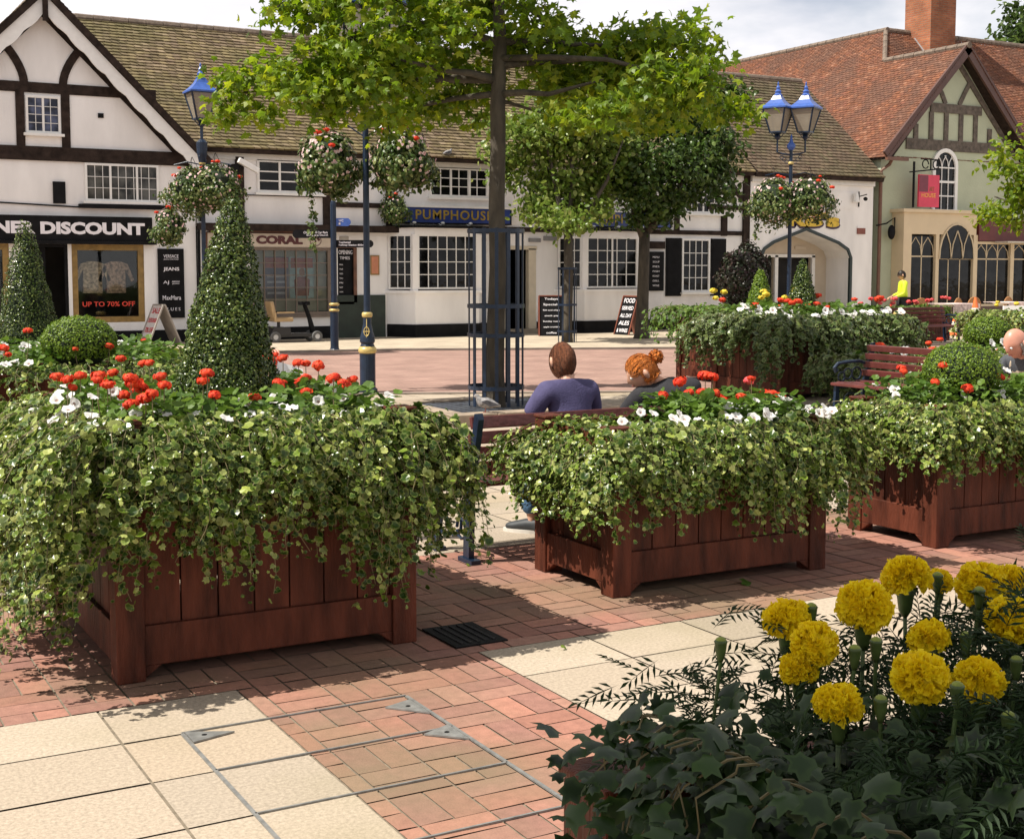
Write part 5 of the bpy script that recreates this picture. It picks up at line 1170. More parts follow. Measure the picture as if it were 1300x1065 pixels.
for i, ((px_, py_), d_, s_, lb) in enumerate(MG):
    p = fpos(px_, py_, d_); t = thing('marigold', lb, 'flower', (p.x, p.y, p.z), 'yellow marigolds in the nearest planter')
    rot = (q.uniform(-.35, .35), q.uniform(-.35, .35), q.uniform(0, 6))
    inst(MARY[i % 3], 'flower_head', t, p, rot, s_ * .84); inst(CORE, 'flower_core', t, p, rot, s_ * .82)
    b = MB(); k = s_; b.lathe([(.004, -.062 * k), (.010 * k, -.052 * k), (.013 * k, -.03 * k), (.020 * k, -.016 * k)], p, 10); b.build('calyx', M_calyx, t, smooth=True)
    b = MB(); b.tube([(p.x, p.y, p.z - .055 * k), (p.x + q.uniform(-.01, .01), p.y, p.z - .15), (p.x + q.uniform(-.02, .02), p.y + .01, min(.85, p.z - .2))], .0032, 6); b.build('stem', M_calyx, t, smooth=True)
for i, (px_, py_, d_, lb) in enumerate([(1030, 778, 1.95, 'beside the leftmost bloom'), (915, 822, 1.85, 'standing alone over the paving, furthest left'), (1190, 738, 2.12, 'between the two topmost blooms'), (1243, 757, 2.0, 'below the top right bloom'), (1112, 822, 1.85, 'right of the big round bloom'),
        (1118, 897, 1.66, 'right of the lowest bloom'), (1215, 880, 1.64, 'in front of the touching pair of blooms'), (1280, 918, 1.6, 'in the bottom right corner'), (1290, 846, 1.8, 'right of the touching pair, near the edge'), (1085, 832, 1.82, 'under the big round bloom'), (1226, 815, 1.86, 'above the touching pair')]):
    p = fpos(px_, py_, d_); t = thing('marigold_bud', 'green marigold bud on its stalk ' + lb, 'flower bud', (p.x, p.y, p.z), 'unopened marigold buds')
    b = MB(); b.lathe([(.003, -.020), (.005, -.015), (.0075, -.004), (.0085, .006), (.0095, .009), (.008, .011)], p, 10); b.build('calyx', mat('bud green', (.055, .085, .018), .5, .3, 50), t, smooth=True)
    b = MB(); b.lathe([(.0085, .009), (.0065, .013), (.003, .015)], p, 10); b.build('petal_tip', mat('bud yellow green', (.20, .24, .03), .6, .2, 60), t, smooth=True)
    b = MB(); b.tube([(p.x, p.y, p.z - .018), (p.x + q.uniform(-.01, .01), p.y + .005, p.z - .10), (p.x, p.y + .02, min(.86, p.z - .12))], .0028, 6); b.build('stem', M_calyx, t)
# big-leaved green ivy at its left edge
gi = np.random.default_rng(121)
t = thing('trailing_ivy', 'plain dark green large-leaved ivy at the left edge of the nearest planter', 'ivy', (.9, 1.2, .95), 'trailing ivy in the planters')
n = 1500; P = gi.uniform((.86, .55, .80), (1.26, 1.44, 1.09), (n, 3)); P[:, 2] = np.minimum(P[:, 2], 1.09 - .55 * np.clip(.98 - P[:, 0], 0, 1)) + gi.normal(0, .015, n)
lines = []; E = [P]
for k in range(26):
    y = gi.uniform(.7, 1.42); ln = []
    for s_ in np.linspace(0, 1, 9): ln.append((1.02 - s_ * gi.uniform(.12, .20), y + (s_ * gi.uniform(0, .08)), 1.06 + .05 * math.sin(s_ * 3) - .28 * s_ ** 2))
    lines.append(np.array(ln)); E.append(np.array(ln) + gi.normal(0, .012, (9, 3)))
P = np.concatenate(E); n = len(P)
leaves('leaves', LM_ivy_plain, t, [scatter(IVY, P, np.array([[-.35, -.15, 1.]]) + gi.normal(0, .42, (n, 3)), gi.uniform(.020, .046, n), np.array([[-1., .1, -.2]]) + gi.normal(0, .5, (n, 3)), .3, gi)], smooth=True)
Vs = tubes_np(lines, .002, 4); np_mesh('stems', Vs[0], Vs[1], M_stem, t)

# ================================================================== TREES
def tree(name, label, base, trunk, limbs, clusters, tpl, lm, size, seed, dens=1.0, group=None, hang=.6, bark=None, gap=.0):
    g = np.random.default_rng(seed); t = thing(name, label, 'tree', base, group)
    b = MB(); b.tube([p for p, r in trunk], [r for p, r in trunk], 14)
    for L_ in limbs: b.tube([p for p, r in L_], [r for p, r in L_], 7)
    b.build('trunk', bark or M_bark, t, smooth=True)
    Ps = []; Ns = []
    tw = []
    for (c, r, n) in clusters:
        c = np.array(c); r = np.array(r); k = max(3, int(n * dens / 26)); sub = unit(g.normal(size=(k, 3))) * g.uniform(.35, 1.0, (k, 1)) * r + c
        for s_ in sub:
            m = 26; d = g.normal(size=(m, 3)) * np.array([.16, .16, .11]) * (size[1] / .15)
            Ps.append(s_ + d); Ns.append(unit(np.array([[-.15, -.25, 1.]]) * .55 + g.normal(0, .75, (m, 3)) + (s_ - c) / r * .5))
            if g.random() < .5: tw.append(np.array([c + (s_ - c) * .1, (c + s_) / 2 + g.normal(0, .05, 3), s_]))
    P = np.concatenate(Ps); N = np.concatenate(Ns); n = len(P)
    crown = leaves('crown', lm, t, [scatter(tpl, P, N, g.uniform(*size, n), np.array([[0, 0, -hang]]) + g.normal(0, .6, (n, 3)), .3, g)])
    Vs = tubes_np(tw, .010 if size[1] > .12 else .007, 4); np_mesh('twigs', Vs[0], Vs[1], bark or M_bark, t)
    return t
YAW = R(29.22); RT = Vector((math.cos(YAW), -math.sin(YAW), 0)); FW = Vector((math.sin(YAW), math.cos(YAW), 0))
def crown_pts(cx, cy, px0, sc, items, seed, spread, k=.2):
    """cluster centres set out across the line of sight from the trunk, each at its own depth"""
    g = random.Random(seed); out = []
    for it in items:
        (px, py, rx, ry) = it[:4]; dep = it[4] if len(it) > 4 else g.uniform(-spread, spread)
        p = Vector((cx, cy, 0)) + RT * ((px - px0) * sc * (1 + dep / 17)) + FW * dep
        p.z = 1.65 + (345 - py) * sc * (1 + dep / 17)
        out.append(((p.x, p.y, p.z), (rx * sc, rx * sc * 1.05, ry * sc), rx * ry * k))
    return out
LM_plane = leaf_mat('plane tree leaf', [(.13, .22, .016), (.18, .28, .018), (.09, .165, .014), (.23, .33, .022), (.30, .35, .03), (.06, .12, .012)], trans=.55, rough=.42, tcol=(1.25, 1.2, .5))
LM_small = leaf_mat('grey green tree leaf', [(.15, .23, .030), (.10, .17, .024), (.20, .28, .040), (.32, .36, .11)], trans=.45, rough=.36)
LM_darkt = leaf_mat('dark green tree leaf', [(.040, .080, .014), (.060, .11, .018), (.028, .052, .012), (.12, .18, .035)], trans=.3, rough=.33)
sc = .00905; tx, ty = 7.34, 13.50
items = [(300, 103, 14, 9, 0), (320, 124, 22, 16, 0), (332, 148, 14, 9, 0), (284, 148, 4, 3, 0), (345, 92, 26, 14, 0), (375, 108, 40, 28), (405, 132, 46, 24), (430, 85, 44, 30), (455, 118, 60, 34), (455, 60, 44, 26), (505, 95, 60, 40), (530, 140, 48, 26), (545, 60, 60, 34), (585, 105, 46, 34), (580, 30, 46, 34), (490, 150, 36, 16), (360, 18, 26, 18), (395, 28, 30, 18), (438, 14, 44, 22), (500, 8, 60, 24), (560, -12, 60, 30), (620, 10, 46, 30), (640, 60, 36, 22), (600, 150, 22, 16), (420, 150, 26, 12),
         (680, 30, 36, 26), (680, 75, 46, 28), (730, 55, 40, 22), (700, 115, 46, 26), (750, 95, 56, 34), (770, 140, 44, 26), (800, 60, 46, 30), (800, 105, 50, 36), (845, 60, 38, 32), (845, 120, 50, 34), (885, 60, 16, 22), (880, 108, 32, 26), (905, 140, 30, 20), (935, 145, 9, 9), (820, 150, 50, 16), (725, 150, 36, 18), (868, 40, 24, 16), (895, 75, 8, 12), (770, 62, 30, 20),
         (420, -60, 70, 35), (520, -70, 90, 40), (620, -60, 90, 40), (720, -70, 60, 36), (560, -150, 90, 50), (660, -150, 90, 50), (610, -240, 80, 60), (690, -30, 40, 16)]
cl = crown_pts(tx, ty, 628, sc, items, 4, 1.0, .20)
limbs = []
def limb(z, ex, ez, r0, dep=0.0, mid=None):
    a = Vector((tx, ty, z)); e = Vector((tx, ty, 0)) + RT * ((ex - 628) * sc) + FW * dep; e.z = ez
    m = a.lerp(e, .5); m.z += (mid if mid is not None else .12); limbs.append([(a, r0), (a.lerp(m, .5) + Vector((0, 0, .02)), r0 * .8), (m, r0 * .62), (m.lerp(e, .6), r0 * .42), (e, r0 * .18)])
Z = lambda py: 1.65 + (345 - py) * sc
limb(Z(106), 300, Z(120), .055, .2, .05); limb(Z(106), 505, Z(90), .05, -.6, -.02); limb(Z(90), 800, Z(70), .05, .2, -.02); limb(Z(124), 760, Z(112), .045, -.4, -.08); limb(Z(134), 690, Z(138), .03, .8, .02); limb(Z(60), 860, Z(55), .045, .7, .0); limb(Z(60), 450, Z(20), .045, .8, .1); limb(Z(124), 420, Z(130), .04, 1.0, -.05); limb(Z(20), 700, Z(-60), .05, .3); limb(Z(10), 520, Z(-70), .05, -.4); limb(Z(80), 900, Z(130), .04, -.8, .15)
tree('plane_tree', 'large maple-leaved street tree inside the tall blue guard, its crown over the pub roof', (tx, ty, 0),
     [((tx, ty, 0), .145), ((tx - .01, ty, .12), .122), ((tx - .015, ty, .5), .110), ((tx + .0, ty, 1.1), .103), ((tx + .025, ty, 1.7), .097), ((tx + .01, ty, 2.4), .093), ((tx + .03, ty, 3.1), .088), ((tx + .025, ty, 3.5), .088), ((tx + .055, ty, 4.2), .078), ((tx + .04, ty, 4.7), .06), ((tx + .09, ty, 5.4), .045), ((tx + .1, ty, 6.8), .02)],
     limbs, cl, PLANE, LM_plane, (.072, .125), 201, 1.25)
# tree 2 and 3, by the pub
tx2, ty2, s2 = 16.02, 26.06, .0180
it2 = [(680, 180, 42, 32), (735, 175, 48, 36), (705, 235, 42, 34), (765, 230, 42, 36), (715, 140, 48, 24), (648, 215, 20, 30), (715, 282, 34, 14), (680, 268, 24, 18), (785, 190, 26, 36), (740, 268, 40, 18), (655, 165, 14, 14), (760, 140, 30, 22), (620, 158, 12, 7), (626, 196, 10, 8)]
zz2 = lambda py: 1.65 + (345 - py) * s2
tree('street_tree', 'slim pale-leaved street tree with a forked trunk in the low guard before the pub door', (tx2, ty2, 0),
     [((tx2, ty2, 0), .14), ((tx2, ty2, .4), .115), ((tx2 + .03, ty2, 1.6), .11), ((tx2 + .02, ty2, 2.5), .10)],
     [[((tx2, ty2, 2.45), .08), ((tx2 + .35, ty2 - .2, 2.9), .06), ((tx2 + .8, ty2 - .4, 3.7), .04), ((tx2 + 1.1, ty2 - .6, 4.6), .015)], [((tx2, ty2, 2.45), .08), ((tx2 - .15, ty2 + .1, 3.1), .06), ((tx2 - .3, ty2 + .2, 4.0), .04), ((tx2 - .5, ty2 + .3, 5), .015)], [((tx2, ty2, 2.5), .07), ((tx2 + .1, ty2, 3.4), .05), ((tx2 + .1, ty2, 5), .02)]],
     crown_pts(tx2, ty2, 720, s2, it2, 5, .9, .95), OVAL, LM_small, (.10, .165), 202, 1.0, 'smaller street trees before the pub')
tx3, ty3, s3 = 18.52, 26.68, .0190
it3 = [(830, 150, 48, 34), (880, 165, 44, 38), (912, 190, 26, 30), (850, 212, 48, 34), (800, 225, 32, 30), (900, 228, 30, 22), (835, 262, 40, 18), (870, 118, 42, 22), (928, 130, 14, 22), (800, 175, 28, 34), (917, 250, 16, 12), (868, 245, 30, 16), (840, 110, 30, 16), (812, 275, 30, 12)]
tree('street_tree', 'darker street tree with a forked trunk just right of the pub A-board', (tx3, ty3, 0),
     [((tx3, ty3, 0), .24), ((tx3, ty3, .12), .19), ((tx3, ty3, .5), .15), ((tx3 + .03, ty3, 1.6), .135), ((tx3 + .05, ty3, 2.6), .13)],
     [[((tx3, ty3, 2.5), .10), ((tx3 - .25, ty3, 3.0), .07), ((tx3 - .35, ty3 + .1, 4.0), .05), ((tx3 - .4, ty3, 5), .02)], [((tx3 + .05, ty3, 2.55), .11), ((tx3 + .45, ty3 - .2, 3.0), .08), ((tx3 + .9, ty3 - .5, 4.0), .05), ((tx3 + 1.3, ty3 - .7, 5.2), .02)], [((tx3 + .4, ty3 - .2, 3.0), .06), ((tx3 + .5, ty3, 4.0), .04), ((tx3 + .6, ty3, 5.3), .02)]],
     crown_pts(tx3, ty3, 815, s3, it3, 6, 1.0, 1.05), OVAL, LM_darkt, (.10, .17), 203, 1.0, 'smaller street trees before the pub')
txr, tyr, sr = 23.7, 18.85, .0165
itr = [(1262, 212, 20, 12), (1290, 235, 26, 26), (1272, 268, 26, 13), (1325, 220, 40, 40), (1355, 180, 45, 40), (1300, 195, 20, 14), (1330, 270, 40, 24), (1250, 275, 10, 8), (1380, 240, 40, 50), (1285, 280, 20, 8), (1250, 190, 8, 8)]
tree('street_tree', 'yellow-green tree leaning in from the right edge over the cafe', (txr, tyr, 0), [((txr, tyr, 0), .15), ((txr, tyr, 2.3), .11), ((txr, tyr, 4.5), .06)],
     [[((txr, tyr, 2.2), .07), ((txr - .6, tyr + .3, 2.9), .04), ((txr - 1.3, tyr + .7, 3.2), .015)], [((txr, tyr, 2.8), .06), ((txr - .4, tyr, 3.6), .04), ((txr - .9, tyr + .4, 4.0), .015)]],
     crown_pts(txr, tyr, 1350, sr, itr, 7, .7, .7), OVAL, LM_plane, (.09, .15), 204, 1.0)
tree('background_tree', 'distant tree top behind the red roof at the top right corner', (50.5, 41.5, 0), [((50.5, 41.5, 0), .4), ((50.5, 41.5, 9), .25)], [[((50.5, 41.5, 8), .15), ((49.6, 41.9, 11), .05)]],
     [((50.2, 42, 12.2), (1.5, 1.6, 1.2), 900), ((51.5, 41.4, 12.9), (1.6, 1.6, 1.4), 900), ((51, 41.5, 10.6), (2.4, 2, 1.6), 900), ((49.7, 42.3, 13.3), (.5, .5, .7), 160)], OVAL, LM_darkt, (.2, .34), 205)
# added tree out of view, its crown placed to keep the marigolds in broken shade
tree('street_tree', 'added unseen tree left of the view, placed so its branches shade the marigolds', (-1.5, 1.4, 0), [((-1.5, 1.4, 0), .16), ((-1.5, 1.4, 2.6), .12), ((-1.3, 1.6, 4.2), .08)], [[((-1.4, 1.5, 3.4), .06), ((-.7, 2.0, 4.3), .03)]],
     [((-.7, 2.3, 4.6), (1.3, 1.0, .6), 1500), ((-1.6, 1.9, 5.0), (.9, .9, .6), 500)], PLANE, LM_plane, (.11, .17), 206)

# ================================================================== STREET FURNITURE
def ring_bars(t, cx, cy, r, z0, z1, n, w, rings, name='guard'):
    for i in range(n):
        a = 2 * math.pi * i / n + .2; x, y = cx + r * math.cos(a), cy + r * math.sin(a)
        b = MB(); M = Matrix.Rotation(a + math.pi / 2, 4, 'Z'); M.translation = (x, y, (z0 + z1) / 2); b.obox(M, w, .010, z1 - z0); b.build('upright', M_blue, t)
    for z in rings:
        b = MB(); sgm = 28
        for i in range(sgm):
            a, c = 2 * math.pi * i / sgm, 2 * math.pi * (i + 1) / sgm
            b.bar((cx + (r + .010) * math.cos(a), cy + (r + .010) * math.sin(a), z), (cx + (r + .010) * math.cos(c), cy + (r + .010) * math.sin(c), z), .008, .045)
        b.build('hoop', M_blue, t)
t = thing('tree_guard', 'tall navy iron tree guard of upright bars round the big tree', 'tree guard', (tx, ty, 0), 'iron tree guards')
ring_bars(t, tx, ty, .315, .12, 2.14, 14, .040, (2.11, 1.26, .93, .33))
t = thing('tree_guard', 'low navy tree guard round the slim pale tree near the pub door', 'tree guard', (tx2, ty2, 0), 'iron tree guards')
ring_bars(t, tx2, ty2, .21, .05, 1.75, 9, .025, (1.72, .9, .3))
t = thing('tree_bed', 'square raised stone-edged tree bed with dark grating round the big tree', 'tree bed', (tx, ty, 0))
b = MB(); bx0, bx1, by0, by1, kw = 6.34, 8.55, 12.62, 14.45, .24
n = 4
for i in range(n):
    for (ya, yb) in ((by0, by0 + kw), (by1 - kw, by1)): b.box(bx0 + (bx1 - bx0) * (i + .01) / n, bx0 + (bx1 - bx0) * (i + .99) / n, ya, yb, 0, .13)
for i in range(3):
    for (xa, xb) in ((bx0, bx0 + kw), (bx1 - kw, bx1)): b.box(xa, xb, by0 + kw + (by1 - by0 - 2 * kw) * (i + .01) / 3, by0 + kw + (by1 - by0 - 2 * kw) * (i + .99) / 3, 0, .13)
b.build('stone_edge', mat('worn sandstone kerb', (.30, .235, .175), .85, .25, 5, .4), t, bevel=.008)
b = MB(); b.box(bx0 + kw, bx1 - kw, by0 + kw, by1 - kw, 0, .105); b.build('grating', brick_mat('dark grating', (.055, .065, .085), (.075, .085, .10), (.02, .02, .025), .12, .12, .02, off=0, rough=.6), t)

def lantern(parent, x, y, z, rz=0.0, s=1.0):
    b = MB(); h = .50 * s; w0, w1 = .125 * s * 1.414, .25 * s * 1.414; a0 = math.pi / 4 + rz
    cs = lambda w, k: (x + w * math.cos(a0 + k * math.pi / 2), y + w * math.sin(a0 + k * math.pi / 2))
    for k in range(4):
        p, q_ = cs(w0, k), cs(w1, k); b.bar((*p, z), (*q_, z + h), .028 * s, .028 * s)
        p2, q2 = cs(w0, k + 1), cs(w1, k + 1); b.bar((*p, z), (*p2, z), .03 * s, .03 * s); b.bar((*q_, z + h), (*q2, z + h), .035 * s, .035 * s)
    b.lathe([(.03, -.16 * s), (.07 * s, -.10 * s), (.04 * s, -.05 * s), (w0 * .9, -.01)], (x, y, z), 12)
    for k in range(4):
        p = cs(w0 * .9, k); b.tube([(x, y, z - .14 * s), ((x + p[0]) / 2, (y + p[1]) / 2, z - .10 * s), (*p, z)], .010, 5)
    fr = b.build('lantern', M_blue, parent)
    g_ = MB()
    for k in range(4):
        p, p2, q_, q2 = cs(w0 * .97, k), cs(w0 * .97, k + 1), cs(w1 * .97, k), cs(w1 * .97, k + 1)
        g_.add([(*p, z), (*p2, z), (*q2, z + h), (*q_, z + h)], [(0, 1, 2, 3)])
    g_.build('glass_pane', MATS.get('lantern glass') or lantern_glass(), fr)
    rf = MB(); rf.lathe([(w1 * 1.12, h), (w1 * 1.13, h + .03 * s), (w1 * .80, h + .10 * s), (w1 * .48, h + .19 * s), (w1 * .30, h + .28 * s)], (x, y, z), 4, a0)
    rf.lathe([(.085 * s, h + .27 * s), (.095 * s, h + .29 * s), (.06 * s, h + .33 * s), (.07 * s, h + .37 * s), (.035 * s, h + .41 * s), (.045 * s, h + .45 * s), (.015 * s, h + .50 * s), (.02 * s, h + .54 * s), (.004, h + .58 * s)], (x, y, z), 12); rf.build('lantern_roof', M_lblue, fr)
    bl = MB(); bl.ball((x, y, z + .25 * s), .06 * s, 10, 8, (1, 1, 1.8)); bl.build('lamp_bulb', mat('opal bulb', (.7, .68, .6), .3, .02), fr, smooth=True)
def lantern_glass():
    m, n, b_ = _ns('lantern glass'); tr = n.nodes.new('ShaderNodeBsdfTransparent'); tr.inputs['Color'].default_value = (.72, .68, .60, 1)
    df = n.nodes.new('ShaderNodeBsdfDiffuse'); df.inputs['Color'].default_value = (.42, .38, .31, 1); ms = n.nodes.new('ShaderNodeMixShader'); ms.inputs[0].default_value = .5
    n.links.new(tr.outputs[0], ms.inputs[1]); n.links.new(df.outputs[0], ms.inputs[2]); n.links.new(ms.outputs[0], n.nodes['Material Output'].inputs['Surface'])
    MATS['lantern glass'] = m; return m
def lamp_post(label, x, y, top=4.15, double=True, rz=0.0, ax=None):
    t = thing('lamp_post', label, 'lamp post', (x, y, 0), 'navy and gold lamp posts')
    ax = ax or RT
    b = MB(); b.lathe([(.135, 0), (.135, .05), (.108, .07), (.108, .50), (.112, .54)], (x, y, 0), 20)
    b.lathe([(.085, .62), (.10, .64), (.085, .67), (.105, .70), (.10, .76), (.078, .84), (.058, .94), (.052, 1.04)], (x, y, 0), 20)
    b.lathe([(.046, 1.09), (.043, 2.2), (.038, top - .35), (.055, top - .33), (.055, top - .28), (.036, top - .25), (.036, top)], (x, y, 0), 14)
    b.build('column', M_blue, t, smooth=False)
    for (z, r_) in ((.58, .125), (1.065, .072), (top - .30, .062)):
        b = MB(); b.lathe([(r_ * .8, z - .045 * r_ / .125 - .01), (r_, z - .02), (r_, z + .02), (r_ * .8, z + .045 * r_ / .125 + .01)], (x, y, 0), 20); b.build('gold_ring', M_gold, t, smooth=True)
    b = MB(); f = -FW
    base = Vector((x, y, .84)) + f * .095
    for i in range(14):
        a, c = 2 * math.pi * i / 14, 2 * math.pi * (i + 1) / 14
        b.tube([base + RT * .035 * math.cos(a) + Vector((0, 0, .06 * math.sin(a))), base + RT * .035 * math.cos(c) + Vector((0, 0, .06 * math.sin(c)))], .006, 5)
    b.tube([base - Vector((0, 0, .08)), base + Vector((0, 0, .17)) - f * .02], .006, 5); b.tube([base - RT * .045, base + RT * .045], .006, 5); b.build('crest', M_gold, t)
    # scroll brackets
    if double:
        for s_ in (-1, 1):
            b = MB(); e = Vector((x, y, top)) + ax * s_ * .30
            b.tube([Vector((x, y, top - .12)), Vector((x, y, top - .10)) + ax * s_ * .18, e + Vector((0, 0, -.06)), e + Vector((0, 0, .22))], .020, 8)
            for q_ in range(3):
                c_ = Vector((x, y, top - .17 - q_ * .05)) + ax * s_ * (.20 - q_ * .055)
                b.tube([c_ + ax * .04 * math.cos(a * .7) + Vector((0, 0, .04 * math.sin(a * .7))) for a in range(9)], .008, 5)
            b.build('bracket_arm', M_blue, t)
            lantern(t, e.x, e.y, e.z + .36, rz + .5)
        b = MB(); b.lathe([(.05, top - .02), (.09, top + .04), (.09, top + .10), (.05, top + .14), (.02, top + .22), (.03, top + .25), (.005, top + .32)], (x, y, 0), 12); b.build('finial', M_lblue, t)
    else:
        b = MB()
        for q_ in range(10):
            a = q_ * 1.9; c_ = Vector((x + .07 * math.cos(a), y + .07 * math.sin(a), top - .25 + q_ * .04)); b.ball(c_, .03, 6, 5)
        b.lathe([(.05, top - .35), (.10, top - .1), (.11, top + .1), (.05, top + .16)], (x, y, 0), 14); b.build('scroll_collar', M_blue, t)
        lantern(t, x, y, top + .55, rz)
        b = MB(); b.tube([(x, y, top + .1), (x, y, top + .45)], .03, 8); b.build('neck', M_blue, t)
    # basket arms
    for s_ in (-1, 1):
        b = MB(); b.tube([Vector((x, y, 3.72)), Vector((x, y, 3.78)) + ax * s_ * .3, Vector((x, y, 3.72)) + ax * s_ * .55], .014, 6); b.tube([Vector((x, y, 3.45)), Vector((x, y, 3.62)) + ax * s_ * .25], .010, 5); b.build('basket_arm', M_blue, t)
    return t
LM_bask = leaf_mat('hanging basket leaf', [(.035, .070, .014), (.060, .110, .018), (.024, .050, .010), (.10, .15, .03), (.26, .29, .11), (.045, .08, .014)], trans=.25, rough=.36)
def basket(label, x, y, z, r, h, seed, n=2000, nb=90, tail=()):
    g = np.random.default_rng(seed); t = thing('hanging_basket', label, 'hanging basket', (x, y, z), 'hanging flower baskets')
    b = MB(); b.lathe([(r * .15, -.16), (r * .42, -.10), (r * .55, .04)], (x, y, z), 14)
    for k in range(3):
        a = k * 2.09; b.tube([(x + r * .5 * math.cos(a), y + r * .5 * math.sin(a), z + .04), (x, y, z + h * .95 + .12)], .005, 4)
    b.build('basket', M_dark, t)
    n = int(n * 1.25); d = unit(g.normal(size=(n, 3))); sh = np.where(d[:, 2] > 0, .72, 1.0); lump = 1 + .22 * np.sin(d[:, 0] * 5 + seed) * np.sin(d[:, 2] * 4 + seed * 2) + .12 * np.sin(d[:, 1] * 9 + d[:, 0] * 8)
    P = np.array([x, y, z]) + d * np.array([r, r, h]) * (sh * lump * g.uniform(.72, 1.05, n))[:, None]
    P[:, 2] -= .12 * h * (np.hypot(P[:, 0] - x, P[:, 1] - y) / r) ** 2
    E = [P]; ND = [d]
    for (ox, dz, k) in tail:
        q_ = np.stack([x + RT.x * ox + g.normal(0, .025, k), y + RT.y * ox + g.normal(0, .025, k), z - g.uniform(0, dz, k)], 1); E.append(q_); ND.append(unit(g.normal(size=(k, 3))))
    P = np.concatenate(E); N = np.concatenate(ND) + g.normal(0, .5, (len(P), 3)) + np.array([[0, 0, .3]])
    leaves('foliage', LM_bask, t, [scatter(OVAL, P, N, g.uniform(.045, .085, len(P)), np.array([[0, 0, -.8]]) + g.normal(0, .5, (len(P), 3)), .2, g)])
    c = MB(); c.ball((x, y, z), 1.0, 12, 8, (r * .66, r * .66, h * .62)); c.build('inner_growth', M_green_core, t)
    d = unit(g.normal(size=(nb, 3))); d = d[d[:, 1] < .4]; Pb = np.array([x, y, z]) + d * np.array([r, r, h]) * np.where(d[:, 2] > 0, .82, 1.03)[:, None]
    parts = []
    for k in range(5):
        a = k * 1.2566; tg = np.stack([np.cos(a) * np.ones(len(d)), np.zeros(len(d)), np.sin(a) * np.ones(len(d))], 1); parts.append(scatter(ROUND, Pb, d + .2 * tg, g.uniform(.018, .034, len(d)), tg, .1, g))
    leaves('blooms', M_pale, t, parts)
    kr = 4; d = unit(g.normal(size=(kr, 3)) + np.array([[0, -.6, 1.9]])); Pr = np.array([x, y, z]) + d * np.array([r, r, h]) * .85
    me = GER[seed % 4]
    for p in Pr: inst(me, 'flower_head', t, p, (0, 0, 0), g.uniform(.8, 1.35))
    return t
lx, ly = 7.20, 16.92
lamp_post('tall navy lamp post in front of the pub, its head lost in leaves', lx, ly, 4.35, True)
basket('left flower basket on the central lamp post', 6.84 - .04, 17.30, 3.18, .46, .46, 301, 3400, 190, tail=((-.22, 1.25, 160),))
basket('right flower basket on the central lamp post', 7.68, 16.78, 3.25, .45, .48, 302, 3300, 170)
L2 = (7.60, 25.95)
lamp_post('single-lantern navy lamp post by the gabled shop, left of the tall cone', L2[0], L2[1], 4.05, False)
basket('right one of the two baskets on the lamp post by the gabled shop', 7.80, 25.75, 3.34, .58, .52, 303, 2400, 110)
basket('left one of the two baskets on the lamp post by the gabled shop', 7.42, 26.02, 3.28, .58, .50, 304, 2200, 110)
basket('lower basket hanging left of the lamp post over the black brand board', 7.35, 27.6, 2.62, .36, .42, 305, 1600, 60)
L3 = (19.53, 22.57)
lamp_post('double-lantern lamp post before the arched white building', L3[0], L3[1], 4.28, True)
basket('left half of the basket pair on the double-lantern lamp post', L3[0] - .34, L3[1] + .17, 3.25, .60, .55, 306, 2600, 110, tail=((-.35, .9, 120),))
basket('right half of the basket pair on the double-lantern lamp post', L3[0] + .36, L3[1] - .2, 3.30, .60, .52, 307, 2600, 120)
basket('small basket on the pub wall, left of the blue sign', 13.55, 30.1, 3.25, .38, .40, 308, 1300, 30)
b = MB(); b.tube([(13.55, 30.45, 3.8), (13.55, 30.1, 3.82), (13.55, 30.1, 3.7)], .012, 5); tag(b.build('wall_bracket', M_black), 'black bracket holding the small basket on the pub wall', 'bracket')

# finger post
t = thing('signpost', 'navy finger post with one blue and two black direction arms', 'signpost', (10.29, 25.9, 0))
sx_, sy_ = 10.29, 25.9
b = MB(); b.lathe([(.12, 0), (.12, .03), (.09, .07), (.085, .12), (.085, .84)], (sx_, sy_, 0), 18); b.lathe([(.062, .98), (.060, 3.02), (.05, 3.08), (.02, 3.11)], (sx_, sy_, 0), 16); b.lathe([(.07, .86), (.07, .96)], (sx_, sy_, 0), 16); b.build('column', M_blue, t)
for z in (.86, .98):
    b = MB(); b.lathe([(.08, z - .03), (.105, z - .015), (.105, z + .015), (.08, z + .03)], (sx_, sy_, 0), 18); b.build('gold_ring', M_gold, t, smooth=True)
def arm(z, s_, l, h, m, lines, dz=0):
    b = MB(); o = Vector((sx_, sy_ - .0, z)); u = RT; P = []
    x0 = .06; e = [(x0, -h / 2), (x0, h / 2), (l - .05, h / 2), (l - .01, h / 4), (l, 0), (l - .01, -h / 4), (l - .05, -h / 2)]
    P = [o + u * (s_ * x) + Vector((0, 0, z_)) - FW * .012 for x, z_ in e]; b.prism(P, (0, 0, 0), FW * .024); a = b.build('direction_arm', m, t)
    for i, (tx_, w) in enumerate(lines): text(tx_, a, 'lettering', M_letter, o + u * (s_ * (x0 + .05 + w / 2)) + Vector((0, 0, .03 - i * .06)) - FW * .016, u, w, .045, .001, .008)
arm(2.42, -1, .84, .17, M_black, [('Church Hill Car Park', .50), ('St Alphege Church', .44)]); arm(2.22, 1, .82, .15, M_black, [('Touchwood', .24), ('Railway Station 800m', .52)]); arm(2.66, 1, .36, .16, M_lblue, [('WC', .10), ('i', .04)])

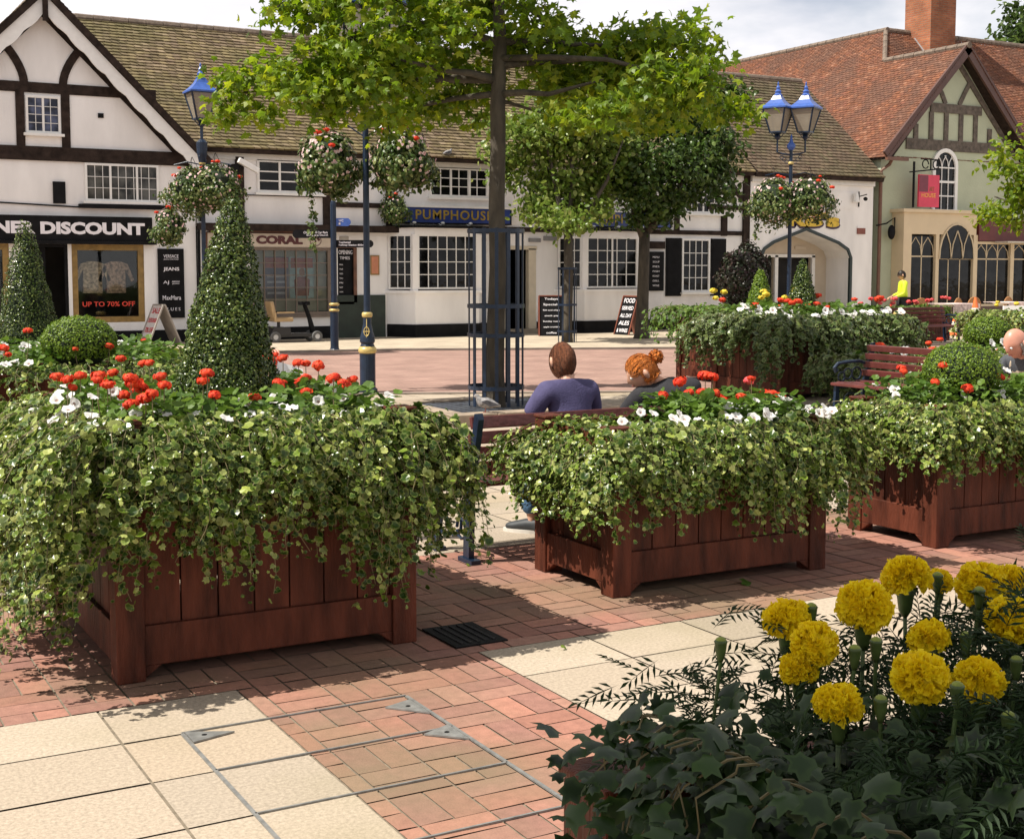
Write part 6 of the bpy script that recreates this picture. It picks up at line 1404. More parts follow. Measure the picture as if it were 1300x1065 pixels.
# benches
def bench(label, x, y, rz, length=1.8):
    t = thing('bench', label, 'bench', (0, 0, 0), 'cast iron and timber benches')
    for s_ in (-1, 1):
        X = s_ * (length / 2 - .02); b = MB(); w = .035
        def st(pts, r_=.020): b.tube([(X, y_, z_) for y_, z_ in pts], r_, 8)
        b.prism([(X, y_, z_) for y_, z_ in ((-.20, .0), (-.13, .0), (-.15, .42), (-.21, .58), (-.275, .86), (-.31, .865), (-.325, .83), (-.255, .56), (-.22, .42))], (-w / 2, 0, 0), (w / 2, 0, 0))
        b.prism([(X, y_, z_) for y_, z_ in ((.22, 0), (.28, 0), (.25, .40), (.20, .40))], (-w / 2, 0, 0), (w / 2, 0, 0))
        b.box(X - .03, X + .03, -.26, -.09, 0, .025); b.box(X - .03, X + .03, .18, .32, 0, .025)
        b.box(X - .015, X + .015, -.2, .25, .375, .405)
        st([(-.24, .62), (-.10, .665), (.10, .66), (.22, .645), (.27, .60), (.25, .56), (.22, .58)], .019)
        for (cy_, cz_, r_) in ((-.06, .53, .07), (.07, .53, .06), (.16, .50, .05), (.02, .22, .10), (.13, .16, .06), (-.08, .18, .06)):
            b.tube([(X, cy_ + r_ * math.cos(a * .6), cz_ + r_ * math.sin(a * .6)) for a in range(11)], .010, 5)
        b.build('cast_iron_end', M_blue, t)
    for i, (yy, zz) in enumerate(((-.11, .437), (-.015, .425), (.08, .425), (.175, .432), (.262, .425))):
        b = MB(); b.box(-length / 2, length / 2, yy - .041, yy + .041, zz - .016, zz + .016); b.build('seat_slat', M_bench, t, bevel=.005)
    for i in range(4):
        z = .535 + i * .090; yv = -.165 - (z - .5) * .27
        b = MB(); M = Matrix.Rotation(R(-14), 4, 'X'); M = Matrix.Translation((0, yv + .012, z)) @ M; b.obox(M, length, .026, .070); b.build('back_slat', M_bench, t, bevel=.005)
    t.location = (x, y, 0); t.rotation_euler = (0, 0, rz)
    return t
bench('maroon slatted bench with navy iron ends, seen from behind with two people sitting on it', 4.33, 6.86, 0, 1.78)
bench('empty maroon bench with curved navy iron arm, facing left before the dark ivy', 10.50, 10.10, R(90), 1.95)
bench('far maroon bench with blue iron arms in front of the cafe planters', 22.85, 21.9, R(180), 1.9)
bench('bench under the bald man, mostly hidden at the right edge', 9.05, 7.3, R(90), 1.7)
bench('bench behind the big front-left planter, hidden under the newspaper reader', 2.4, 7.75, 0, 1.6)

# traffic cones, bollard, barrier
def cone(label, x, y, h, z=0.0):
    t = thing('traffic_cone', label, 'traffic cone', (x, y, z), 'traffic cones'); Mo = mat('cone orange', (.72, .16, .04), .5, .15, 12); Mw = mat('cone white sleeve', (.74, .70, .64), .4, .1, 12)
    r = lambda v: .15 * h / .75 * (1 - v) + .03
    b = MB(); b.box(x - .19 * h / .75, x + .19 * h / .75, y - .19 * h / .75, y + .19 * h / .75, z, z + .03); b.lathe([(r(.03), .03 * h), (r(.25), .25 * h)], (x, y, z), 16); b.lathe([(r(.72), .72 * h), (r(1) * .9, h)], (x, y, z), 16); b.build('cone_body', Mo, t, smooth=False)
    b = MB(); b.lathe([(r(.25) + .002, .25 * h), (r(.72) + .002, .72 * h)], (x, y, z), 16); b.build('reflective_sleeve', Mw, t, smooth=False)
cone('tall orange and white traffic cone beside the cafe chairs', 27.77, 24.76, .98, 0.0)
cone('small reddish cone leaning among the cafe planters', 26.2, 24.0, .55)
t = thing('bollard', 'short navy bollard with a gold cap in front of the far bench', 'bollard', (17.05, 16.84, 0))
b = MB(); b.lathe([(.11, 0), (.11, .70), (.095, .74), (.095, .80)], (17.05, 16.84, 0), 18); b.build('column', M_blue, t); b = MB(); b.lathe([(.10, .80), (.12, .82), (.12, .86), (.10, .88)], (17.05, 16.84, 0), 18); b.lathe([(.11, .89), (.12, .92), (.09, .97), (.02, 1.0)], (17.05, 16.84, 0), 18); b.build('gold_cap', M_gold, t, smooth=True)
t = thing('barrier', 'low red and white striped barrier outside the arched entrance', 'barrier', (22.8, 24.0, 0))
Mr, Mw = mat('barrier red', (.62, .03, .03), .5, .1), mat('barrier white', (.75, .72, .70), .5, .05)
A0, A1 = Vector((21.4, 23.6, .68)), Vector((24.3, 24.3, .66))
for i in range(10):
    b = MB(); b.bar(A0.lerp(A1, i / 10), A0.lerp(A1, (i + 1) / 10), .03, .13); b.build('stripe', Mr if i % 2 else Mw, t)
for p in (A0, A0.lerp(A1, .5), A1):
    b = MB(); b.tube([(p.x, p.y, 0), (p.x, p.y, .85)], .03, 8); b.box(p.x - .2, p.x + .2, p.y - .1, p.y + .1, 0, .04); b.build('post', Mr, t)
# cafe furniture
M_rat = mat('honey rattan', (.40, .19, .07), .6, .4, 40, .4)
def rattan(label, x, y, rz):
    t = thing('rattan_chair', label, 'chair', (0, 0, 0), 'rattan chairs outside the cafe')
    b = MB(); b.lathe([(.20, .42), (.22, .44), (.22, .46), (.19, .47)], (0, 0, 0), 18); b.build('seat', M_rat, t)
    P = [(-.21, .14, .45)] + [(-.22 * math.cos(math.pi * k / 10), .17, .66 + .22 * math.sin(math.pi * k / 10)) for k in range(11)] + [(.21, .14, .45)]
    b = MB(); b.tube(P, .016, 6); b.add([(p[0] * .92, p[1], p[2] - .01) for p in P], [tuple(range(len(P)))]); b.build('backrest', M_rat, t)
    for sx in (-1, 1):
        for sy in (-1, 1): b = MB(); b.tube([(sx * .16, sy * .14, .44), (sx * .20, sy * .19, 0)], .014, 6); b.build('leg', M_rat, t)
    t.location = (x, y, 0.045); t.rotation_euler = (0, 0, rz)
for i, (x, y, rz, lb) in enumerate(((27.6, 26.6, 2.9, 'round-backed rattan cafe chair, leftmost of the row'), (28.6, 26.3, 3.4, 'rattan cafe chair second from the left, beside the white-clothed table'), (30.3, 27.2, 3.0, 'rattan cafe chair directly behind the tall traffic cone'), (31.3, 26.9, 3.3, 'rattan cafe chair right of the tall traffic cone'))): rattan(lb, x, y, rz)
def table(label, x, y):
    t = thing('cafe_table', label, 'table', (x, y, .045), 'cafe tables'); z = .045
    b = MB(); b.lathe([(.40, z + .70), (.42, z + .72), (.42, z + .74)], (x, y, 0), 20); b.build('tabletop', M_whitewood, t)
    b = MB(); b.tube([(x, y, z + .7), (x, y, z + .05)], .03, 8); b.lathe([(.25, z + .0), (.22, z + .04), (.05, z + .07)], (x, y, 0), 16); b.build('pedestal', M_black, t)
    c = MB(); c.box(x - .5, x + .5, y - .45, y + .45, z + .745, z + .755); c.box(x - .5, x + .5, y - .455, y - .45, z + .50, z + .755)
    tag(c.build('tablecloth', mat('red and white tablecloth', (.72, .55, .52), .8, .45, 12)), 'pale cloth over ' + label, 'tablecloth', 'cloths on the cafe tables')
table('cafe table between the two left rattan chairs', 28.0, 25.7); table('cafe table right of the tall traffic cone', 30.7, 26.2)
b = MB(); b.prism([(29.6, 25.4, .05), (30.2, 25.2, .05), (30.25, 25.25, .72), (29.65, 25.45, .72)], (0, 0, 0), (.02, .05, 0)); tag(b.build('menu_placard', M_whitewood), 'blank white placard leaning by the cafe chairs right of the tall cone', 'placard')

# A-boards
def aboard(label, x, y, rz, w, h, spread, face, lines, frame, tilt=0):
    t = thing('pavement_board', label, 'A-board', (0, 0, 0), 'pavement A-boards')
    for s_ in (-1, 1):
        b = MB(); P = [(s_ * spread, -w / 2, .0), (s_ * spread, w / 2, .0), (s_ * .015, w / 2, h), (s_ * .015, -w / 2, h)]; b.prism(P, (0, 0, 0), (-.018 * s_, 0, 0)); pn_ = b.build('panel', face if s_ < 0 else frame, t)
        b = MB()
        b.bar((s_ * (spread + .006), -w / 2, 0), (s_ * .02, -w / 2, h), .03, .03); b.bar((s_ * (spread + .006), w / 2, 0), (s_ * .02, w / 2, h), .03, .03); b.bar((s_ * .02, -w / 2, h), (s_ * .02, w / 2, h), .03, .03); b.build('frame', frame, pn_)
        if s_ < 0:
            up = Vector((spread - .015, 0, h)).normalized()
            for i, (tx_, ww, hh, mt_) in enumerate(lines):
                zt_ = 1 - (i + .6) / (len(lines) + .2); c = Vector((-spread * (1 - zt_) - .012 - .008, 0, h * zt_))
                text(tx_, pn_, 'lettering', mt_, c, (0, -1, 0), ww, hh, .001, .01, vert=up)
    t.location = (x, y, .045); t.rotation_euler = (0, 0, rz)
M_rt = mat('red board lettering', (.55, .03, .04), .5); M_wb = mat('white board face', (.66, .62, .60), .6, .08, 5)
aboard('white A-board with red writing outside the discount shop', 7.62, 29.5, R(8), .55, .88, .38, M_wb, [('SALE', .42, .13, M_rt), ('DESIGNER', .44, .10, M_rt), ('70% OFF', .42, .12, M_rt), ('TODAY', .40, .10, M_rt)], mat('grey board frame', (.30, .27, .24), .6))
M_rf = mat('red brown board frame', (.20, .06, .035), .5)
aboard('black A-board chalked in white against the pub bay, left of the dark tree', 19.45, 28.5, R(4), .60, .98, .32, M_black, [('FOOD', .44, .12, M_letter), ('SERVED', .46, .10, M_letter), ('ALL DAY', .46, .10, M_letter), ('ALES', .42, .11, M_letter), ('& WINES', .44, .10, M_letter)], M_rf)
aboard('blackboard seen through the low tree guard by the pub door', 17.35, 29.0, R(62), .62, 1.0, .25, M_black, [('Todays', .34, .07, M_letter), ('Specials', .40, .07, M_letter), ('fish and chips', .42, .05, M_letter), ('steak pie', .34, .05, M_letter), ('Sunday roast', .42, .05, M_letter), ('apple crumble', .40, .05, M_letter), ('coffee', .26, .05, M_letter)], M_rf)

# mobility scooter
t = thing('mobility_scooter', 'black mobility scooter with tan seat parked under the betting shop window', 'mobility scooter', (10.6, 29.3, 0)); sx, sy, sz = 10.6, 29.3, .045
M_tan = mat('tan vinyl', (.42, .29, .15), .5, .12, 8); M_tyre = mat('grey tyre', (.10, .10, .10), .8); M_hub = mat('grey hub', (.5, .5, .5), .4)
b = MB(); b.box(sx - .55, sx + .60, sy - .22, sy + .22, sz + .12, sz + .20); b.prism([(sx - .62, sy - .24, sz + .16), (sx - .10, sy - .24, sz + .16), (sx - .12, sy - .24, sz + .34), (sx - .50, sy - .24, sz + .36)], (0, 0, 0), (0, .48, 0)); b.tube([(sx - .32, sy, sz + .3), (sx - .32, sy, sz + .5)], .04, 8); b.build('chassis', mat('scooter black', (.012, .012, .013), .3), t, bevel=.01)
b = MB(); b.obox(Matrix.Translation((sx - .26, sy, sz + .52)), .46, .44, .10); b.build('seat', M_tan, t, bevel=.03)
b = MB(); b.obox(Matrix.Translation((sx - .50, sy, sz + .74)) @ Matrix.Rotation(R(-12), 4, 'Y'), .09, .42, .40); b.build('backrest', M_tan, t, bevel=.03)
for s_ in (-1, 1):
    b = MB(); b.obox(Matrix.Translation((sx - .24, sy + s_ * .26, sz + .68)), .40, .06, .035); b.bar((sx - .48, sy + s_ * .26, sz + .68), (sx - .48, sy + s_ * .26, sz + .5), .03, .03); b.build('armrest', M_tan if s_ < 0 else M_black, t)
b = MB(); b.tube([(sx + .52, sy, sz + .18), (sx + .42, sy, sz + .55), (sx + .30, sy, sz + .88)], [.07, .05, .045], 10); b.bar((sx + .30, sy - .25, sz + .86), (sx + .30, sy + .25, sz + .86), .04, .04); b.obox(Matrix.Translation((sx + .30, sy, sz + .88)), .20, .24, .08); b.build('tiller', M_black, t)
for (wx, s_) in ((-.48, -1), (-.48, 1), (.52, -1), (.52, 1)):
    b = MB(); P = []
    for r0, yy in ((.06, -.035), (.115, -.035), (.125, -.02), (.125, .02), (.115, .035), (.06, .035)):
        P.append([(sx + wx + r0 * math.cos(2 * math.pi * k / 18), sy + s_ * .24 + yy, sz + .125 + r0 * math.sin(2 * math.pi * k / 18)) for k in range(18)])
    vs = [v for r_ in P for v in r_]; fs = [(i * 18 + k, i * 18 + (k + 1) % 18, (i + 1) * 18 + (k + 1) % 18, (i + 1) * 18 + k) for i in range(5) for k in range(18)]
    b.add(vs, fs); w_ = b.build('wheel', M_tyre, t)
    b = MB(); b.tube([(sx + wx, sy + s_ * .24 - .03, sz + .125), (sx + wx, sy + s_ * .24 + .03, sz + .125)], .065, 14); b.build('hub', M_hub, w_)

# CCTV camera
t = thing('security_camera', 'white security camera on the wall above the betting shop', 'camera', (9.6, 30.1, 4.05))
b = MB(); b.obox(Matrix.Translation((9.86, 30.0, 4.07)) @ Matrix.Rotation(R(27), 4, 'Y'), .52, .13, .12); b.build('housing', M_whitewood, t, bevel=.01); b = MB(); b.box(9.52, 9.66, 30.05, 30.46, 3.9, 4.1); b.tube([(9.6, 30.2, 4.0), (9.7, 30.02, 4.05)], .025, 6); b.build('mount', M_black, t)

# inspection cover with inset paving, drain, leaf
t = thing('inspection_cover', 'galvanised inspection cover frame with three-cornered lifting plates let into tiles and bricks', 'manhole cover', (1.7, 4.3, 0))
M_galv = mat('galvanised steel', (.22, .22, .21), .55, .25, 30, metal=.3)
b = MB(); zt = .006
for (a, c) in (((1.25, 3.2), (1.25, 4.65)), ((2.13, 3.2), (2.13, 4.65)), ((1.25, 4.66), (2.13, 4.66)), ((1.25, 4.25), (2.13, 4.25)), ((1.25, 3.84), (2.13, 3.84)), ((1.25, 3.43), (2.13, 3.43))): b.bar((*a, .0035), (*c, .0035), .008 if a[0] != c[0] else .012, .006)
b.build('frame', M_galv, t)
for (P) in ([(1.26, 4.66), (1.26, 4.54), (1.42, 4.58)], [(2.12, 4.60), (2.12, 4.42), (2.0, 4.56)], [(2.12, 4.27), (2.12, 4.10), (2.0, 4.22)]):
    b = MB(); b.prism([(x, y, .002) for x, y in P], (0, 0, 0), (0, 0, .006)); o = b.build('lifting_plate', M_galv, t)
    cx_, cy_ = sum(p[0] for p in P) / 3, sum(p[1] for p in P) / 3; b = MB(); b.lathe([(.010, .0), (.010, .0085)], (cx_, cy_, 0), 10); b.build('key_hole', M_black, o)
t = thing('drain_grate', 'dark iron drain cover in the shadow right of the big planter', 'drain cover', (2.75, 5.3, 0))
b = MB(); b.box(2.60, 2.86, 5.15, 5.50, .001, .008); b.build('frame', M_black, t)
b = MB()
for i in range(5): b.box(2.64 + i * .04, 2.655 + i * .04, 5.18, 5.47, .008, .013)
b.build('bars', M_dark, t)
g5 = np.random.default_rng(5)
lv = [(4.52, 5.51, .10, 'large pale green leaf fallen on the paving in front of the middle planter'), (3.0, 4.9, .03, 'tiny dry leaf on the slabs just right of the brick strip'), (5.9, 7.2, .04, 'small dry leaf behind the gap right of the middle planter'),
      (3.4, 6.6, .03, 'tiny dry leaf by the foot of the bench end'), (6.4, 5.2, .03, 'tiny dry leaf in front of the right-hand planter')]
for i, (x, y, s_, lb) in enumerate(lv):
    V, T, E = scatter(IVY, np.array([[x, y, .012]]), np.array([[.3, -.5, 1.]]), s_, None, 1, g5)
    tag(np_mesh('fallen_leaf', V, T, LM_ger if i == 0 else LM_small, None, E), lb, 'leaf', None if i == 0 else 'dry leaves on the paving')

# pigeons
def pigeon(label, x, y, z, rz, s=1.0):
    t = thing('pigeon', label, 'pigeon', (0, 0, 0)); Mg = mat('pigeon grey feathers', (.24, .23, .23), .7, .5, 30); Md = mat('pigeon dark feathers', (.06, .06, .07), .6, .4, 30)
    b = MB(); b.tube([(-.17, 0, .075), (-.12, 0, .085), (-.06, 0, .10), (0, 0, .11), (.06, 0, .125), (.085, 0, .16), (.095, 0, .185), (.12, 0, .19), (.135, 0, .185)], [.012, .03, .055, .065, .055, .032, .026, .024, .006], 12); b.build('body', Mg, t, smooth=True)
    for s_ in (-1, 1):
        b = MB(); b.prism([(.05, s_ * .062, .13), (-.02, s_ * .070, .15), (-.16, s_ * .03, .09), (-.05, s_ * .068, .075)], (0, 0, 0), (0, s_ * .008, 0)); b.build('wing', Md, t)
        b = MB(); b.tube([(.0, s_ * .025, .07), (.005, s_ * .025, 0)], .004, 5); b.tube([(.0, s_ * .025, .003), (.03, s_ * .03, .003)], .003, 4); b.build('leg', mat('pigeon leg', (.4, .12, .10), .6), t)
    b = MB(); b.tube([(.115, 0, .188), (.142, 0, .180)], [.006, .001], 6); b.build('beak', Md, t)
    t.location = (x, y, z); t.rotation_euler = (0, 0, rz); t.scale = (s, s, s)
pigeon('grey and white pigeon on the stone edge of the tree bed', 6.80, 12.74, .13, 2.6, .95)
pigeon('small dark pigeon perched on the pub gutter left of the big trunk', 15.05, 30.16, 4.49, .3)

# ================================================================== PEOPLE
M_skin = mat('light skin', (.56, .31, .21), .5, .08, 12, spec=.4); M_skin2 = mat('sun-reddened skin', (.58, .27, .19), .4, .12, 12, spec=.5)
def skinned(V, Ed, Rd, sub=2):
    me = bpy.data.meshes.new('s'); me.from_pydata([tuple(v) for v in V], Ed, []); o = bpy.data.objects.new('s', me); COL.objects.link(o)
    sk = o.modifiers.new('sk', 'SKIN'); sk.branch_smoothing = .6; sb = o.modifiers.new('sb', 'SUBSURF'); sb.levels = sub; sb.render_levels = sub
    for i, r_ in enumerate(Rd):
        d = me.skin_vertices[0].data[i]; d.radius = (r_, r_) if not isinstance(r_, tuple) else r_; d.use_root = (i == 0)
    bpy.context.view_layer.update(); dg = bpy.context.evaluated_depsgraph_get(); m2 = bpy.data.meshes.new_from_object(o.evaluated_get(dg)); bpy.data.objects.remove(o)
    vs = [tuple(v.co) for v in m2.vertices]; fs = [tuple(p.vertices) for p in m2.polygons]; bpy.data.meshes.remove(m2); return vs, fs
def head(mb, c, fwd, up, s=1.0):
    """head with brow, nose, lips, chin and ears; c = centre, fwd = facing direction"""
    f = Vector(fwd).normalized(); u = Vector(up); u = (u - f * u.dot(f)).normalized(); r_ = f.cross(u); c = Vector(c); seg, rings = 28, 22; vs = []; fs = []
    for i in range(rings + 1):
        t_ = math.pi * i / rings
        for k in range(seg):
            a = 2 * math.pi * k / seg; x = math.sin(t_) * math.sin(a); y = math.sin(t_) * math.cos(a); z = -math.cos(t_)
            X = x * .076; Y = y * (.098 if y > 0 else .104); Z_ = z * .118
            if z < 0: X *= 1 - .28 * (-z) ** 1.5 * (1 if y > 0 else .6); Y *= 1 - .10 * (-z) if y > 0 else 1 - .30 * (-z)
            if y > 0:
                fx = abs(x); nose = math.exp(-((x / .13) ** 2)) * math.exp(-(((z + .10) / .20) ** 2)); Y += .022 * nose * (1 if z < .12 else .5)
                Y -= .010 * math.exp(-(((fx - .42) / .16) ** 2)) * math.exp(-(((z - .06) / .10) ** 2)); Y += .006 * math.exp(-(((z - .22) / .08) ** 2))
                Y += .007 * math.exp(-((x / .28) ** 2)) * math.exp(-(((z + .46) / .08) ** 2)); Y += .010 * math.exp(-((x / .3) ** 2)) * math.exp(-(((z + .78) / .14) ** 2))
            vs.append(c + (r_ * X + f * Y + u * Z_) * s)
    for i in range(rings):
        for k in range(seg): fs.append((i * seg + k, i * seg + (k + 1) % seg, (i + 1) * seg + (k + 1) % seg, (i + 1) * seg + k))
    sm = mb.smooth; mb.smooth = True; mb.add(vs, fs)
    for sd in (-1, 1):
        e = c + (r_ * sd * .077 + f * -.008 + u * -.005) * s
        P = [e + (u * .034 * math.cos(2 * math.pi * k / 10) + f * .018 * math.sin(2 * math.pi * k / 10) + r_ * sd * .006) * s for k in range(10)]
        mb.prism([Vector(p) for p in P], (0, 0, 0), r_ * sd * .010 * s)
    mb.smooth = sm
    return c, f, u, r_, s
def face(H, parent):
    c, f, u, r_, s = H; b = MB()
    for sd in (-1, 1): b.ball(c + (r_ * sd * .031 + f * .083 + u * .007) * s, .0115 * s, 10, 8)
    b.build('eyes', mat('eye white', (.75, .73, .7), .3), parent, smooth=True)
    b = MB()
    for sd in (-1, 1): b.ball(c + (r_ * sd * .031 + f * .0925 + u * .007) * s, .0052 * s, 8, 6)
    b.build('irises', mat('brown iris', (.06, .03, .015), .2), parent, smooth=True)
    b = MB(); b.ball(c + (f * .090 - u * .053) * s, .010 * s, 10, 6, (2.0, .7, .6)); b.build('lips', mat('lip', (.45, .16, .13), .5), parent, smooth=True)
def hand_chain(V, Ed, Rd, wi, wp, dr, side, curl=.7, up=Vector((0, 0, 1)), thumb=1):
    """palm, four unequal bent fingers and a thumb added to a skeleton; wi = wrist index"""
    d = Vector(dr).normalized(); n = (up - d * up.dot(d)).normalized(); s = d.cross(n) * side; w = Vector(wp)
    def add(p, r_, par): V.append(p); Rd.append(r_); Ed.append((par, len(V) - 1)); return len(V) - 1
    pm = add(w + d * .045, (.030, .016), wi)
    for k, (off, ln) in enumerate(((-.030, .068), (-.010, .078), (.010, .072), (.029, .056))):
        kn = w + d * .092 + s * off; a = add(kn, .0105, pm); q1 = kn + (d * math.cos(curl * .5) - n * math.sin(curl * .5)) * ln * .45; b_ = add(q1, .0092, a)
        q2 = q1 + (d * math.cos(curl * 1.3) - n * math.sin(curl * 1.3)) * ln * .32; c_ = add(q2, .0085, b_); q3 = q2 + (d * math.cos(curl * 1.9) - n * math.sin(curl * 1.9)) * ln * .25; add(q3, .007, c_)
    t0 = w + d * .030 - s * .034 - n * .004; a = add(t0, .0125, pm); t1 = t0 + (d * .7 - s * .6 - n * .3).normalized() * .034; b_ = add(t1, .0105, a); add(t1 + (d * .9 - s * .15 - n * .4).normalized() * .028, .0085, b_)
def person(label, origin, rz, J, mats, hair=None, extra=None, s=1.0, sleeves='short', skin=None, head_f=(0, 1, -.2), head_u=(0, 0, 1), vest=None):
    """J: joints in body axes (x right, y forward, z up) metres from the ground under the seat"""
    t = thing('person', label, 'person', (0, 0, 0)); sk = skin or M_skin
    j = {k: Vector(v) for k, v in J.items() if isinstance(v, tuple)}
    V = [j['pelvis']]; Ed = []; Rd = [.115]
    def add(p, r_, par): V.append(p); Rd.append(r_); Ed.append((par, len(V) - 1)); return len(V) - 1
    sp = add(j['pelvis'].lerp(j['chest'], .5), (.125, .095), 0); ch = add(j['chest'], (.145, .105), sp); ub = add(j['chest'].lerp(j['neck'], .5), (.085, .065), ch); nk = add(j['neck'], .052, ub); add(j['neck'].lerp(j['head'], .45), .048, nk)
    for sd, S_ in ((-1, 'l'), (1, 'r')):
        sh = add(j['sh' + S_], .050, ub); e = add(j['el' + S_], .040, sh); e1 = add(j['el' + S_].lerp(j['wr' + S_], .35), .038, e); w = add(j['wr' + S_], .024, e1)
        hand_chain(V, Ed, Rd, w, j['wr' + S_], (j['wr' + S_] - j['el' + S_]), sd, .9 if 'curl' not in J else .9, up=Vector(J.get('hup', (0, 0, 1))))
        hp = add(j['hip' + S_], .088, 0); k1 = add(j['hip' + S_].lerp(j['kn' + S_], .5), .078, hp); k = add(j['kn' + S_], .056, k1); c1 = add(j['kn' + S_].lerp(j['an' + S_], .35), .055, k); a = add(j['an' + S_], .036, c1)
        ft = j.get('ft' + S_, Vector((0, 1, 0))); h_ = add(j['an' + S_] + Vector((0, 0, -.045)), .036, a); add(h_ and (j['an' + S_] + ft * .13 + Vector((0, 0, -.06))), (.040, .024), h_)
    b = MB(); vs, fs = skinned(V, Ed, Rd, 1); b.smooth = True; b.add(vs, fs)
    H = head(b, j['head'], head_f, head_u, J.get('hs', 1.0)); b.build('body', sk, t, smooth=True); face(H, t)
    # shirt
    V = [j['pelvis'] + Vector((0, 0, .03))]; Ed = []; Rd = [(.150, .122)]
    sp = add(j['pelvis'].lerp(j['chest'], .5), (.155, .120), 0); ch = add(j['chest'], (.178, .128), sp); ub = add(j['chest'].lerp(j['neck'], .56), (.155, .118), ch); add(j['neck'] + (j['chest'] - j['neck']) * .04, .074, ub)
    for S_ in 'lr':
        sh = add(j['sh' + S_], .088, ub); m1 = add(j['sh' + S_].lerp(j['el' + S_], .55), .066, sh)
        if sleeves == 'long': e = add(j['el' + S_], .054, m1); add(j['el' + S_].lerp(j['wr' + S_], .9), .037, e)
        else: add(j['sh' + S_].lerp(j['el' + S_], .78), .064, m1)
    b = MB(); vs, fs = skinned(V, Ed, Rd, 2); b.smooth = True; b.add(vs, fs); b.build('shirt', mats[0], t, smooth=True)
    if vest:
        V = [j['pelvis'] + Vector((0, 0, .03))]; Ed = []; Rd = [(.160, .132)]
        sp = add(j['pelvis'].lerp(j['chest'], .5), (.168, .132), 0); ch = add(j['chest'], (.192, .142), sp); ub = add(j['chest'].lerp(j['neck'], .55), (.155, .112), ch); add(j['neck'] + (j['chest'] - j['neck']) * .10, .075, ub)
        for S_ in 'lr': add(j['sh' + S_].lerp(j['neck'], .25), .082, ub)
        b = MB(); vs, fs = skinned(V, Ed, Rd, 2); b.smooth = True; b.add(vs, fs); b.build('waistcoat', vest, t, smooth=True)
    V = [j['pelvis'] - Vector((0, 0, .01))]; Ed = []; Rd = [(.150, .125)]
    for S_ in 'lr': hp = add(j['hip' + S_], .108, 0); k1 = add(j['hip' + S_].lerp(j['kn' + S_], .5), .094, hp); k = add(j['kn' + S_], .074, k1); c1 = add(j['kn' + S_].lerp(j['an' + S_], .5), .068, k); add(j['an' + S_] + Vector((0, 0, .015)), .062, c1)
    b = MB(); vs, fs = skinned(V, Ed, Rd, 2); b.smooth = True; b.add(vs, fs); b.build('trousers', mats[1], t, smooth=True)
    for S_ in 'lr':
        a = j['an' + S_]; ft = j.get('ft' + S_, Vector((0, 1, 0))).normalized(); sd = ft.cross(Vector((0, 0, 1)))
        V = [a + Vector((0, 0, -.045)) - ft * .02]; Ed = []; Rd = [(.047, .047)]; x = add(a + ft * .06 + Vector((0, 0, -.052)), (.048, .040), 0); x = add(a + ft * .13 + Vector((0, 0, -.062)), (.046, .030), x); add(a + ft * .19 + Vector((0, 0, -.068)), (.036, .022), x); x = add(a - ft * .055 + Vector((0, 0, -.05)), (.040, .040), 0)
        b = MB(); vs, fs = skinned(V, Ed, Rd, 2); b.smooth = True; b.add(vs, fs); so_ = b.build('shoe', mats[2], t, smooth=True)
        b = MB(); P = []
        for k in range(16):
            q_ = 2 * math.pi * k / 16; P.append(a + ft * (.06 + .145 * math.cos(q_)) + sd * (.046 * math.sin(q_)) + Vector((0, 0, -.100)))
        b.prism(P, (0, 0, -.004), (0, 0, .022)); b.build('sole', mat('shoe sole', (.6, .57, .52), .6), so_)
    if hair: hair(t, H)
    if extra: extra(t, j)
    t.location = origin; t.rotation_euler = (0, 0, rz); t.scale = (s, s, s)
    return t
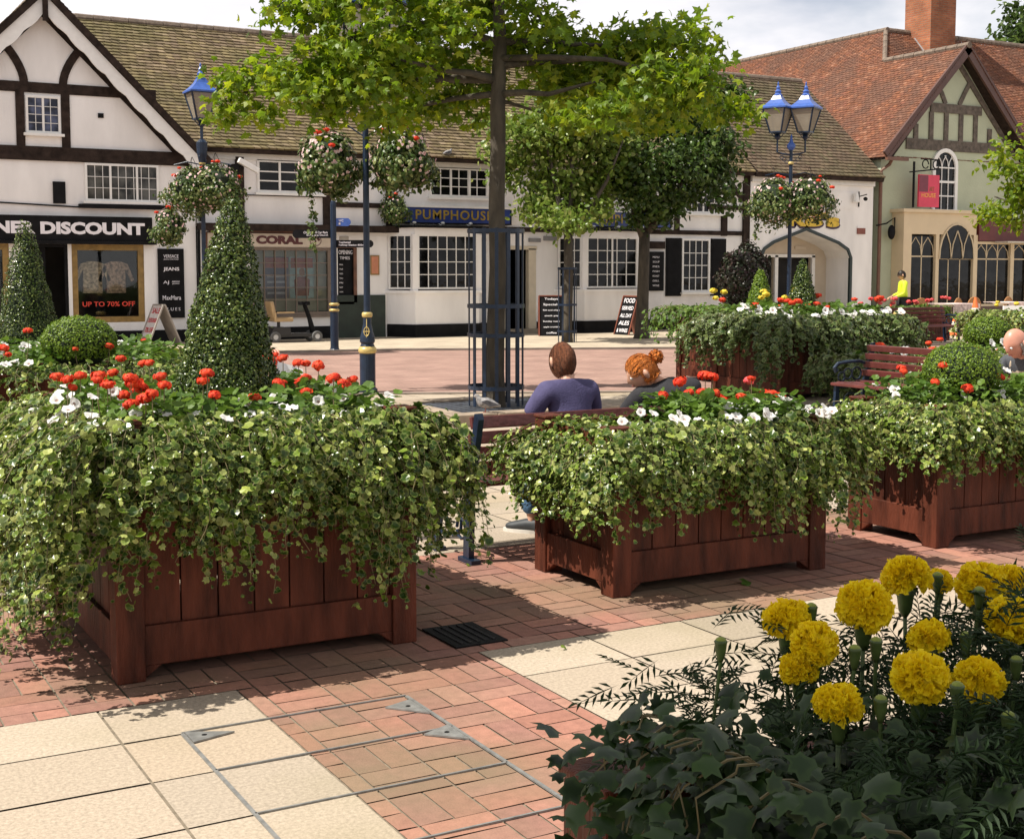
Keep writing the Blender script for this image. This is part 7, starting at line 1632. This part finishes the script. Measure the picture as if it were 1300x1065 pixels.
def hair_cap(m, cover, length, n=900, seed=1, thick=.012, bun=None, curl=.0):
    """strand hair: cover(x,y,z)->bool in head axes says where strands root"""
    def f(t, H):
        c, fw, u, r_, s = H; g = np.random.default_rng(seed); b = MB(); A = np.array([r_[:], fw[:], u[:]]).T; cc = np.array(c[:])
        d = unit(g.normal(size=(n * 5, 3))); d = d[[cover(*q_) for q_ in d]][:n]; k = len(d); V = []; T = []
        base = d * np.array([.080, .106, .123]); steps = 6
        flow = np.stack([d[:, 0] * .35, -.15 - .35 * (d[:, 1] < 0), -np.ones(k)], 1)
        if bun is not None: flow = np.array(bun) - base
        flow = flow - d * np.sum(flow * d, 1, keepdims=True); flow = unit(flow + g.normal(0, .05, flow.shape))
        L_ = length * g.uniform(.7, 1.15, k); jit = 1 + .10 * g.normal(size=(k, 1)) * .3
        pts = []; p = base * (1 + thick * 3); pv = p.copy()
        for q_ in range(steps + 1):
            pts.append(pv.copy()); pv = pv + flow * (L_ / steps)[:, None] ; nn = unit(pv / np.array([.080, .106, .123])) * np.array([.080, .106, .123]) * (1 + thick * (4 - .3 * q_)) * (1 + .02 * (jit - 1) / .03)
            inside = np.linalg.norm(pv / np.array([.080, .106, .123]), axis=1, keepdims=True) < 1.0 + thick * 7; low = pv[:, 2:3] < -.05
            pv = np.where(~low | inside, nn, pv)
            flow = flow + np.array([[0, 0, -.12]]) if bun is None else np.array(bun) - pv; dn = unit(pv); flow = unit(flow - dn * np.sum(flow * dn, 1, keepdims=True) * (1 if bun is None else .8) + g.normal(0, .02, flow.shape))
        pts = np.stack(pts, 1)
        wv = np.cross(flow, d); wv = unit(wv) * .0024
        for q_ in range(steps + 1): pass
        W_ = np.linspace(1, .25, steps + 1)[None, :, None] * wv[:, None, :]
        V = np.concatenate([pts - W_, pts + W_], 1).reshape(-1, 3) * s; idx = np.arange(k)[:, None] * (2 * (steps + 1)); q1 = np.arange(steps)[None]; T = np.stack([idx + q1, idx + q1 + 1, idx + q1 + 1 + steps + 1, idx + q1 + steps + 1], -1).reshape(-1, 4)
        V = V @ A.T + cc
        np_mesh('hair', V, T, m, t)
        cap = MB(); seg, rings = 24, 16; vs = []; ok_ = {}
        for i in range(rings + 1):
            for kk in range(seg):
                th = math.pi * i / rings; a = 2 * math.pi * kk / seg; x, y, z = math.sin(th) * math.sin(a), math.sin(th) * math.cos(a), math.cos(th); q_ = np.array([x * .0805, y * .1065, z * .1235]) * s; vs.append(tuple(A @ q_ + cc)); ok_[(i, kk)] = cover(x, y, z)
        fs = [(i * seg + kk, i * seg + (kk + 1) % seg, (i + 1) * seg + (kk + 1) % seg, (i + 1) * seg + kk) for i in range(rings) for kk in range(seg) if ok_[(i, kk)] and ok_[(i + 1, kk)] and ok_[(i, (kk + 1) % seg)]]
        if fs: cap.add(vs, fs); cap.build('scalp_hair', m, t, smooth=True)
        if bun is not None:
            g2 = np.random.default_rng(seed + 5); B = MB(); bc_ = Vector(A @ (np.array(bun) * s) + cc); B.ball(bc_, .042 * s, 16, 12, (1, 1, .9)); B.build('bun', m, t, smooth=True)
            dd = unit(g2.normal(size=(420, 3))); V, T, E = scatter(DIAM, np.array(bc_[:]) + dd * .040 * s, dd + g2.normal(0, .3, dd.shape), .028 * s, None, 1, g2); np_mesh('loose_hair', V, T, m, t)
    return f
M_hbrown = mat('auburn brown hair', (.15, .050, .020), .5, .35, 60, spec=.3, island=.45, bump=.6); M_hred = mat('copper red hair', (.56, .17, .028), .45, .35, 60, spec=.35, island=.4, bump=.6); M_hgrey = mat('grey hair', (.30, .26, .23), .6, .3, 60); M_hdark = mat('dark hair', (.03, .02, .015), .5, .3, 60)
M_navy = mat('slate violet cotton', (.075, .068, .145), .85, .12, 18, .2, spec=.2); M_jean = mat('blue denim', (.085, .165, .28), .85, .3, 14, .4, spec=.2); M_shoe = mat('dark trainer', (.03, .035, .04), .6, .3, 20); M_char = mat('charcoal cotton', (.030, .030, .034), .85, .15, 14, .2, spec=.2)
SIT = dict(pelvis=(0, -.02, .53), chest=(0, .06, .80), neck=(0, .12, .99), head=(0, .19, 1.10), shl=(-.165, .10, .925), shr=(.165, .10, .925), ell=(-.235, .20, .69), elr=(.235, .20, .69), wrl=(-.13, .40, .60), wrr=(.13, .40, .60),
           hipl=(-.09, .0, .51), hipr=(.09, .0, .51), knl=(-.13, .43, .52), knr=(.13, .43, .52), anl=(-.14, .46, .10), anr=(.14, .46, .10))
J = dict(SIT); J.update(anl=(-.06, .40, .10), knl=(-.12, .44, .50), ftl=(-.5, .85, 0), pelvis=(0, -.02, .53), chest=(0, .04, .82), neck=(.0, .08, 1.005), head=(-.005, .13, 1.105), shl=(-.152, .08, .94), shr=(.152, .08, .94), ell=(-.25, .16, .72), elr=(.25, .16, .72), hs=.90)
J['ftl'] = (-.6, .8, 0)
person('man with short auburn hair in slate-blue T-shirt and jeans, sitting back to us', (4.27, 6.86, 0), 0, J, (M_navy, M_jean, M_shoe),
       hair_cap(M_hbrown, lambda x, y, z: z > -.15 or (y < .15 and z > -.72), .13, 6000, 3, .014), head_f=(.1, 1, -.25))
J = dict(SIT); J.update(pelvis=(.05, -.02, .53), chest=(.04, .12, .80), neck=(-.02, .22, .935), head=(-.13, .27, 1.0), shl=(-.13, .24, .87), shr=(.20, .17, .91), hs=.97, ell=(-.22, .42, .66), elr=(.26, .36, .66), wrl=(-.14, .60, .60), wrr=(.10, .58, .60))
person('woman with copper-red hair in a bun and dark top, leaning forward on the bench', (5.08, 6.86, 0), 0, J, (M_char, M_jean, M_shoe),
       hair_cap(M_hred, lambda x, y, z: (z > .12 and y < .8) or (y < .25 and z > -.55), .17, 6000, 4, .012, bun=(.0, -.135, .045)), head_f=(-.9, .35, -.55), head_u=(-.3, .1, 1))
J = dict(SIT); J.update(chest=(0, .14, .82), neck=(0, .27, 1.0), head=(0, .38, 1.10), shl=(-.17, .23, .95), shr=(.17, .23, .95), ell=(-.24, .42, .66), elr=(.24, .42, .66), wrl=(-.10, .60, .62), wrr=(.10, .60, .62))
person('bald man in beige waistcoat and dark grey shirt, bending forward, right edge', (8.78, 7.12, 0), R(95), J, (mat('dark grey shirt', (.055, .06, .07), .8, .1, 12, .2), mat('grey trousers', (.12, .11, .10), .8), M_shoe),
       hair_cap(M_hgrey, lambda x, y, z: -.6 < z < .18 and y < .30, .035, 1500, 6, .010), head_f=(.15, 1, -.55), skin=M_skin2, vest=mat('beige waistcoat cloth', (.42, .34, .25), .85, .1, 10, .3))
def paper(t, j):
    pass
J = dict(SIT); J.update(chest=(0, .05, .78), neck=(0, .12, .93), head=(0, .22, 1.02), shl=(-.17, .10, .88), shr=(.17, .10, .88), ell=(-.30, .16, .80), elr=(.30, .12, .82), wrl=(-.22, .36, .92), wrr=(.29, .16, 1.05))
person('person in pale blue shirt behind the tall cone, only elbow and hand showing', (2.47, 7.75, 0), 0, J, (mat('pale blue shirt', (.42, .52, .72), .8, .06, 10), M_char, M_shoe), hair_cap(M_hdark, lambda x, y, z: z > 0 or y < 0, .06, 900, 8), skin=M_skin2, head_f=(0, 1, -.5))
b = MB(); o0 = Vector((2.72, 7.86, 1.12))
for k in range(6): b.add([o0 + Vector((-.02 + k * .035, .004 * k * (k % 2), .0 - .012 * k)), o0 + Vector((.015 + k * .035, .004 * (k + 1) * ((k + 1) % 2), -.012 * (k + 1))), o0 + Vector((.03 + k * .035, -.03, -.30 - .01 * k)), o0 + Vector((-.03 + k * .035, -.03, -.29))], [(0, 1, 2, 3)])
po = b.build('newspaper', mat('newsprint', (.80, .80, .78), .8, .03, 20)); sd_ = po.modifiers.new('thickness', 'SOLIDIFY'); sd_.thickness = .004; tag(po, 'white newspaper held up behind the tall cone', 'newspaper')
STAND = dict(pelvis=(0, 0, .93), chest=(0, .02, 1.25), neck=(0, .03, 1.44), head=(0, .06, 1.56), shl=(-.17, .02, 1.37), shr=(.17, .02, 1.37), ell=(-.22, .05, 1.10), elr=(.22, .05, 1.10), wrl=(-.18, .25, 1.02), wrr=(.18, .25, 1.02), hipl=(-.09, 0, .90), hipr=(.09, 0, .90), knl=(-.10, .04, .50), knr=(.10, -.02, .50), anl=(-.11, .0, .10), anr=(.11, -.05, .10), hs=.98)
person('worker in a fluorescent yellow jacket standing outside the cafe', (25.34, 24.91, 0), R(60), STAND, (mat('fluorescent yellow jacket', (.62, .78, .03), .6, .08, 6), M_char, M_shoe), hair_cap(M_hdark, lambda x, y, z: z > .1 or (y < 0 and z > -.5), .05, 900, 9), sleeves='long')
